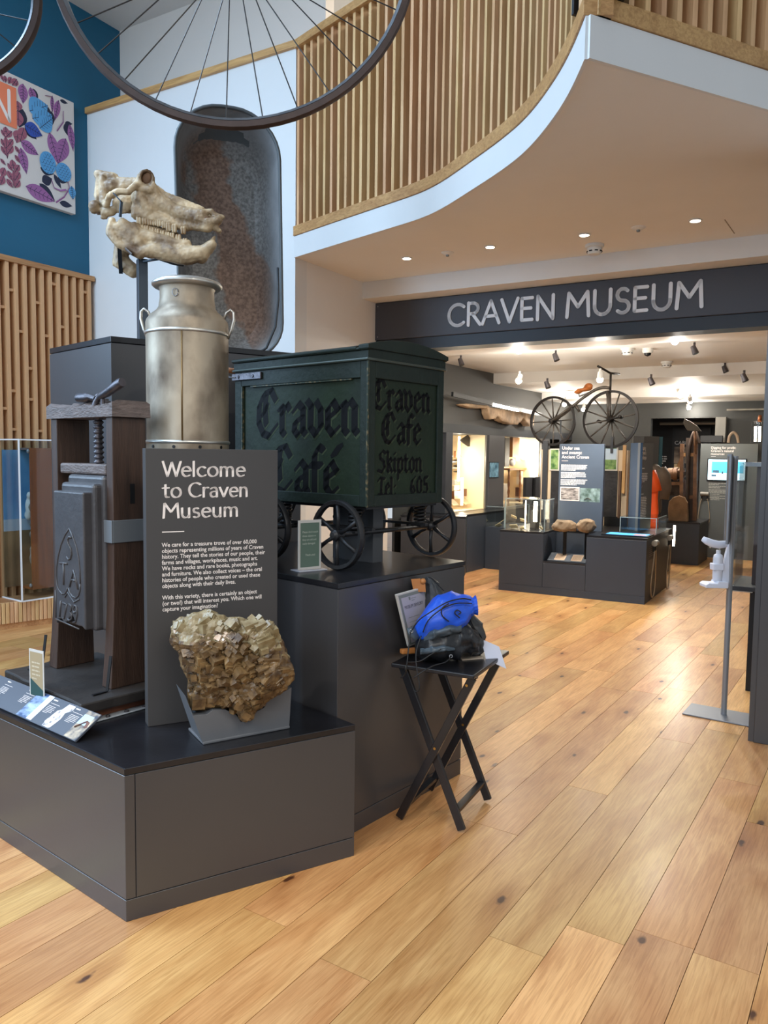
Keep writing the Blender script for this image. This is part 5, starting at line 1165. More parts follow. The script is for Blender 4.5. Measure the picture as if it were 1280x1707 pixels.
# diorama box: open towards the left, mahogany side towards us
x0b, zb0, zb1 = .155, .07, CHt - .07; x1b = CWx - .10
db = thing('diorama_box', 'mahogany diorama box with blue painted sky and rocks, inside the acrylic case', 'diorama', fz(x0b, .1, zb0), RZc)
M_MAHO = mat('mahogany', (150, 82, 40), .4, var=.2, scale=4, stretch=(6, 6, .5), coat=.2)
m = M(fz); m.box(x0b, x1b, .10, .118, zb0, zb1); m.build('side_board', M_MAHO, db, bevel=.002)
m = M(fz); m.box(x0b, x1b, .1185, .31, zb1 - .018, zb1); m.build('top_board', mat('dusty_board', (112, 98, 96), .6), db)
m = M(fz); m.box(x0b, x1b, .1185, .31, zb0, zb0 + .018); m.build('bottom_board', M_MAHO, db)
m = M(fz); m.box(-.0 + .012, x1b, .296, .306, zb0 + .625, zb1 - .0185); m.build('painted_sky', mat('diorama_sky', (112, 168, 208), .7, col2=(58, 118, 172), scale=3), db)
m = M(fz); m.box(.012, x1b, .296, .306, zb0 + .52, zb0 + .624); m.build('painted_horizon', mat('diorama_pale', (176, 190, 204), .7), db)
m = M(fz); m.box(.012, x1b, .296, .306, zb0 + .0185, zb0 + .519); m.build('painted_ground', mat('diorama_ground', (150, 120, 84), .7, col2=(104, 80, 54), scale=4), db)
m = M(fz)
for k in range(9): m.ell((x0b + .045 + rnd.uniform(-.015, .02), .15 + rnd.uniform(-.01, .02), zb0 + .12 + k * .075), (.04, .03 , .06), 10)
remesh(m, 'rocks', mat('diorama_rock', (128, 120, 108), .7, var=.4, scale=14, bump=.4), db, .015, 2, lambda c: .02 * noise.noise(c * 14), flat=True)
m = M(fz); m.ell((x0b + .04, .21, zb0 + .74), (.03, .04, .09), 14); m.ell((x0b + .035, .19, zb0 + .84), (.025, .03, .04), 12); m.ell((x0b + .05, .24, zb0 + .66), (.03, .05, .05), 12)
remesh(m, 'white_bird', mat('bird_white', (206, 204, 196), .7), db, .014, 4)
for z_ in (zb0 + .04, zb1 - .03):
    m = M(fz); m.ell((x0b - .012, .112, z_), (.014, .014, .02), 8); m.build('clip', M_STEEL, db, smooth=True)

# ------------------------------------------------------------------ folding tray table
tc_ = Vector((.300, 3.262, 0)); e1 = azd(117); tf = Fr((tc_.x, tc_.y, 0), math.atan2(e1.y, e1.x)); TZ = .69
M_TBL = mat('table_black', (22, 22, 26), .35, var=.2, scale=12, coat=.2)
tb = thing('folding_table', 'small black folding wooden tray table beside the tall plinth', 'table', tf.o, tf.rz)
TX, TY = .182, .222
m = M(tf); m.box(-TX, TX, -TY, TY, TZ - .018, TZ); m.build('table_top', M_TBL, tb, bevel=.004)
for y in (-.13, .13):
    m = M(tf); m.box(-TX + .03, TX - .02, y - .011, y + .011, TZ - .04, TZ - .0185); m.build('batten', M_TBL, tb)
for y, s_ in ((-.165, 1), (.155, 1)):
    m = M(tf); m.bar((-.160, y, .0125), (.155, y, TZ - .03), .034, .018, upv=(0, 1, 0)); m.build('leg', M_TBL, tb, bevel=.002)
    m = M(tf); m.bar((.115, y + .021, .0125), (-.165, y + .021, TZ - .03), .034, .018, upv=(0, 1, 0)); m.build('leg', M_TBL, tb, bevel=.002)
    m = M(tf); m.lathe([(.006, -.002), (.005, 0), (0, .0)], 8, cx=.0, cy=y - .010, cz=TZ / 2, axis='y'); m.build('pivot_screw', mat('brass', (190, 150, 80), .3, metal=1), tb)
m = M(tf); m.lathe([(.006, -.002), (.005, 0), (0, .0)], 8, cx=.135, cy=-.176, cz=TZ - .06, axis='y'); m.build('pivot_screw', MATS['brass'], tb)
m = M(tf); m.bar((.085, -.135, .085), (.085, .165, .085), .03, .014); m.build('stretcher', M_TBL, tb)
m = M(tf); m.bar((-.135, -.155, .07), (-.135, .145, .07), .03, .014); m.build('stretcher', M_TBL, tb)
TD = .13
def tpt(px, py, D): return tuple(W(px, py, D - TD))
# easel with the sensory map
M_PLY = mat('easel_wood', (176, 112, 56), .5, var=.1, scale=10)
ea = thing('wooden_easel', 'small orange wood display easel behind the bags on the folding table', 'easel', tf(-.1, -.02, TZ + .001), 0)
fe = frame_axes(tpt(668, 1090, 3.34), Vector(tpt(712, 1085, 3.36)) - Vector(tpt(668, 1090, 3.34)), Vector(tpt(690, 966, 3.42)) - Vector(tpt(692, 1088, 3.35)))
m = M(); m.bar(tpt(668, 1086, 3.33), tpt(722, 1082, 3.40), .028, .022); m.build('ledge', M_PLY, ea, bevel=.006)
m = M(); pts = [(686, 966), (700, 965), (700, 972), (708, 972), (709, 986), (690, 986)]; A_ = [tpt(x, y, 3.43) for x, y in pts]; B_ = [tpt(x, y, 3.445) for x, y in pts]
m.add(A_ + B_, [tuple(range(6)), tuple(range(11, 5, -1))] + [(i, (i + 1) % 6, 6 + (i + 1) % 6, 6 + i) for i in range(6)]); m.build('back_upright', M_PLY, ea, bevel=.002)
m = M(); m.ell(tpt(705, 969, 3.43), (.013, .013, .013), 12); m.build('turned_knob', M_PLY, ea, smooth=True)
mb = thing('sensory_map_board', 'white mounted board headed MUSEUM SENSORY leaning behind the blue bag', 'sign', tpt(690, 1078, 3.34), 0)
TLb, BLb, TRb = W(661.5, 991.5, 3.175), W(682, 1078, 3.255), W(709, 978, 3.345)
Xb, Yb = TRb - TLb, TLb - BLb; bw, bh_ = Xb.length, Yb.length; Xb.normalize(); Yb.normalize(); fb = Fr(BLb, 0, Matrix((Xb, Yb, Xb.cross(Yb).normalized())).transposed())
m = M(fb); m.box(0, bw, 0, bh_, -.012, 0); m.build('mount_board', mat('board_white', (196, 192, 184), .5), mb, bevel=.001)
m = M(fb); rect(m, fb, .007, bw - .007, .007, bh_ - .007, .0005); m.build('grey_border', mat('border_grey', (128, 134, 126), .5), mb)
m = M(fb); rect(m, fb, .02, bw - .02, .014, bh_ - .022, .0009); m.build('paper', mat('paper_grey', (184, 180, 184), .5), mb)
m = M(); type_mesh('MUSEUM SENSORY', .0225, fb, .03, bh_ * .70, m=m, d0=.0014, sx=.72); m.build('heading', mat('ink', (40, 40, 44), .6), mb)
m = M(fb); greek(m, fb, .09, bh_ * .86, .04, 2, .01, .003, .0014, 4); greek(m, fb, .04, bh_ * .52, .09, 4, .022, .0025, .0014, 8); m.build('small_print', MATS['border_grey'], mb)
m = M(fb); m.add([(.072, bh_ * .85, .0014), (.078, bh_ * .85 - .004, .0014), (.084, bh_ * .85, .0014), (.084, bh_ * .85 + .014, .0014), (.072, bh_ * .85 + .014, .0014)], [(0, 1, 2, 3, 4)]); m.build('crest', MATS['border_grey'], mb)
# drawstring bags
def cloth(name, col, rough=.4): return mat(name, col, rough, var=.12, scale=10, bump=.15, bscale=90, coat=.0)
M_BLUE = cloth('bag_blue', (28, 84, 206), .42); M_BAGB = cloth('bag_black', (28, 30, 34), .38); M_BAGG = cloth('bag_grey', (66, 78, 88), .4); M_CORD = mat('cord_black', (18, 18, 20), .6)
def folded(path, nseg=40, seed=1, wob=.1, plea=14):
    "soft bag lofted along a path: (point, across, up, pleat) rings"
    rings = []; n = len(path)
    for i in range(n):
        P, a, b, pl, ax, up = path[i]; ring = []
        for k in range(nseg):
            t = 2 * math.pi * k / nseg; f = 1 + pl * math.sin(plea * t + i * .15) + .035 * abs(math.sin(3.5 * t + i * .42 + seed)) * (1 if wob > .15 else .5) + wob * noise.noise(Vector((math.cos(t) * 1.3 + seed, math.sin(t) * 1.3, i * .35))) + .06 * noise.noise(Vector((math.cos(t) * 4 + seed, math.sin(t) * 4, i * .8)))
            ring.append(tuple(Vector(P) + Vector(ax) * (a * f * math.cos(t)) + Vector(up) * (b * f * math.sin(t))))
        rings.append(ring)
    return rings
def bag_path(pts, ax, up): 
    out = []
    n = 22
    for k in range(n + 1):
        u = k / n * (len(pts) - 1); i = min(int(u), len(pts) - 2); f = u - i; f = f * f * (3 - 2 * f); A, B = pts[i], pts[i + 1]
        out.append((Vector(A[0]).lerp(Vector(B[0]), f), A[1] + (B[1] - A[1]) * f, A[2] + (B[2] - A[2]) * f, A[3] + (B[3] - A[3]) * f, ax, up))
    return out
yv = Vector((0, 1, 0)); zv = Vector((0, 0, 1))
up1 = (Vector(tpt(700, 1000, 3.3)) - Vector(tpt(745, 1060, 3.3))).normalized()
b1 = thing('drawstring_bag', 'bright blue drawstring bag lying on top of the black bags on the table', 'bag', tpt(730, 1050, 3.33), 0, 'drawstring bags on the table')
upb = Vector((-.28, 0, .96)).normalized()
upb = Vector((-.12, 0, .99)).normalized()
pts = [(tpt(688, 1060, 3.31), .02, .018, 0.0), (tpt(698, 1050, 3.31), .05, .040, .0), (tpt(713, 1040, 3.315), .08, .066, .008), (tpt(735, 1027, 3.32), .09, .086, .012), (tpt(757, 1021, 3.33), .085, .086, .02), (tpt(774, 1016, 3.34), .066, .064, .04), (tpt(784, 1012, 3.345), .045, .042, .07), (tpt(789, 1010, 3.345), .034, .032, .08), (tpt(795, 1008.5, 3.345), .037, .034, .16)]
m = M(); m.loft(folded(bag_path(pts, yv, upb), seed=2, wob=.22)); bb = m.build('bag_body', M_BLUE, b1, smooth=True)
m = M(); c_ = [tpt(681, 1035, 3.27), tpt(683, 1060, 3.265), tpt(692, 1062, 3.25), tpt(700, 1058, 3.245), tpt(690, 1044, 3.26)]
m.tube([tpt(684, 1046, 3.27), tpt(688, 1056, 3.262), tpt(696, 1064, 3.262)], [.024, .030, .02], 10, flat=.35); m.build('corner_patch', M_BAGG, b1, smooth=True)
m = M(); k_ = tpt(685.5, 1052, 3.243); m.tube([(k_[0] + .007 * math.cos(t * math.pi / 6), k_[1], k_[2] + .007 * math.sin(t * math.pi / 6)) for t in range(12)], .0022, 6, closed=True); m.build('eyelet', M_STEEL, b1, smooth=True)
def cord(pts, par, r_=.0028):
    P = crom([Vector(tpt(*p)) for p in pts], 6); m = M(); m.tube([tuple(p) for p in P], r_, 6); m.build('cord', M_CORD, par, smooth=True)
cord([(687, 1050, 3.235), (698, 1034, 3.225), (718, 1020, 3.22), (745, 1004, 3.235), (770, 998, 3.27), (785, 1000, 3.29)], b1); cord([(705, 1054, 3.228), (714, 1034, 3.222), (735, 1016, 3.222), (760, 1006, 3.24), (786, 1006, 3.29)], b1)
cord([(748, 1036, 3.225), (737, 1026, 3.222), (737, 1014, 3.222), (748, 1006, 3.225)], b1); cord([(766, 1030, 3.24), (758, 1022, 3.238), (762, 1017, 3.24), (768, 1021, 3.24), (764, 1024, 3.24)], b1)
cord([(684, 1054, 3.235), (681, 1080, 3.2), (678, 1108, 3.175), (676, 1122, 3.19), (668, 1130, 3.2)], b1); cord([(702, 1060, 3.22), (694, 1085, 3.19), (694, 1110, 3.16), (699, 1140, 3.14), (697, 1152, 3.14), (690, 1152, 3.15)], b1)
m = M(); m.ell(tpt(676.5, 1114, 3.17), (.006, .006, .014), 8); m.build('cord_toggle', M_CORD, b1, smooth=True)
b2 = thing('drawstring_bag', 'glossy black and grey drawstring bag under the blue bag', 'bag', tpt(740, 1098, 3.33), 0, 'drawstring bags on the table')
pts = [(tpt(692, 1080, 3.30), .03, .03, 0), (tpt(712, 1074, 3.31), .08, .062, 0), (tpt(740, 1069, 3.325), .09, .078, .0), (tpt(765, 1066, 3.34), .085, .075, .01), (tpt(784, 1066, 3.35), .06, .06, .03), (tpt(798, 1072, 3.36), .03, .035, .06)]
m = M(); m.loft(folded(bag_path(pts, yv, zv), seed=7, wob=.32)); m.build('bag_body', M_BAGB, b2, smooth=True)
pts = [(tpt(706, 1064, 3.27), .02, .018, 0), (tpt(722, 1054, 3.265), .045, .026, 0), (tpt(748, 1047, 3.275), .055, .026, 0), (tpt(768, 1046, 3.29), .035, .02, 0)]
m = M(); m.loft(folded(bag_path(pts, yv, zv), seed=4, wob=.3)); m.build('grey_band', M_BAGG, b2, smooth=True)
pts = [(tpt(700, 1086, 3.25), .012, .012, 0), (tpt(720, 1082, 3.235), .03, .018, 0), (tpt(742, 1079, 3.245), .03, .014, 0), (tpt(758, 1082, 3.26), .01, .006, 0)]
m = M(); m.loft(folded(bag_path(pts, yv, zv), seed=9, wob=.3)); m.build('grey_fold', M_BAGG, b2, smooth=True)
m = M(); k_ = tpt(751.5, 1094, 3.235); m.tube([(k_[0] + .006 * math.cos(t * math.pi / 6), k_[1], k_[2] + .006 * math.sin(t * math.pi / 6)) for t in range(12)], .002, 6, closed=True); m.build('eyelet', M_STEEL, b2, smooth=True)
cord([(751, 1096, 3.23), (742, 1104, 3.2), (722, 1110, 3.17), (704, 1120, 3.14), (690, 1130, 3.14)], b2); cord([(680, 1104, 3.19), (700, 1102, 3.2), (720, 1090, 3.21), (735, 1082, 3.215)], b2)
b3 = thing('drawstring_bag', 'dark grey drawstring bag at the right of the pile on the table', 'bag', tpt(788, 1095, 3.42), 0, 'drawstring bags on the table')
pts = [(tpt(782, 1024, 3.43), .02, .02, .02), (tpt(788, 1040, 3.43), .05, .04, .02), (tpt(790, 1062, 3.43), .06, .05, .0), (tpt(790, 1084, 3.43), .055, .045, .0), (tpt(788, 1094, 3.43), .03, .02, 0)]
m = M(); m.loft(folded(bag_path(pts, yv, Vector((1, 0, 0))), seed=12, wob=.25)); m.build('bag_body', mat('bag_charcoal', (50, 52, 54), .5, bump=.15, bscale=60, var=.1), b3, smooth=True)
cord([(783, 1030, 3.375), (790, 1046, 3.365), (800, 1058, 3.37), (803, 1064, 3.38)], b3)
b4 = thing('drawstring_bag', 'dark slim drawstring bag standing behind the blue bag', 'bag', tpt(728, 1090, 3.5), 0, 'drawstring bags on the table')
pts = [(tpt(715, 962, 3.50), .012, .012, .1), (tpt(720, 972, 3.50), .035, .03, .08), (tpt(726, 995, 3.50), .05, .05, .04), (tpt(730, 1040, 3.50), .055, .06, .0), (tpt(732, 1086, 3.50), .05, .055, .0)]
m = M(); m.loft(folded(bag_path(pts, yv, Vector((1, 0, 0))), seed=15, wob=.2)); m.build('bag_body', MATS['bag_charcoal'], b4, smooth=True)
cord([(714, 962, 3.44), (722, 966, 3.44), (733, 978, 3.44), (740, 985, 3.44)], b4)
pg = thing('paper_tag', 'white paper card hanging over the table edge from the bag cord', 'card', tpt(822, 1092, 3.36), 0)
q = [Vector(tpt(802, 1065, 3.40)), Vector(tpt(832, 1078, 3.40)), Vector(tpt(844, 1115, 3.36)), Vector(tpt(810, 1099, 3.36))]; nrm = (q[1] - q[0]).cross(q[3] - q[0]).normalized() * .0012
m = M(); m.add([tuple(p) for p in q] + [tuple(p + nrm) for p in q], [(3, 2, 1, 0), (4, 5, 6, 7), (0, 1, 5, 4), (1, 2, 6, 5), (2, 3, 7, 6), (3, 0, 4, 7)]); m.build('card', mat('card_white', (204, 208, 224), .6), pg)
lf = G(790, 1096, TZ + .001); ff = Fr(lf, R(20)); m = M(ff); m.box(-.07, .03, -.03, .04, 0, .003); tag(m.build('folded_leaflet', mat('leaflet', (176, 162, 146), .6)), 'pale folded leaflet under the black bag on the table', 'leaflet')

# ------------------------------------------------------------------ sanitiser stand
sb0 = G(1206, 1193); sdx = (G(1246, 1217.5) - G(1145, 1198)); sdx.z = 0; sdx.normalize(); sf = Fr((sb0.x, sb0.y, 0), math.atan2(sdx.y, sdx.x))
st2 = thing('sanitiser_stand', 'brushed steel pole stand with white hand sanitiser dispenser and dark sign', 'stand', sf.o, sf.rz)
M_PLATE = mat('grey_plate', (134, 138, 146), .45, metal=.5)
m = M(sf); m.box(-.21, .24, -.13, .11, .001, .009); m.build('base_plate', M_PLATE, st2, bevel=.002)
PZ = 1.567
m = M(sf); m.lathe([(0, .0095), (.0165, .0095), (.0165, PZ), (.0, PZ)], 20); m.build('pole', M_STEEL, st2, smooth=40)
pf = Fr((sf.o.x, sf.o.y, 0), 0)
M_DISP = mat('dispenser_white', (222, 226, 240), .35)
x_ = lambda px: W(px, 900, sf.o.y - .02).x - sf.o.x
z_ = lambda py: W(1200, py, sf.o.y).z
def dslab(m, pts, y0, y1): m.slab([(W(px, py, sf.o.y).x - sf.o.x, W(px, py, sf.o.y).z) for px, py in pts], y0, y1, pf)
m = M(); dslab(m, [(1201, 978), (1214, 979), (1215, 905), (1213, 905), (1207, 930), (1203, 955)], -.012, .012); m.build('back_plate', M_DISP, st2, bevel=.003)
m = M(); dslab(m, [(1171, 978), (1208, 979), (1208, 968), (1192, 967), (1190, 971), (1176, 970), (1171, 973)], -.05, .05); m.build('drip_tray', M_DISP, st2, bevel=.004)
bc = W(1195, 970, sf.o.y); by_ = lambda py: W(1195, py, sf.o.y).z
m = M(Fr((bc.x, bc.y, 0))); m.lathe([(0, by_(967)), (.026, by_(967)), (.028, by_(960)), (.028, by_(930)), (.024, by_(925)), (.013, by_(923)), (.013, by_(917)), (.0, by_(917))], 20); m.build('bottle', mat('bottle_white', (214, 216, 226), .25), st2, smooth=50)
m = M(); dslab(m, [(1186, 950), (1203, 950), (1203, 939), (1186, 939)], -.03, .03); m.build('bottle_clamp', M_DISP, st2, bevel=.004)
m = M(); m.tube([tuple(W(1199, 918, sf.o.y)), tuple(W(1200, 908, sf.o.y)), tuple(W(1196, 908, sf.o.y)), tuple(W(1187, 908, sf.o.y)), tuple(W(1183, 913, sf.o.y))], .0045, 8); m.build('pump_spout', mat('pump_cream', (210, 200, 180), .4), st2, smooth=True)
m = M(); P_ = [W(x, y, sf.o.y) for x, y in ((1171, 898), (1178, 902), (1187, 906), (1198, 908), (1208, 907), (1217, 905))]
m.tube([tuple(p) for p in P_], [.007, .010, .011, .011, .010, .008], 10, flat=2.2); m.build('elbow_lever', M_DISP, st2, smooth=True)
g0, g1 = W(1209, 900, sf.o.y), W(1217, 757, sf.o.y)
pg2 = Fr(pf.o, R(-21.5)); m = M(pg2); m.box(-.036, -.018, -.15, .11, z_(900), z_(760)); m.build('sign_panel', mat('sign_navy', (34, 36, 44), .4), st2, bevel=.002)
for y in (-.155, .112):
    m = M(pg2); m.bar((-.030, y, z_(903)), (-.030, y, z_(757)), .022, .012); m.build('sign_edge', M_STEEL, st2)

# ------------------------------------------------------------------ glass case behind the jamb
gx = W(1222, 968, 5.1); gfr = Fr((gx.x, gx.y, 0), RZ_ROOM); z0g, z1g = .71, 1.53
gc = thing('glass_wall_case', 'glass showcase with dark wooden back beside the door jamb', 'display case', gfr(0, 0, 0) + Vector((.3, 0, 0)), RZ_ROOM)
for nm, b_ in (('pane', (0, .9, 0, .008)), ('pane', (0, .008, .009, .5))):
    m = M(gfr); m.box(b_[0], b_[1], b_[2], b_[3], z0g, z1g); m.build(nm, M_GLASS, gc)
m = M(gfr); m.box(-.01, .92, -.01, .52, z0g - .03, z0g - .001); m.build('base_frame', M_SLATED, gc, bevel=.002)
m = M(gfr); m.box(-.012, .12, -.012, .03, z0g - .036, z0g - .031); m.build('pale_edge', mat('pale_edge', (176, 168, 158), .5), gc)
m = M(gfr); m.box(.10, .92, .12, .5, z0g, z1g - .03); m.build('wooden_back', mat('red_dark_wood', (46, 26, 26), .45, var=.25, scale=5, coat=.2), gc, bevel=.004)
m = M(gfr); m.box(.04, .92, .02, .5, z1g - .028, z1g - .001); m.build('top_frame', M_STEEL, gc)
m = M(gfr); m.box(.10, .13, .05, .45, .0, z0g - .031); m.build('leg', M_BLACK, gc)

# ------------------------------------------------------------------ hanging high-wheel bicycle
HD = 2.32
hcn = W(389, -91, HD); RB = 290 * HD / FPX
M_RIM = mat('rim_steel', (120, 124, 130), .35, metal=.85, var=.2, scale=20); M_TYRE = mat('tyre_brown', (58, 42, 38), .6, var=.25, scale=25); M_SPOKE = mat('spoke_steel', (60, 58, 58), .4, metal=.7)
hcs = W(-77, -2, HD + .12); RS = 137 * (HD + .12) / FPX
ax_ = (hcs - hcn); ax_.z = 0; ax_.normalize()
wz = Vector((0, 0, 1)); wn_ = ax_.cross(wz).normalized()
bk_ = thing('hanging_bicycle', 'high-wheel bicycle hanging over the hall, showing its large spoked wheel', 'bicycle', (hcn.x, hcn.y, hcn.z - RB), math.atan2(-ax_.y, -ax_.x))
def big_wheel(c, Rr, nsp, hubw, tag_):
    tl_ = Fr(c, 0, Matrix((-ax_, wn_, wz)).transposed() @ Matrix.Rotation(R(10), 3, 'Z') @ Matrix.Rotation(R(-4), 3, 'X'))
    n = 72
    m = M(tl_); m.lathe([(Rr - .016, -.014), (Rr, -.012), (Rr + .004, 0), (Rr, .012), (Rr - .016, .014), (Rr - .016, -.014)][::-1], n, axis='y'); tyre = m.build('tyre', M_TYRE, bk_, smooth=40)
    m = M(tl_); m.lathe([(Rr - .026, -.009), (Rr - .0165, -.0155), (Rr - .0165, .0155), (Rr - .026, .009), (Rr - .026, -.009)][::-1], n, axis='y'); m.build('rim', M_RIM, bk_, smooth=40)
    m = M(tl_); m.lathe([(0, -hubw), (.012, -hubw), (.03, -hubw * .8), (.03, -hubw * .7), (.014, -hubw * .6), (.014, hubw * .6), (.03, hubw * .7), (.03, hubw * .8), (.012, hubw), (0, hubw)], 20, axis='y'); hub_ = m.build('hub', M_BLACK, bk_, smooth=40)
    for k in range(nsp):
        a = 2 * math.pi * (k + .35) / nsp; s_ = 1 if k % 2 else -1
        m = M(tl_); m.tube([(.028 * math.cos(a), s_ * hubw * .75, .028 * math.sin(a)), ((Rr - .02) * math.cos(a), 0, (Rr - .02) * math.sin(a))], .0019, 5); m.build('spoke', M_SPOKE, bk_)
    return tl_
f_b = big_wheel(hcn, RB, 30, .05, 'front'); f_s = big_wheel(hcs, RS, 16, .035, 'rear')
m = M()
for s_ in (-1, 1): m.tube([tuple(f_b(0, s_ * .065, 0)), tuple(f_b(0, s_ * .06, RB * .5)), tuple(f_b(0, s_ * .035, RB + .05)), tuple(f_b(0, 0, RB + .09))], .011, 8)
m.build('fork', M_BLACK, bk_, smooth=True)
arcp = []
for k in range(14):
    a = R(90 - 10) + R(112) * k / 13; rr_ = RB + .07; arcp.append(f_b(-rr_ * math.cos(a) if False else rr_ * math.cos(a), 0, rr_ * math.sin(a)))
arcp = [f_b(0, 0, RB + .09)] + [f_b((RB + .07) * math.cos(R(a)), 0, (RB + .07) * math.sin(R(a))) for a in range(98, 178, 10)]
if (arcp[-1] - hcs).length > (f_b(RB, 0, 0) - hcs).length: arcp = [f_b(0, 0, RB + .09)] + [f_b(-(RB + .07) * math.cos(R(a)), 0, (RB + .07) * math.sin(R(a))) for a in range(98, 178, 10)]
m = M(); m.tube([tuple(p) for p in arcp] + [tuple(hcs + wn_ * .0 + wz * (RS + .05)), tuple(hcs + wn_ * .04)], [.016] * (len(arcp)) + [.013, .009], 10); m.build('backbone', M_BLACK, bk_, smooth=True)
m = M(); m.tube([tuple(f_b(.02, -.32, RB + .07)), tuple(f_b(0, -.15, RB + .13)), tuple(f_b(0, .15, RB + .13)), tuple(f_b(.02, .32, RB + .07))], .011, 8); m.build('handlebar', M_BLACK, bk_, smooth=True)
sp_ = arcp[3] + wz * .06; m = M(); m.ell(tuple(sp_), (.12, .07, .03), 16); m.build('saddle', mat('saddle_leather', (96, 58, 36), .5), bk_, smooth=True)
for s_ in (-1, 1):
    m = M(); m.tube([tuple(f_b(0, s_ * .07, 0)), tuple(f_b(.10 * s_, s_ * .085, .03)), tuple(f_b(.10 * s_, s_ * .15, .03))], .009, 8); m.build('crank', M_BLACK, bk_, smooth=True)
for p in (f_b(0, 0, RB + .09), hcs + wz * (RS + .05)):
    m = M(); m.tube([tuple(p), (p.x, p.y, 5.769)], .002, 5); m.build('hanging_wire', M_STEEL, bk_)

# ------------------------------------------------------------------ museum: island display
i0, i1 = G(831, 983), G(1074, 1008); ix = (i1 - i0); IWd = ix.length; ix.normalize(); iy = Vector((-ix.y, ix.x, 0)); fi = Fr(i0, math.atan2(ix.y, ix.x)); IZ, ID = .70, 1.30
M_ISL = mat('island_slate', (54, 61, 72), .48, var=.05, scale=3)
isl = thing('island_display', 'slate island display unit with a stepped recess in its front, inside the museum', 'display unit', i0, fi.rz)
ra, rb = .52, 1.0; fF = Fr(i0, 0, Matrix((ix, Vector((0, 0, 1)), -iy)).transposed())
for nm, x0, x1, y0, y1, z0, z1 in (('block', 0, ra - .002, .004, ID, .0, IZ - .022), ('block', rb + .002, IWd, .004, ID, 0, IZ - .022), ('block', ra, rb, .004, ID, 0, .36), ('back_block', ra, rb, .46, ID, .361, IZ - .022)):
    m = M(fi); m.box(x0, x1, y0, y1, z0, z1); m.build(nm, M_ISL, isl, bevel=.002)
for x0, x1, y0, z1 in ((-.002, ra - .002, 0, IZ), (rb + .002, IWd + .002, 0, IZ), (ra - .0015, rb + .0015, .455, IZ)):
    m = M(fi); m.box(x0, x1, y0, ID, z1 - .021, z1); m.build('black_top', M_BLACKTOP, isl)
m = M(fi); m.box(ra, rb, 0, .455, .3605, .378); m.build('recess_shelf', M_BLACKTOP, isl)
for x0, x1, z0, z1 in ((0, ra - .003, .083, IZ - .024), (rb + .003, IWd, .083, IZ - .024), (ra, rb, .083, .358), (0, IWd, 0, .08)):
    m = M(fi); m.box(x0, x1, -.002, .0035, z0, z1); m.build('panel_board', M_ISL, isl, bevel=.001, bseg=1)
def ilp(px, py, y): P = fi(0, y, 0); d = PLN(px, py, P, iy) - P; return d.dot(ix), d.z
# caption board in the recess
lb = thing('recess_caption', 'sloping grey caption board with two pale cards in the island recess', 'caption', fi(.76, .1, .379), fi.rz)
lf_ = frame_axes(fi(ra + .03, .06, .385), ix, iy * .16 + Vector((0, 0, .075)))
m = M(lf_); m.box(0, rb - ra - .05, 0, .17, -.008, 0); m.build('board', mat('caption_grey', (84, 90, 98), .5), lb)
m = M(lf_); m.box(.02, rb - ra - .07, .01, .03, -.012, -.008); m.build('foot', M_BLACK, lb)
for a in (.07, .26):
    m = M(lf_); rect(m, lf_, a, a + .12, .02, .15, .001); c_ = m.build('card', mat('card_tan', (206, 178, 150), .5), lb); m = M(lf_); greek(m, lf_, a + .01, .13, .1, 8, .013, .005, .0016, 3); m.build('card_text', mat('card_ink', (128, 104, 84), .6), c_)
# two rocks on rods
M_LIME = mat('carved_stone', (138, 118, 94), .8, var=.35, scale=9, bump=.5, bscale=30)
def stone_on_rod(label, pts_px, D, px_rod, seed, th):
    c = W(sum(p[0] for p in pts_px) / len(pts_px), sum(p[1] for p in pts_px) / len(pts_px), D); t = thing('display_stone', label, 'stone', c)
    cx_, cy_ = sum(p[0] for p in pts_px) / len(pts_px), sum(p[1] for p in pts_px) / len(pts_px); rings = []
    for dy, sc in ((-th, .7), (-th * .6, 1), (th * .6, 1), (th, .7)): rings.append([tuple(W(cx_ + (x - cx_) * sc, cy_ + (y - cy_) * sc, D + dy)) for x, y in pts_px])
    m = M(); m.loft(rings[::-1]); remesh(m, 'stone', M_LIME, t, .012, 1, lambda q: .012 * noise.noise(q * 14 + Vector((seed, 0, 0))) + .006 * noise.noise(q * 40))
    r_ = W(px_rod, 880, D); m = M(); m.box(r_.x - .018, r_.x + .018, D - .012, D + .012, .379, W(px_rod, 884, D).z)
    tag(m.build('support_rod', M_BLACK), 'black rod carrying the ' + ('flat' if seed == 1 else 'rounded') + ' stone over the island recess', 'rod')
stone_on_rod('flat square-cut stone on a rod over the island recess', [(919, 878), (929, 866), (952, 868), (961, 873), (960, 885), (940, 886), (922, 884)], 8.72, 942, 1, .11)
stone_on_rod('rounded carved stone on a rod over the island recess', [(960, 876), (966, 867), (978, 864), (990, 868), (993, 878), (990, 884), (976, 889), (966, 885)], 8.55, 978, 2, .10)
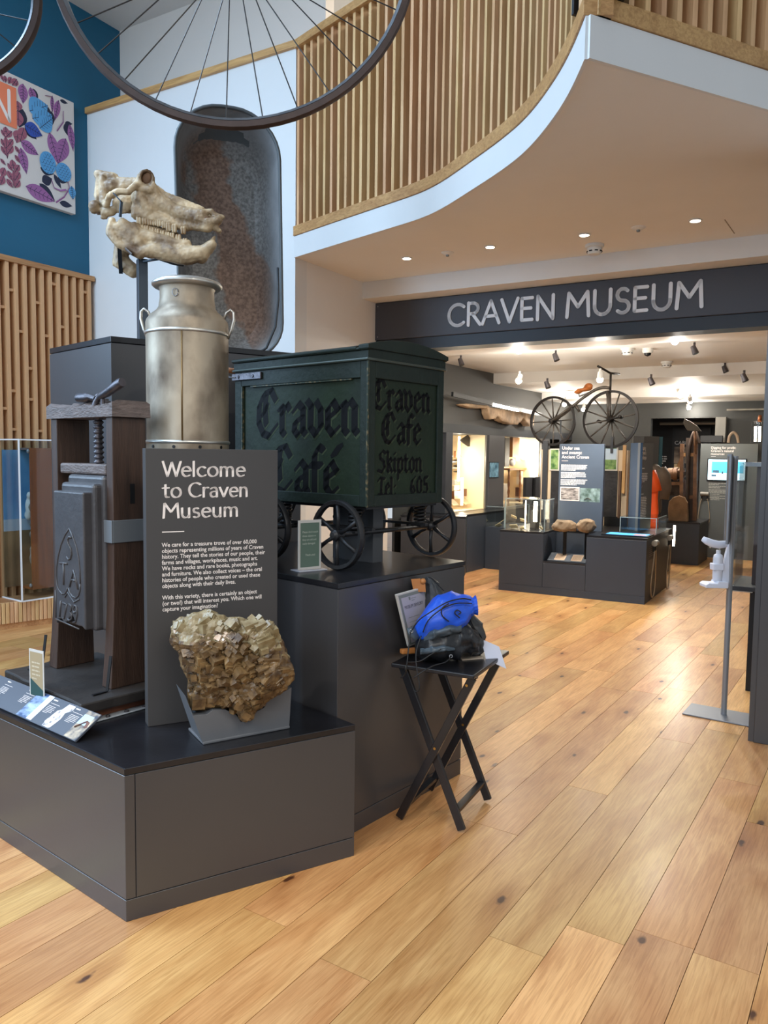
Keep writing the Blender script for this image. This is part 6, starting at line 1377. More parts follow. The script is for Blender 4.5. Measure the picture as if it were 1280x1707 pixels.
# main panel
def panel(name, label, f, w_, h_, mt, th=.06):
    t = thing(name, label, 'sign', f.o, math.atan2((f.m @ Vector((1, 0, 0))).y, (f.m @ Vector((1, 0, 0))).x)); m = M(f); m.box(0, w_, 0, h_, -th, 0); m.build('board', mt, t, bevel=.002); return t
M_PBLUE = mat('panel_blue_grey', (66, 78, 94), .5, var=.03)
y_p = .50; a = ilp(933, 740, y_p); b = ilp(1007.5, 740, y_p); fpn = Fr(fi(a[0], y_p, IZ + .0005), 0, Matrix((ix, Vector((0, 0, 1)), -iy)).transposed()); pw, ph = b[0] - a[0], a[1] - IZ
up = panel('gallery_panel', 'blue grey gallery panel headed Under sea and swamp above the two stones', fpn, pw, ph, M_PBLUE)
def heading(par, f, lines, x, z, sz, pitch, sx=1.0, mt=None):
    m = M()
    for i, s_ in enumerate(lines): type_mesh(s_, sz, f, x, z - i * pitch, bold=.012, m=m, d0=.001, sx=sx)
    m.build('heading', mt or M_LETTER, par)
k_ = pw / 74.5
heading(up, fpn, ['Under sea', 'and swamp:', 'Ancient Craven'], 4 * k_, ph - 9.5 * k_, 7.6 * k_, 7.3 * k_, .95)
m = M(fpn); rect(m, fpn, 4 * k_, 15 * k_, ph - 28.6 * k_, ph - 28 * k_, .001); m.build('rule', M_LETTER, up)
for j, (z_, n_) in enumerate(((36, 5), (48.5, 5), (60.5, 5))):
    m = M(fpn); greek(m, fpn, 3.5 * k_, ph - z_ * k_, 45 * k_, n_, 2.1 * k_, 1.25 * k_, .001, j); m.build('text_block', M_LETTER2, up)
m = M(fpn); rect(m, fpn, 3 * k_, 36 * k_, ph - 95 * k_, ph - 72 * k_, .001); m.build('photo_border', M_LETTER, up)
m = M(fpn); rect(m, fpn, 4.5 * k_, 34.5 * k_, ph - 93.5 * k_, ph - 73.5 * k_, .0016); m.build('grey_photograph', photo('photo_bw', (188, 180, 176), (50, 46, 48), 16, stretch=(1, 1, 3)), up)
m = M(fpn); rect(m, fpn, 37 * k_, 70 * k_, ph - 96 * k_, ph - 73 * k_, .001); m.build('swamp_picture', photo('photo_swamp', (156, 180, 182), (70, 92, 84), 13), up)
m = M(fpn); m.tube([(44 * k_, ph - 92 * k_, .0014), (50 * k_, ph - 89 * k_, .0014), (56 * k_, ph - 92 * k_, .0014)], 1.6 * k_, 6, flat=.1); m.build('swamp_animal', mat('photo_brown2', (92, 70, 44), .6), up)
# second panel, a pillar with an angled grey face
P1_, P2_, P3_, P4_ = G(1046.5, 898, IZ), G(1063, 892, IZ), G(1084, 886, IZ), G(1098, 880, IZ)
P1_ = fi(0, 0, 0) * 0 + W(1046.5, 880, 9.15); P2_ = W(1062.5, 880, 8.95); P3_ = W(1084, 880, 9.25); P4_ = W(1099, 880, 9.9)
pil = thing('pillar_panel', 'blue and grey pillar panel about the landscape at the right of the island', 'sign', (P2_.x, P2_.y, IZ), 0)
zt1 = W(1062, 738, 8.95).z; zt2 = W(1075, 727, 9.3).z
def wallpiece(m, a, b, z0, z1, th=.03):
    f = facefr(a, b); m.box(0, (Vector((b[0] - a[0], b[1] - a[1]))).length, z0, z1, -th, 0, f); return f
m = M(); wallpiece(m, P1_, P2_, IZ + .0005, zt1); m.build('blue_face', mat('panel_blue', (48, 72, 100), .5), pil)
m = M(); f2_ = wallpiece(m, P2_, P3_, IZ + .0005, zt1); m.build('grey_face', mat('panel_grey', (98, 102, 106), .5), pil); pw2 = (P3_ - P2_).xy.length
heading(pil, f2_, ['Shaping', "Craven's", 'landscape'], .03, zt1 - .08, .065, .055, .62)
m = M()
for z_, n_ in ((zt1 - .30, 1), (zt1 - .36, 6), (zt1 - .60, 1), (zt1 - .64, 14)): greek(m, f2_, .03, z_, pw2 * .55, n_, .019, .010, .001, n_)
m.build('text_block', M_LETTER2, pil)['kind'] = 'stuff'
m = M(f2_); m.add([(.06, zt1 - .55, .001), (.10, zt1 - .50, .001), (.12, zt1 - .42, .001), (.04, zt1 - .42, .001)], [(0, 1, 2, 3)]); m.build('small_picture', photo('photo_small', (150, 150, 170), (70, 60, 70), 20), pil)
P4_ = W(1099, 880, 10.75); P3b = W(1079, 880, 10.7); m = M(); wallpiece(m, P3b, P4_, 1.0, zt1 + .12); m.build('teal_face', mat('panel_teal', (70, 112, 126), .5), pil)
m = M(); wallpiece(m, W(1050, 880, 10.62), W(1068, 880, 10.6), 1.0, W(1062, 727, 10.6).z); wallpiece(m, W(1068, 880, 10.6), W(1093, 880, 10.69), 1.0, W(1062, 727, 10.6).z); m.build('grey_column', mat('column_grey', (92, 94, 94), .5), pil)
m = M(); fT = facefr(P3b, P4_); m.add([(.06, zt1 - .20, .001), (.09, zt1 - .17, .001), (.14, zt1 - .13, .001), (.10, zt1 - .19, .001), (.09, zt1 - .25, .001)], [(0, 1, 2, 3, 4)], fT); m.build('bird_print', M_LETTER, pil)
# touch screen and the two listening handsets
ts = thing('touch_screen', 'blue glowing touch screen set in the island top', 'screen', fi(1.2, .2, IZ + .0005), fi.rz)
m = M(fi); m.box(1.13, 1.63, .12, .42, IZ + .0006, IZ + .012); m.build('bezel', M_BLACK, ts)
m = M(fi); m.box(1.17, 1.60, .15, .38, IZ + .0122, IZ + .0135); m.build('display', emit('screen_blue', (70, 150, 214), .9), ts)
m = M(fi); m.box(1.46, 1.58, .17, .30, IZ + .0136, IZ + .0142); m.build('display_patch', emit('screen_pink', (200, 120, 110), .6), ts)
M_CABLE = mat('handset_cable', (176, 160, 138), .4, metal=.4)
def handset(label, hp, lowz, wd, dirx, nrm, group):
    t = thing('listening_handset', label, 'handset', hp, math.atan2(dirx.y, dirx.x), group); f = Fr(hp, 0, Matrix((dirx, Vector((0, 0, 1)), nrm)).transposed())
    m = M(f); m.tube([(-.06, 0, .03), (.06, 0, .03)], .032, 14); m.build('earpiece', mat('handset_grey', (132, 128, 120), .4), t, smooth=40)
    m = M(f); m.box(-.05, -.03, -.09, -.02, .012, .03); m.build('cradle_prong', M_BLACK, t); m = M(f); m.box(.03, .05, -.09, -.02, .012, .03); m.build('cradle_prong', M_BLACK, t)
    h = hp.z - lowz; pts = [(-.04, -.08, .03), (-.06, -.3 * h, .03), (-wd, -.72 * h, .02), (-wd * .7, -.94 * h, .02), (0, -h, .02), (wd * .7, -.94 * h, .02), (wd, -.72 * h, .02), (.06, -.3 * h, .03), (.04, -.08, .03)]
    P = crom([Vector(p) for p in pts], 6); m = M(f); m.tube([tuple(p) for p in P], .0065, 6); m.build('cable', M_CABLE, t, smooth=True)
sxn = ix; hp1 = W(1087, 905, 8.35); hp2 = W(1112, 895, 8.85)
S0 = fi(IWd, 0, 0)
def onside(px, py): return PLN(px, py, S0, ix)
hp1, hp2 = onside(1087, 905) + ix * .004, onside(1112, 896) + ix * .004
handset('nearer listening handset with looped cable on the island end', hp1, onside(1090, 990).z, .12, iy, ix, 'island handsets')
handset('further listening handset with looped cable on the island end', hp2, onside(1112, 978).z, .10, iy, ix, 'island handsets')
# glass cases on the island
def glass_box(name, label, f, x0, x1, y0, y1, z0, z1, grp=None):
    t = thing(name, label, 'display case', f(x0, y0, z0), f.rz, grp)
    for nm, b_ in (('pane', (x0, x1, y0, y0 + .006)), ('pane', (x0, x1, y1 - .006, y1)), ('pane', (x0, x0 + .006, y0 + .0065, y1 - .0065)), ('pane', (x1 - .006, x1, y0 + .0065, y1 - .0065))):
        m = M(f); m.box(b_[0], b_[1], b_[2], b_[3], z0, z1); m.build(nm, M_GLASS, t)
    m = M(f); m.box(x0, x1, y0, y1, z1 + .0005, z1 + .008); m.build('pane', M_GLASS, t)
    for a_, b_ in (((x0, y0, z1), (x1, y0, z1)), ((x1, y0, z1), (x1, y1, z1)), ((x0, y0, z0), (x0, y0, z1)), ((x1, y0, z0), (x1, y0, z1)), ((x0, y0, z1), (x0, y1, z1))):
        m = M(f); m.bar(a_, b_, .007, .007); m.build('glass_edge', mat('glass_edge', (150, 168, 172), .2), t)
    return t
ca = ilp(842, 880, .06); cb_ = ilp(921, 880, .5)
t1 = glass_box('island_glass_case', 'glass case of papers lit by a strip lamp on the left of the island', fi, .03, .50, .08, .42, IZ + .0005, IZ + .36)
def strip_lamp(label, p0, p1, r_=.012, grp='case strip lamps', power=0):
    m = M(); m.tube([tuple(p0), tuple(p1)], r_, 10); o = m.build('strip_lamp', LAMPW); tag(o, label, 'lamp', grp)
    if power:
        l_ = bpy.data.lights.new('strip_glow', 'POINT'); l_.energy = power; l_.color = WARM2; l_.shadow_soft_size = .05; lo_ = bpy.data.objects.new('strip_glow', l_); COL.objects.link(lo_); lo_.location = (Vector(p0) + Vector(p1)) / 2 + FR.m @ Vector((.05, -.06, 0))
strip_lamp('short strip lamp standing in the glass case on the island', fi(.35, .2, IZ + .10), fi(.35, .2, IZ + .33), .022); strip_lamp('thin strip lamp behind the papers in the island glass case', fi(.26, .12, IZ + .02), fi(.26, .12, IZ + .34), .006)
M_PAPER = mat('aged_paper', (224, 204, 160), .6, var=.1, scale=20)
for j, (x, y, z, r_, s_, lab) in enumerate(((.09, .2, .14, .35, .07, 'tilted cream paper at the left inside the island glass case'), (.10, .18, .03, -.1, .09, 'white open booklet lying flat in the island glass case'), (.19, .25, .10, .2, .08, 'upright yellowed sheet in the middle of the island glass case'), (.22, .15, .02, -.3, .06, 'small folded note in the island glass case'), (.43, .18, .03, .6, .05, 'pale fan of slips below the lamp in the island glass case'))):
    f = Fr(fi(x, y, IZ + z), 0, fi.m @ Matrix.Rotation(r_, 3, 'Y') @ Matrix.Rotation(-.7, 3, 'X')); m = M(f); m.box(-s_ / 2, s_ / 2, -s_ * .35, s_ * .35, 0, .006); tag(m.build('paper_exhibit', M_PAPER, bevel=.001), lab, 'paper', 'papers in the island case')
m = M(fi); m.box(.27, .34, .25, .38, IZ + .001, IZ + .22); tag(m.build('backing_block', M_BLACK), 'black backing block inside the island glass case', 'block')
t2 = glass_box('island_glass_case', 'low glass case with a lit edge at the right back of the island', fi, 1.22, IWd - .02, .62, 1.25, IZ + .0005, IZ + .17)
m = M(); m.tube([tuple(onside(1123, 876) + ix * .01), tuple(onside(1121, 910) + ix * .01)], .013, 10); m.build('strip_lamp', LAMPW, t2)['label'] = 'bright vertical strip lamp'
# caption plates on the island end
m = M(); fS = Fr(S0, 0, Matrix((iy, Vector((0, 0, 1)), ix)).transposed()); m.box(.12, .55, .30, .46, 0, .004, fS); m.build('end_plate', mat('plate_grey', (96, 94, 92), .5), isl)
m = M(); greek(m, fS, .15, .60, .40, 6, .022, .010, .002, 3); m.build('end_text', mat('end_text', (120, 118, 114), .5), isl)['kind'] = 'stuff'

# ------------------------------------------------------------------ picture bay behind the island
yb = 1.45
M_BAYC = mat('bay_cream', (214, 190, 158), .6)
def bl(px, py): return ilp(px, py, yb)
fB = Fr(fi(0, yb, 0), 0, Matrix((ix, Vector((0, 0, 1)), -iy)).transposed())
bay = thing('picture_bay', 'pale framed bay of landscape paintings behind the island panel', 'display unit', fi(.9, yb, 0), fi.rz)
a, b = bl(903, 752), bl(1047, 752); zb_t = 1.64
m = M(fB); m.box(a[0], b[0], .0, zb_t, -.10, 0); m.build('bay_wall', M_BAYC, bay)
for px0, px1, py0, py1, nm, mt in ((903, 915, 735, 880, 'slate_post', M_SLATED), (1037, 1045, 742, 822, 'tan_post', mat('tan_post', (190, 146, 92), .5)), (1008, 1047, 862, 884, 'dark_base', M_BLACK)):
    p, q = bl(px0, py1), bl(px1, py0); m = M(fB); m.box(p[0], q[0], max(0, p[1]), q[1], .001, .05); m.build(nm, mt, bay)
def pic(name, label, px0, px1, py0, py1, mt, fr_mt=None, fz_=fB, mp=bl, cat='picture'):
    p, q = mp(px0, py1), mp(px1, py0); t = thing(name, label, cat, fz_(p[0], p[1], .0), 0); m = M(fz_); m.box(p[0], q[0], p[1], q[1], .001, .03); m.build('frame' if fr_mt else 'panel', fr_mt or mt, t)
    if fr_mt:
        m = M(fz_); m.box(p[0] + .015, q[0] - .015, p[1] + .015, q[1] - .015, .0302, .034); m.build('painting', mt, t)
    return t
M_LAND = photo('landscape_green', (150, 178, 110), (52, 96, 44), 14)
tL = pic('landscape_painting', 'green landscape painting right of the Under sea panel', 1002, 1031, 745, 784, M_LAND, mat('white_mount', (212, 206, 196), .6))
p, q = bl(1004, 766), bl(1029, 748); m = M(fB); m.box(p[0], q[0], p[1], q[1], .0342, .036); m.build('painted_sky', mat('paint_sky', (190, 206, 220), .6), tL)
pic('landscape_painting', 'narrow sliver of green landscape painting left of the Under sea panel', 917, 934, 748, 784, M_LAND, MATS['white_mount'])
M_COAL = mat('coal_black', (40, 38, 40), .4, var=.5, scale=10, bump=.5, bscale=25)
pic('fossil_slab', 'black rough fossil slab with brown wooden edge right of the Under sea panel', 1005, 1030, 785, 861, M_COAL, cat='fossil')
pic('fossil_slab', 'black rough fossil slab left of the Under sea panel', 917, 936, 785, 880, M_COAL, cat='fossil')
p, q = bl(1030.5, 863), bl(1037, 785); m = M(fB); m.box(p[0], q[0], p[1], q[1], .001, .06); tag(m.build('wooden_edge_board', mat('edge_brown', (88, 62, 44), .6)), 'narrow brown board with pale edge beside the black fossil slab', 'board')

# ------------------------------------------------------------------ velocipede on top of the bay
vD = 9.55; kx = vD / FPX
M_VELO = mat('velo_iron', (96, 90, 84), .4, metal=.5, var=.15, scale=15); M_VELD = mat('velo_dark', (44, 40, 38), .45, metal=.3)
ve = thing('velocipede', 'antique velocipede bicycle with two spoked wheels standing above the island display', 'bicycle', W(970, 748, vD), fi.rz)
def V(px, py, d=0.0): return tuple(PLN(px, py, fi(0, 1.42, 0), iy) + iy * d)
def vwheel(px, py, rpx, nsp, off):
    c = Vector(V(px, py)); Rr = (Vector(V(px, py - rpx)) - c).length; f = Fr(c, 0, Matrix((ix, iy, Vector((0, 0, 1)))).transposed() @ Matrix.Rotation(R(-9), 3, 'Z'))
    m = M(f); m.lathe([(Rr - .03, -.016), (Rr, -.014), (Rr, .014), (Rr - .03, .016), (Rr - .03, -.016)][::-1], 48, axis='y'); w_ = m.build('wheel', M_VELD, ve, smooth=40)
    for k in range(nsp):
        a = 2 * math.pi * (k + off) / nsp; m = M(f); m.tube([(.02 * math.cos(a), .03, .02 * math.sin(a)), ((Rr - .025) * math.cos(a), 0, (Rr - .025) * math.sin(a))], [.011, .009], 6); m.build('spoke', M_VELO, w_, smooth=True)
    m = M(f); m.lathe([(0, -.07), (.03, -.06), (.036, -.02), (.036, .02), (.03, .06), (0, .07)], 14, axis='y'); m.build('hub', M_VELD, w_, smooth=40)
    return c, Rr
cw1 = vwheel(921, 702, 41.5, 12, .1); cw2 = vwheel(1017, 699, 48.5, 12, .35)
P = crom([Vector(V(*p)) for p in ((1016, 647), (1005, 646), (992, 650), (975, 661), (955, 677), (940, 690), (921, 702))], 5); m = M(); m.tube([tuple(p) for p in P], .02, 8); m.build('backbone', M_VELO, ve, smooth=True)
m = M(); m.tube([V(955, 677, .05), V(921, 703, .07)], .013, 6); m.tube([V(955, 677, -.05), V(921, 703, -.07)], .013, 6); m.build('wheel_fork', M_VELO, ve, smooth=True)
for d in (-.06, .06):
    m = M(); m.tube([V(1014.5, 652, d), V(1015.5, 699, d)], .016, 8); m.build('wheel_fork', M_VELO, ve, smooth=True)
m = M(); m.tube([V(1018, 622), V(1017, 655)], .014, 8); m.build('stem', M_VELD, ve, smooth=True)
m = M(); m.tube([V(1003, 613, -.2), V(1011, 618, -.08), V(1017, 622, 0), V(1026, 621, .2)], .014, 8); m.build('handlebar', M_VELD, ve, smooth=True)
m = M()
for a_, r_ in (((963, 654), (.05, .06, .022)), ((972, 650), (.09, .07, .022)), ((981, 645), (.055, .09, .05))): m.ell(V(*a_), r_, 14)
remesh(m, 'saddle', mat('tan_leather', (196, 116, 58), .4, var=.2, scale=12), ve, .012, 5)
m = M(); m.tube([V(965, 661), V(990, 651)], .01, 6); m.tube([V(966, 661), V(964, 655)], .008, 6); m.build('saddle_spring', M_STEEL, ve, smooth=True)
m = M(); m.tube([V(958, 674), V(966, 686)], .02, 6); m.build('brake_block', M_VELO, ve, smooth=True)
for d, p2 in ((-.12, (1038, 696)), (.12, (995, 702))):
    m = M(); m.tube([V(1017, 699, d), V(*p2, d)], .01, 6); m.tube([V(p2[0], p2[1], d - .06), V(p2[0], p2[1], d + .06)], .022, 8); m.build('pedal', M_VELD, ve, smooth=True)
m = M(); m.bar(V(935, 700), V(934, 752), .03, .02); m.bar(V(1021, 728), V(1020, 755), .06, .03); m.build('display_bracket', M_SLATED, ve)

# ------------------------------------------------------------------ left wall with lit cases
Q1, Q2 = W(745, 760, 10.3), W(912, 760, 13.2); fQ = facefr(Q1, Q2); qx = fQ.m @ Vector((1, 0, 0)); qn = fQ.m @ Vector((0, 0, 1)); QL = (Q2 - Q1).xy.length
def ql(px, py, d=0.0): P = fQ.o + qn * d; v = PLN(px, py, P, qn) - P; return v.dot(qx), v.z
cw = thing('wall_cabinet', 'long slate wall cabinet with lit glazed bays along the left of the museum', 'display unit', fQ.o, math.atan2(qx.y, qx.x))
zc = 1.97
wf0 = M(fQ); wf0.box(-.35, QL + 1.6, zc, 2.75, -.08, 0); struct(wf0.build('wall_museum_left', mat('bulkhead_grey', (70, 69, 67), .6)), 'grey wall above the lit cases at the left of the museum', 'wall')
wf1 = M(fQ); wf1.box(-.36, QL + 1.6, 0, 2.75, -.62, -.58); struct(wf1.build('wall_museum_left_back', M_MUSEUM), 'charcoal wall behind the lit cases at the left of the museum', 'wall')
m = M(fQ); m.box(-.36, QL + 1.6, zc - .12, zc - .001, -.57, .015); m.build('head_board', mat('case_black', (36, 38, 42), .5), cw)
m = M(fQ); m.box(.05, QL + .2, 0, .755, -.57, .30); m.build('base_cabinet', M_ISL, cw, bevel=.003)
m = M(fQ); m.box(.04, QL + .2, .756, .776, -.57, .31); m.build('counter_top', M_BLACKTOP, cw)
def bay_(px0, px1, mt):
    a_, b_ = ql(px0, 760)[0], ql(px1, 760)[0]
    m = M(fQ); m.box(a_, b_, .777, zc - .121, -.56, -.54); m.build('bay_back', mt, cw)
    m = M(fQ); m.box(b_ - .006, b_, .777, zc - .121, -.539, -.01); m.build('bay_side', mt, cw)
    m = M(fQ); m.box(a_, b_, .777, .785, -.539, -.01); m.build('bay_floor', mt, cw)
    m = M(fQ); m.box(a_ + .002, b_ - .007, .786, zc - .121, -.012, -.006); m.build('bay_glass', M_GLASS, cw)
    return a_, b_
M_BAYW = mat('bay_warm', (232, 210, 172), .6)
A1 = bay_(752, 809, M_BAYW); A2 = bay_(838, 899, M_BAYW)
for px0, px1, mt, d in ((741, 752, M_SLATED, .02), (812, 837.5, mat('pillar_grey', (84, 84, 86), .45), .03), (899.5, 913, MATS['pillar_grey'], .03)):
    a_, b_ = ql(px0, 760)[0], ql(px1, 760)[0]; m = M(fQ); m.box(a_, b_, .777, zc - .121 if px0 != 741 else zc - .121, -.5, d); m.build('upright', mt, cw)
for px in (751, 809.5): a_ = ql(px, 760)[0]; m = M(fQ); m.box(a_ - .012, a_ + .012, .777, zc - .121, -.004, .012); m.build('door_edge', mat('door_edge', (128, 124, 116), .4, metal=.5), cw)
p, q = ql(814.5, 797, .03), ql(831, 770, .03); t = thing('blue_photograph', 'blue toned photograph on the slate pillar between the lit cases', 'picture', fQ(p[0], p[1], .031)); m = M(fQ); m.box(p[0], q[0], p[1], q[1], .031, .036); m.build('frame', M_BLACK, t); m = M(fQ); m.box(p[0] + .01, q[0] - .01, p[1] + .012, q[1] - .012, .0362, .038); m.build('print', photo('photo_cyan', (150, 200, 226), (46, 92, 122), 9), t)
for px0, py0, py1, d, r_, lab in ((764, 728, 802, -.30, .016, 'tall strip lamp at the left of the first lit case'), (769.5, 796, 842, -.10, .018, 'short strip lamp at the front of the first lit case'), (888, 738, 795, -.06, .04, 'glaring lamp at the right of the second lit case'), (862, 735, 768, -.35, .014, 'thin strip lamp beside the picture in the second lit case')):
    a_, b_ = ql(px0, py1, d), ql(px0, py0, d); strip_lamp(lab, fQ(a_[0], max(a_[1], .79), d), fQ(a_[0], min(b_[1], 1.83), d), r_, power=5)
def small(name, label, cat, mt, px0, px1, py0, py1, d, shape='box', grp=None):
    p, q = ql(px0, py1, d), ql(px1, py0, d); z0 = p[1]; m = M(fQ); cx_, cz_ = (p[0] + q[0]) / 2, (p[1] + q[1]) / 2; a_, b_ = (q[0] - p[0]) / 2, (q[1] - p[1]) / 2
    if shape == 'box': m.box(p[0], q[0], p[1], q[1], d - min(a_, .06), d)
    elif shape == 'slope': m.loft([[(p[0], p[1], d), (q[0], p[1], d), (q[0], p[1] + .012, d), (p[0], p[1] + .012, d)], [(p[0], q[1] - .012, d - .1), (q[0], q[1] - .012, d - .1), (q[0], q[1], d - .1), (p[0], q[1], d - .1)]])
    elif shape == 'shoe': m.ell((cx_, cz_ - b_ * .3, d - .04), (a_, b_ * .6, .04), 12); m.ell((cx_ + a_ * .5, cz_ + b_ * .2, d - .04), (a_ * .45, b_ * .8, .035), 12)
    elif shape == 'ball': m.ell((cx_, cz_, d - .03), (a_, b_, .04), 12)
    elif shape == 'point': m.loft([[(p[0], cz_ - b_ * .1, d), (p[0], cz_ + b_ * .2, d), (p[0], cz_, d - .04)], [(cx_, p[1], d), (cx_, q[1], d), (cx_, cz_, d - .05)], [(q[0], p[1] + .01, d), (q[0], p[1] + .03, d), (q[0], p[1] + .02, d - .01)]])
    o = m.build(name, mt, smooth=shape in ('ball', 'shoe')); tag(o, label, cat, grp); return o
M_DKOBJ = mat('dark_exhibit', (52, 42, 36), .5, var=.2, scale=20); M_BRN = mat('brown_exhibit', (140, 86, 48), .5, var=.3, scale=14)
small('pointed_tool', 'dark pointed blade hanging at the top of the first lit case', 'tool', M_DKOBJ, 768, 791, 725, 744, -.25, 'point')
for j, (y0, y1) in enumerate(((764, 769), (772, 779), (783, 788))): small('small_shoe', ('upper', 'middle', 'lower')[j] + ' dark shoe on the narrow shelves of the first lit case', 'shoe', M_DKOBJ, 760, 773, y0, y1, -.40, 'shoe', 'shoes in the first lit case')
for j, y in enumerate((760, 769.5, 779.5)): small('glass_shelf', ('top', 'second', 'third')[j] + ' narrow pale shelf in the first lit case', 'shelf', mat('shelf_pale', (200, 196, 190), .4), 754, 772, y, y + 1, -.38, 'box', 'shelves in the first lit case')
for j, (x0, x1, y0, y1, mt, lab) in enumerate(((757, 769, 818, 832, M_BRN, 'brown wooden box'), (757, 766, 809, 817, M_PAPER, 'cream card'), (775, 784, 828, 842, M_PAPER, 'white sloping label'), (768, 778, 815, 828, M_BRN, 'brown leather case'), (755, 765, 832, 843, mat('cream_obj', (220, 206, 180), .5), 'pale open book'), (784, 789, 831, 842, M_PAPER, 'narrow sloping label'), (758, 764, 800, 808, MATS['shelf_pale'], 'small white cup'), (760, 764, 752, 763, M_BRN, 'small brown bottle'))):
    small('case_exhibit', lab + ' on the floor of the first lit case' if j < 6 else lab + ' on a shelf of the first lit case', 'exhibit', mt, x0, x1, y0, y1, -.12 - .03 * j, 'slope' if 'label' in lab or 'book' in lab else 'box', 'exhibits in the first lit case')
for j, (x0, x1, y0, y1, mt, lab, sh_) in enumerate(((854, 866, 730, 762, mat('gilt_frame', (190, 120, 50), .4), 'orange framed picture high in the second lit case', 'box'), (841, 850, 730, 778, M_DKOBJ, 'dark carved upright board at the left of the second lit case', 'box'), (852, 861, 764, 778, mat('white_ware', (216, 208, 196), .3), 'white jug on the table in the second lit case', 'ball'), (870, 879, 759, 768, MATS['white_ware'], 'white china ornament hung in the second lit case', 'ball'), (866, 874, 785, 808, MATS['white_ware'], 'pale stack of linen in the second lit case', 'box'), (838, 848, 806, 834, MATS['white_ware'], 'white christening dress low in the second lit case', 'box'), (864, 876, 812, 835, mat('maroon_cloth', (74, 40, 36), .6), 'dark maroon chest at the foot of the second lit case', 'box'), (833.5, 837, 820, 838, mat('orange_cloth', (206, 110, 50), .6), 'orange post at the edge of the second lit case', 'box'))):
    small('case_exhibit', lab, 'exhibit', mt, x0, x1, y0, y1, -.2 - .02 * j, sh_, 'exhibits in the second lit case')
tt_ = thing('antique_table', 'brown turned-leg wooden table in the second lit case', 'table', fQ(ql(850, 835, -.3)[0], .79, -.3)); p, q = ql(841, 838, -.3), ql(882, 780, -.3)
m = M(fQ); m.box(p[0], q[0], q[1] - .03, q[1], -.45, -.22); m.build('table_top', M_BRN, tt_)
for k in range(5):
    x = p[0] + .03 + (q[0] - p[0] - .06) * k / 4; m = M(fQ); n_ = 9; m.tube([(x, .787 + (q[1] - .03 - .787) * i / n_, -.25 - .1 * (k % 2)) for i in range(n_ + 1)], [.022 if i % 2 else .013 for i in range(n_ + 1)], 8); m.build('leg', M_BRN, tt_, smooth=True)
t = thing('black_stand', 'black draped stand in front of the second lit case', 'stand', fQ(ql(884, 850, .1)[0], .777, .1)); p, q = ql(873, 846, .1), ql(897, 795, .1)
m = M(fQ); m.box(p[0], q[0], .7775, q[1], .08, .13); m.build('black_board', M_SLATED, t); m = M(fQ); m.box((p[0] + q[0]) / 2 - .03, (p[0] + q[0]) / 2 + .05, .78, q[1] - .01, .131, .15); m.build('black_cloth', M_BLACK, t)
# carved beam and lamp strip above
bp_ = [(757, 675), (765, 673), (800, 676), (805, 679), (840, 684), (879, 686), (880, 693), (878, 710), (871, 711), (864, 702), (861, 697), (857, 702), (852, 708), (838, 707), (824, 702), (818, 694), (814, 698), (806, 700), (803, 692), (800, 681), (780, 681), (768, 679)]
m = M(); a_ = [ql(x, y, .02) for x, y in bp_]; m.prism(a_, .02, .14, fQ)
o = remesh(m, 'carved_beam', mat('pale_carved_wood', (178, 150, 120), .7, var=.4, scale=8, bump=.6, bscale=24), None, .014, 1, lambda c: .007 * noise.noise(c * 14)); tag(o, 'pale carved wooden beam with scalloped lower edge fixed over the lit cases', 'beam')
t = thing('linear_light', 'long dark ceiling light track with a bright tube above the carved beam', 'light', fQ(.5, 2.3, .2)); p, q = ql(754, 657, .25), ql(905, 690, .25)
m = M(fQ); m.bar((p[0], p[1], .25), (q[0], p[1] - .12, .25), .06, .03); m.build('track', M_BLACK, t); p2, q2 = ql(820, 668, .25), ql(862, 677, .25); f_ = (p2[0] - p[0]) / (q[0] - p[0]); g_ = (q2[0] - p[0]) / (q[0] - p[0])
m = M(fQ); m.bar((p2[0], p[1] - .12 * f_ - .018, .27), (q2[0], p[1] - .12 * g_ - .018, .27), .04, .02); m.build('tube', emit('tube_glow', (255, 246, 232), 6), t)
# low slate plinth and drawer unit in front of the cabinet
lp0, lp1 = G(736, 964), G(774, 961); f = facefr(lp0 - RR * .6, lp1); lw = (lp1 - (lp0 - RR * .6)).xy.length
t = thing('low_gallery_plinth', 'dark low gallery plinth between the handcart plinth and the lit cases', 'plinth', lp1.xy.to_3d(), RZ_ROOM); m = M(f); m.box(0, lw, 0, .75, -.5, 0); m.build('carcass', M_SLATED, t, bevel=.003); m = M(f); m.box(-.005, lw + .005, .751, .772, -.505, .005); m.build('black_top', M_BLACKTOP, t)
p, q = ql(808, 926, .31), ql(834, 880, .31); t = thing('drawer_unit', 'slate drawer unit with a round lock at the left behind the island', 'cabinet', fQ(p[0], 0, .31)); m = M(fQ); m.box(p[0], q[0] + .35, 0, .58, .311, .60); m.build('body', M_ISL, t)
for z0, z1 in ((.09, .44), (.445, .575)):
    m = M(fQ); m.box(p[0] + .004, q[0] + .345, z0, z1, .6002, .606); d_o = m.build('drawer', M_ISL, t, bevel=.001)
m = M(Fr(fQ(q[0] - .06, .52, .606), 0, fQ.m)); m.lathe([(.016, 0), (.016, .006), (0, .008)], 12); m.build('lock', M_STEEL, d_o)
fG = Fr(fQ(p[0], 0, .60), math.atan2(qx.y, qx.x)); glass_box('drawer_glass_case', 'small glass case of papers on the drawer unit', fG, .0, q[0] + .35 - p[0], .01, .28, .581, .86)
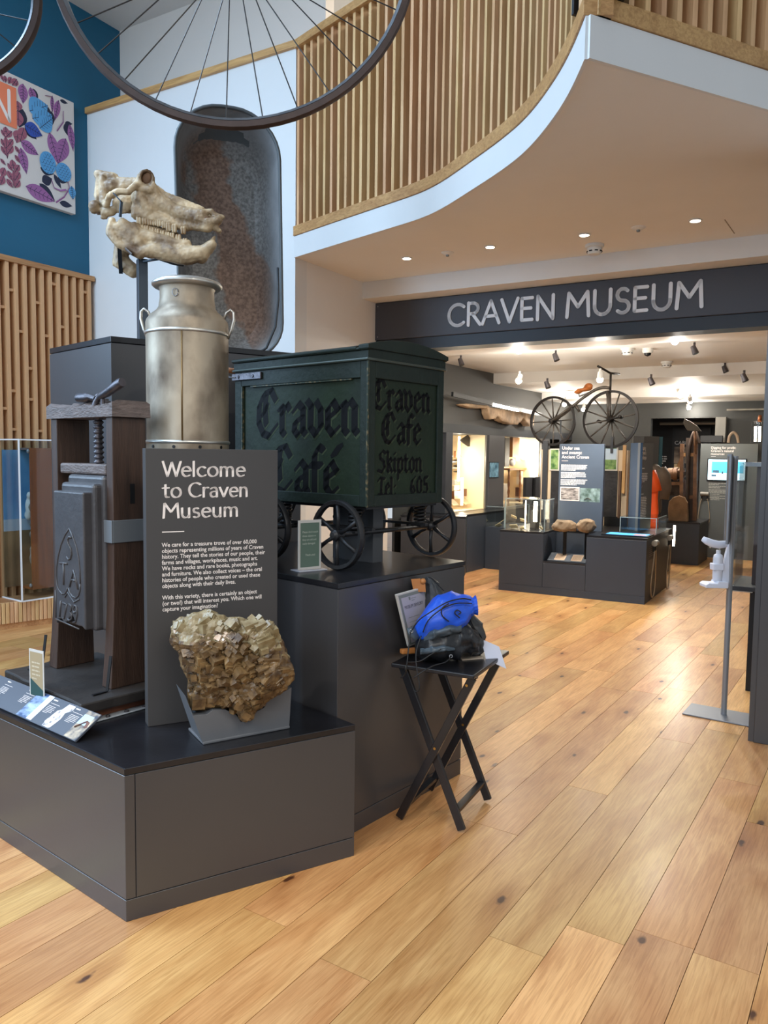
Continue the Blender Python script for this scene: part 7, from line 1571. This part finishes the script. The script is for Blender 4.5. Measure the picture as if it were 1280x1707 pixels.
for j in range(2): f = Fr(fG(.10 + .12 * j, .14, .60 + .05 * j), 0, fG.m @ Matrix.Rotation(.3 - .5 * j, 3, 'Y') @ Matrix.Rotation(-.6, 3, 'X')); m = M(f); m.box(-.05, .05, -.035, .035, 0, .006); tag(m.build('paper_exhibit', M_PAPER), ('flat' if j == 0 else 'raised') + ' cream paper in the small case on the drawer unit', 'paper', 'papers in the drawer case')

# ------------------------------------------------------------------ right rear: farm tools, coats, panel
def rl_(px, py, n_): P = UN(0, n_); v = PLN(px, py, P, NN); return v.dot(RR), v.z
def rbox(px0, px1, py0, py1, n_, th, m=None): p, q = rl_(px0, py1, n_), rl_(px1, py0, n_); m = m or M(FR); m.box(p[0], q[0], n_, n_ + th, max(0, p[1]), q[1]); return m
n1_ = 11.9
t = thing('tool_plinth', 'dark plinth carrying the farm tools and gravestone at the back', 'plinth', UN(rl_(1135, 900, n1_)[0], n1_, 0), RZ_ROOM)
p, q = rl_(1098, 900, n1_), rl_(1166, 872, n1_); m = M(FR); m.box(p[0], q[0], n1_, n1_ + .9, 0, q[1] - .021); m.build('carcass', M_ISL, t); m = M(FR); m.box(p[0] - .01, q[0] + .01, n1_ - .01, n1_ + .9, q[1] - .02, q[1]); m.build('black_top', M_BLACKTOP, t); ztp = q[1]
def RP(px, py, n_): return tuple(PLN(px, py, UN(0, n_), NN))
gs = [(1114, 870), (1113, 848), (1115, 836), (1122, 829), (1131, 826), (1140, 829), (1145, 838), (1147, 870)]
m = M(); a_ = [rl_(x, y, n1_ + .1) for x, y in gs]; m.slab([(x, max(z, ztp + .001)) for x, z in a_], n1_ + .1, n1_ + .2, FR)
o = m.build('gravestone', mat('brown_stone', (134, 106, 78), .8, var=.25, scale=9, bump=.4), bevel=.01); tag(o, 'brown rounded-top gravestone at the back behind the orange coat', 'gravestone')
M_OLD = mat('old_tool_wood', (118, 84, 58), .65, var=.35, scale=12, bump=.3); M_OLDD = mat('old_tool_dark', (58, 44, 36), .6, var=.3, scale=12)
mach = thing('spinning_machine', 'old brown wooden machine of posts, wheel and drum at the back of the museum', 'machine', UN(rl_(1150, 870, n1_)[0], n1_ + .35, ztp), RZ_ROOM)
for (a1_, b1_, w_, mt, nm) in (((1146, 868), (1147, 730), .07, M_OLDD, 'post'), ((1158, 868), (1160, 722), .09, M_OLD, 'post'), ((1136, 868), (1137, 740), .10, M_OLD, 'post'), ((1152, 868), (1153, 735), .04, M_OLDD, 'rail'), ((1136, 758), (1160, 758), .05, mat('pale_tool_wood', (176, 132, 84), .6), 'rail'), ((1132, 790), (1160, 789), .05, M_OLDD, 'rail'), ((1112, 806), (1140, 806), .04, M_OLD, 'rail'), ((1130, 778), (1139, 760), .02, MATS['pale_tool_wood'], 'rail'), ((1134, 830), (1160, 828), .05, M_OLD, 'rail')):
    m = M(); m.bar(RP(*a1_, n1_ + .35), RP(*b1_, n1_ + .35), w_, .05); m.build(nm, mt, mach)
P = crom([Vector(RP(*p, n1_ + .3)) for p in ((1146, 868), (1146, 800), (1148, 755), (1153, 730), (1158, 720), (1162, 728), (1166, 740))], 5); m = M(); m.tube([tuple(p) for p in P], .025, 8); m.build('bent_rod', M_OLDD, mach, smooth=True)
for px, py, r_, nm in ((1116, 790, .10, 'drum'), (1128, 788, .07, 'drum'), (1123, 793, .05, 'cog')):
    c = Vector(RP(px, py, n1_ + .4)); m = M(Fr(c, RZ_ROOM)); m.lathe([(0, -.12), (r_, -.12), (r_, -.06), (r_ * .8, -.05), (r_ * .8, .05), (r_, .06), (r_, .12), (0, .12)], 16, axis='x'); m.build(nm, M_OLD if nm == 'drum' else M_OLDD, mach, smooth=40)
for px0, px1, py0, py1, mt in ((1112, 1135, 808, 826, M_OLDD), (1113, 1124, 820, 834, M_SLATED), (1134, 1142, 800, 850, mat('red_tool_wood', (110, 72, 60), .6))):
    m = rbox(px0, px1, py0, py1, n1_ + .45, .1); m.build('box', mt, mach)
t = thing('shovel', 'old grey shovel blade raised high at the back of the museum', 'shovel', RP(1150, 720, n1_ + .3)); a_ = [rl_(x, y, n1_ + .2) for x, y in ((1138, 705), (1141, 698), (1150, 702), (1162, 710), (1169, 719), (1146, 718), (1143, 714))]
m = M(FR); m.slab(a_, n1_ + .2, n1_ + .23); m.build('blade', mat('shovel_grey', (80, 73, 64), .6), t, bevel=.004); m = M(); m.tube([RP(1158, 718, n1_ + .215), RP(1160, 760, n1_ + .33)], .018, 6); m.build('handle', M_OLD, t, smooth=True)
def coat(name, label, mt, outl_, n_, th, sleeve, extra=None):
    t = thing(name, label, 'coat', RP(*outl_[0], n_)); cx_ = sum(p[0] for p in outl_) / len(outl_); cy_ = sum(p[1] for p in outl_) / len(outl_); rings = []
    for k, (dn, sc) in enumerate(((-th, .72), (-th * .6, .93), (0, 1.0), (th * .6, .93), (th, .72))): rings.append([RP(cx_ + (x - cx_) * sc, cy_ + (y - cy_) * (.97 if sc < 1 else 1), n_ + dn) for x, y in outl_])
    m = M(); m.loft(rings[::-1]); remesh(m, 'body', mt, t, .022, 3, lambda c: .018 * noise.noise(Vector((c.x * 9, c.y * 9, c.z * 2.2))))
    m = M(); m.tube([RP(*p, n_ - th * .5) for p in sleeve], [.075, .085, .08, .07][:len(sleeve)], 12); m.build('sleeve', mt, t, smooth=True)
    return t
coat('orange_coat', 'bright orange raincoat hanging behind the pillar panel', mat('orange_fabric', (242, 92, 30), .55, var=.06), [(1081, 778), (1086, 785), (1092, 800), (1097, 815), (1096, 830), (1098, 850), (1098, 882), (1079, 882), (1078, 830)], 10.5, .08, [(1083, 786), (1088, 803), (1093, 820)])
coat('grey_coat', 'grey brown work coat hanging beside the orange raincoat', mat('grey_fabric', (98, 88, 78), .7, var=.15), [(1084, 777), (1094, 773), (1102, 778), (1106, 800), (1103, 820), (1104, 845), (1102, 858), (1094, 856), (1092, 820), (1085, 790)], 11.0, .12, [(1101, 781), (1107, 795), (1109, 812), (1106, 832)])
m = rbox(1078, 1112, 884, 905, 10.85, .5); p, q = rl_(1078, 905, 10.85), rl_(1112, 884, 10.85)
t = thing('coat_plinth', 'dark plinth under the hanging coats behind the island', 'plinth', UN(p[0], 10.85, 0), RZ_ROOM); m = M(FR); m.box(p[0] - .2, q[0], 10.35, 11.2, 0, q[1]); m.build('carcass', M_ISL, t)
for lab, x, n_, y in (('slim coat rail post behind the orange raincoat', 1083, 10.5, 782), ('slim coat rail post behind the grey work coat', 1100, 11.0, 780)):
    P = Vector(RP(x, y, n_)); m = M(); m.tube([(P.x, P.y, q[1] + .001), tuple(P)], .015, 8); tag(m.build('coat_post', M_BLACK), lab, 'post')
# Digging for profit panel
np_ = 13.0; p, q = rl_(1160, 930, np_), rl_(1264, 740, np_); fD = Fr(UN(p[0], np_, 0), 0, Matrix((RR, Vector((0, 0, 1)), -NN)).transposed()); dw, dh = q[0] - p[0], q[1]
dg = panel('gallery_panel', 'grey gallery panel headed Digging for profit with a lit screen', fD, dw, dh, mat('panel_mid_grey', (86, 90, 90), .5, var=.03), .12)
def dl(px, py): v = PLN(px, py, fD.o, NN) - fD.o; return v.dot(RR), v.z
h0 = dl(1185, 748); kz = dl(1185, 748)[1] - dl(1185, 753.2)[1]
heading(dg, fD, ['Digging for profit:', "Craven's natural", 'resources'], h0[0], h0[1], kz * 1.02, kz, 1.0)
a_, b_ = dl(1185, 761), dl(1193, 760.4); m = M(fD); rect(m, fD, a_[0], b_[0], a_[1], b_[1], .001); m.build('rule', M_LETTER2, dg)
a_, b_ = dl(1178, 801), dl(1245, 765); m = M(fD); m.box(a_[0], b_[0], a_[1], b_[1], 0.0005, .02); scn = m.build('screen', M_BLACK, dg)
m = M(fD); m.box(a_[0] + .015, b_[0] - .015, a_[1] + .015, b_[1] - .015, .0202, .022); m.build('display', emit('screen_white', (206, 236, 250), 1.1), scn)
a_, b_ = dl(1186, 788), dl(1240, 770); m = M(fD); m.box(a_[0], b_[0], a_[1], b_[1], .0222, .0228); m.build('blue_sky', emit('screen_cyan', (70, 196, 236), 1.1), scn)
m = M(fD)
for x0, x1, y0, y1 in ((1188, 1199, 784, 788), (1186, 1194, 791, 794), (1203, 1206, 786, 790)): a_, b_ = dl(x0, y1), dl(x1, y0); rect(m, fD, a_[0], b_[0], a_[1], b_[1], .0232)
m.build('screen_drawing', emit('screen_dark', (60, 90, 110), .5), scn)['kind'] = 'stuff'
m = M()
for x, y, n_ in ((1181, 806, 2), (1181, 811, 2), (1181, 817, 4), (1181, 827, 2), (1181, 831, 2)): a_ = dl(x, y); greek(m, fD, a_[0], a_[1], .28, n_, .022, .012, .001, n_ + x + y)
m.build('text_block', mat('panel_text', (150, 150, 144), .5), dg)['kind'] = 'stuff'
hp3 = PLN(1175, 823, fD.o, NN) - NN * .003; handset('listening handset with looped cable on the Digging panel', hp3, PLN(1171, 878, fD.o, NN).z, .085, RR, -NN, 'panel handset')
# things above and behind the panel
m = rbox(1191, 1210, 695, 737, 13.7, .15); tag(m.build('pale_column', mat('pale_column', (150, 148, 142), .6)), 'pale square column behind the Digging panel', 'column')
P = crom([Vector(RP(*p, 13.3)) for p in ((1214, 738), (1216, 727), (1222, 721), (1228, 726), (1231, 738))], 5); m = M(); m.tube([tuple(p) for p in P], .022, 8); tag(m.build('wooden_hoop', mat('hoop_wood', (132, 112, 92), .6)), 'wooden hoop showing above the Digging panel', 'hoop')
m = rbox(1167, 1204, 726, 737, 13.5, .1); tag(m.build('black_trough', M_BLACK), 'black trough showing above the left of the Digging panel', 'trough')
m = rbox(1211, 1285, 680.5, 684.5, 13.6, .05); tag(m.build('picture_ledge', mat('worn_pole', (150, 146, 136), .6, var=.3, scale=6)), 'long pale pole fixed high on the back wall at the right', 'pole')
lt = thing('glass_lantern', 'glass lantern with bright tubes above the right of the Digging panel', 'lantern', RP(1264, 738, 12.6))
for px in (1258.5, 1265.5):
    m = M(); m.tube([RP(px, 736, 12.6), RP(px + .8, 711, 12.6)], .017, 8); m.build('glowing_tube', LAMPW, lt)
m = M(); m.tube([RP(1266, 703, 12.6), RP(1267, 692, 12.6)], [.03, .022], 10); m.build('copper_cap', mat('copper', (150, 92, 58), .4, metal=.7), lt, smooth=True)
pA, pB = RP(1262, 738, 12.6), RP(1263, 703, 12.6); m = M(Fr((pA[0], pA[1], 0))); m.lathe([(.09, pA[2]), (.09, pB[2]), (.03, pB[2] + .02)], 16); m.build('glass_chimney', M_GLASS, lt, smooth=40)
# next room
cb0 = thing('cabinet_sign', 'dark sign beginning with the letters CABIN in the next room', 'sign', RP(1140, 742, 16.15)); p, q = rl_(1118, 800, 16.1), rl_(1185, 712, 16.1); m = M(FR); m.box(p[0], q[0], 16.1, 16.15, p[1], q[1]); m.build('board', M_SLATED, cb0)
fN = Fr(UN(0, 16.099), 0, Matrix((RR, Vector((0, 0, 1)), -NN)).transposed()); a_ = rl_(1124, 741, 16.099); h_ = rl_(1124, 735, 16.099)[1] - a_[1]; m = M(); type_mesh('CABINET', h_ * 1.45, fN, a_[0], a_[1], m=m, d0=.001, bold=.01); m.build('heading', M_LETTER2, cb0)
a_, b_ = rl_(1123, 772, 16.099), rl_(1158, 745, 16.099); m = M(fN); rect(m, fN, a_[0], b_[0], a_[1], b_[1], .001); m.build('sepia_photograph', photo('photo_sepia', (206, 184, 160), (60, 50, 46), 4), cb0)
a_ = rl_(1097, 762, 16.19); m = M(); greek(m, Fr(UN(0, 16.19), 0, fN.m), a_[0], a_[1], .17, 4, .045, .025, .002, 5); o = m.build('wall_text', M_LETTER2); o['kind'] = 'stuff'; o['label'] = 'rows of tiny white text on the next room wall'; o['category'] = 'text'
m = rbox(1123, 1137, 773, 784, 15.6, .1); tag(m.build('lit_paper', M_PAPER), 'small pale lit paper below the sign of the next room', 'paper')
m = M(); m.tube([RP(1100, 706, 15.0), RP(1204, 705, 15.0)], .03, 8); tag(m.build('light_track', mat('track_grey', (120, 116, 108), .5)), 'grey light track across the opening to the next room', 'track')

# ------------------------------------------------------------------ ceiling spotlights and detectors of the museum
def ceil_z(n_): return 2.60 if n_ < 7.45 else (2.75 if n_ < 10.64 else (2.60 if n_ < 12.47 else 2.49))
def spotlight(px, py, n_, lit, label, tgt=None, power=0):
    for zc_ in (2.75, 2.60, 2.49):
        P = G(px, py, zc_ - .075)
        if abs(ceil_z(P.dot(NN)) - zc_) < .01: break
    t = thing('ceiling_spotlight', label, 'spotlight', P, 0, 'museum ceiling spotlights')
    m = M(); m.tube([(P.x, P.y, zc_ - .001), (P.x, P.y, P.z + .02)], .012, 6); m.build('stem', M_PLASTIC if lit else M_IRON, t, smooth=True)
    d = (Vector(tgt) - P).normalized() if tgt else Vector((.3, -.25, -.9)).normalized()
    m = M(); m.tube([tuple(P - d * .04), tuple(P + d * .045)], [.026, .034], 12); m.build('lamp_body', M_PLASTIC if lit else M_IRON, t, smooth=40)
    if lit:
        m = M(); m.ell(tuple(P + d * .042), (.036, .036, .036), 12); m.build('lamp', emit('spot_glow', (255, 236, 204), 30), t, smooth=True)
        if power:
            spot('museum_spot', tuple(P + d * .12), tuple(P + d * 3), power * .36, 100, WARM2, .7, .04)
            l_ = bpy.data.lights.new('bulb_glow', 'POINT'); l_.energy = 10; l_.color = WARM2; l_.shadow_soft_size = .04; lo_ = bpy.data.objects.new('bulb_glow', l_); COL.objects.link(lo_); lo_.location = P + d * .14
    else:
        m = M(); m.tube([tuple(P + d * .0451), tuple(P + d * .048)], .03, 12); m.build('dark_face', M_BLACK, t)
for i, (px, py, n_, tg, pw_) in enumerate(((865, 578, 7.3, (1.6, 9.5, 0), 160), (866, 630, 9.4, (1.2, 11, .4), 170), (1000, 626, 9.6, (2.4, 8.6, .2), 170), (942, 670, 12.3, (2.0, 12, 0), 90), (973, 679, 12.6, (3, 13, .5), 90), (1133, 656, 11.3, (4.6, 10.6, .3), 170), (1150, 665, 12.0, (5, 12.4, .6), 120), (1147, 677, 12.9, (5, 11, .8), 90), (1123, 562, 7.3, (3, 6, 0), 150))):
    spotlight(px, py, n_, True, 'lit ceiling spotlight ' + ('nearest the sign at the left', 'below the nearest one at the left', 'above the velocipede handlebar', 'behind the rear wheel of the velocipede', 'between the two wheels of the velocipede', 'first of the cluster before the back wall', 'middle of the cluster before the back wall', 'lowest of the cluster before the back wall', 'just under the sign at the right')[i], tg, pw_)
for i, (px, py, n_) in enumerate(((768, 603, 8.0), (926, 595, 8.3), (912, 641, 10.0), (1157, 583, 8.0), (1208, 615, 9.6), (1240, 629, 10.4), (1085, 635, 10.0))):
    spotlight(px, py, n_, False, 'unlit dark ceiling spotlight ' + ('at the left beside the handcart roof', 'left of the velocipede handlebar, nearer', 'above the rear wheel of the velocipede', 'under the last letters of the sign', 'right of the spotlight cluster, nearer', 'furthest right under the ceiling', 'just right of the velocipede handlebar')[i])
def det(px, py, n_, lab): P = Vector(RP(px, py, n_)); smoke_detector(P, ceil_z(n_), lab, 1.0)
det(1045, 598, 8.8, 'white smoke detector above the velocipede in the museum'); det(1110, 637, 10.2, 'white smoke detector over the orange coat in the museum')
P = Vector(RP(1079, 600, 8.9)); t = thing('dome_camera', 'white dome camera right of the smoke detector in the museum ceiling', 'camera', (P.x, P.y, 2.75)); m = M(Fr((P.x, P.y, 2.75))); m.lathe([(.06, 0), (.06, -.03), (.05, -.05)], 20); m.build('base', M_PLASTIC, t, smooth=40); m = M(Fr((P.x, P.y, 2.75))); m.lathe([(.04, -.05), (.032, -.075), (0, -.088)], 16); m.build('dome', M_BLACK, t, smooth=40)
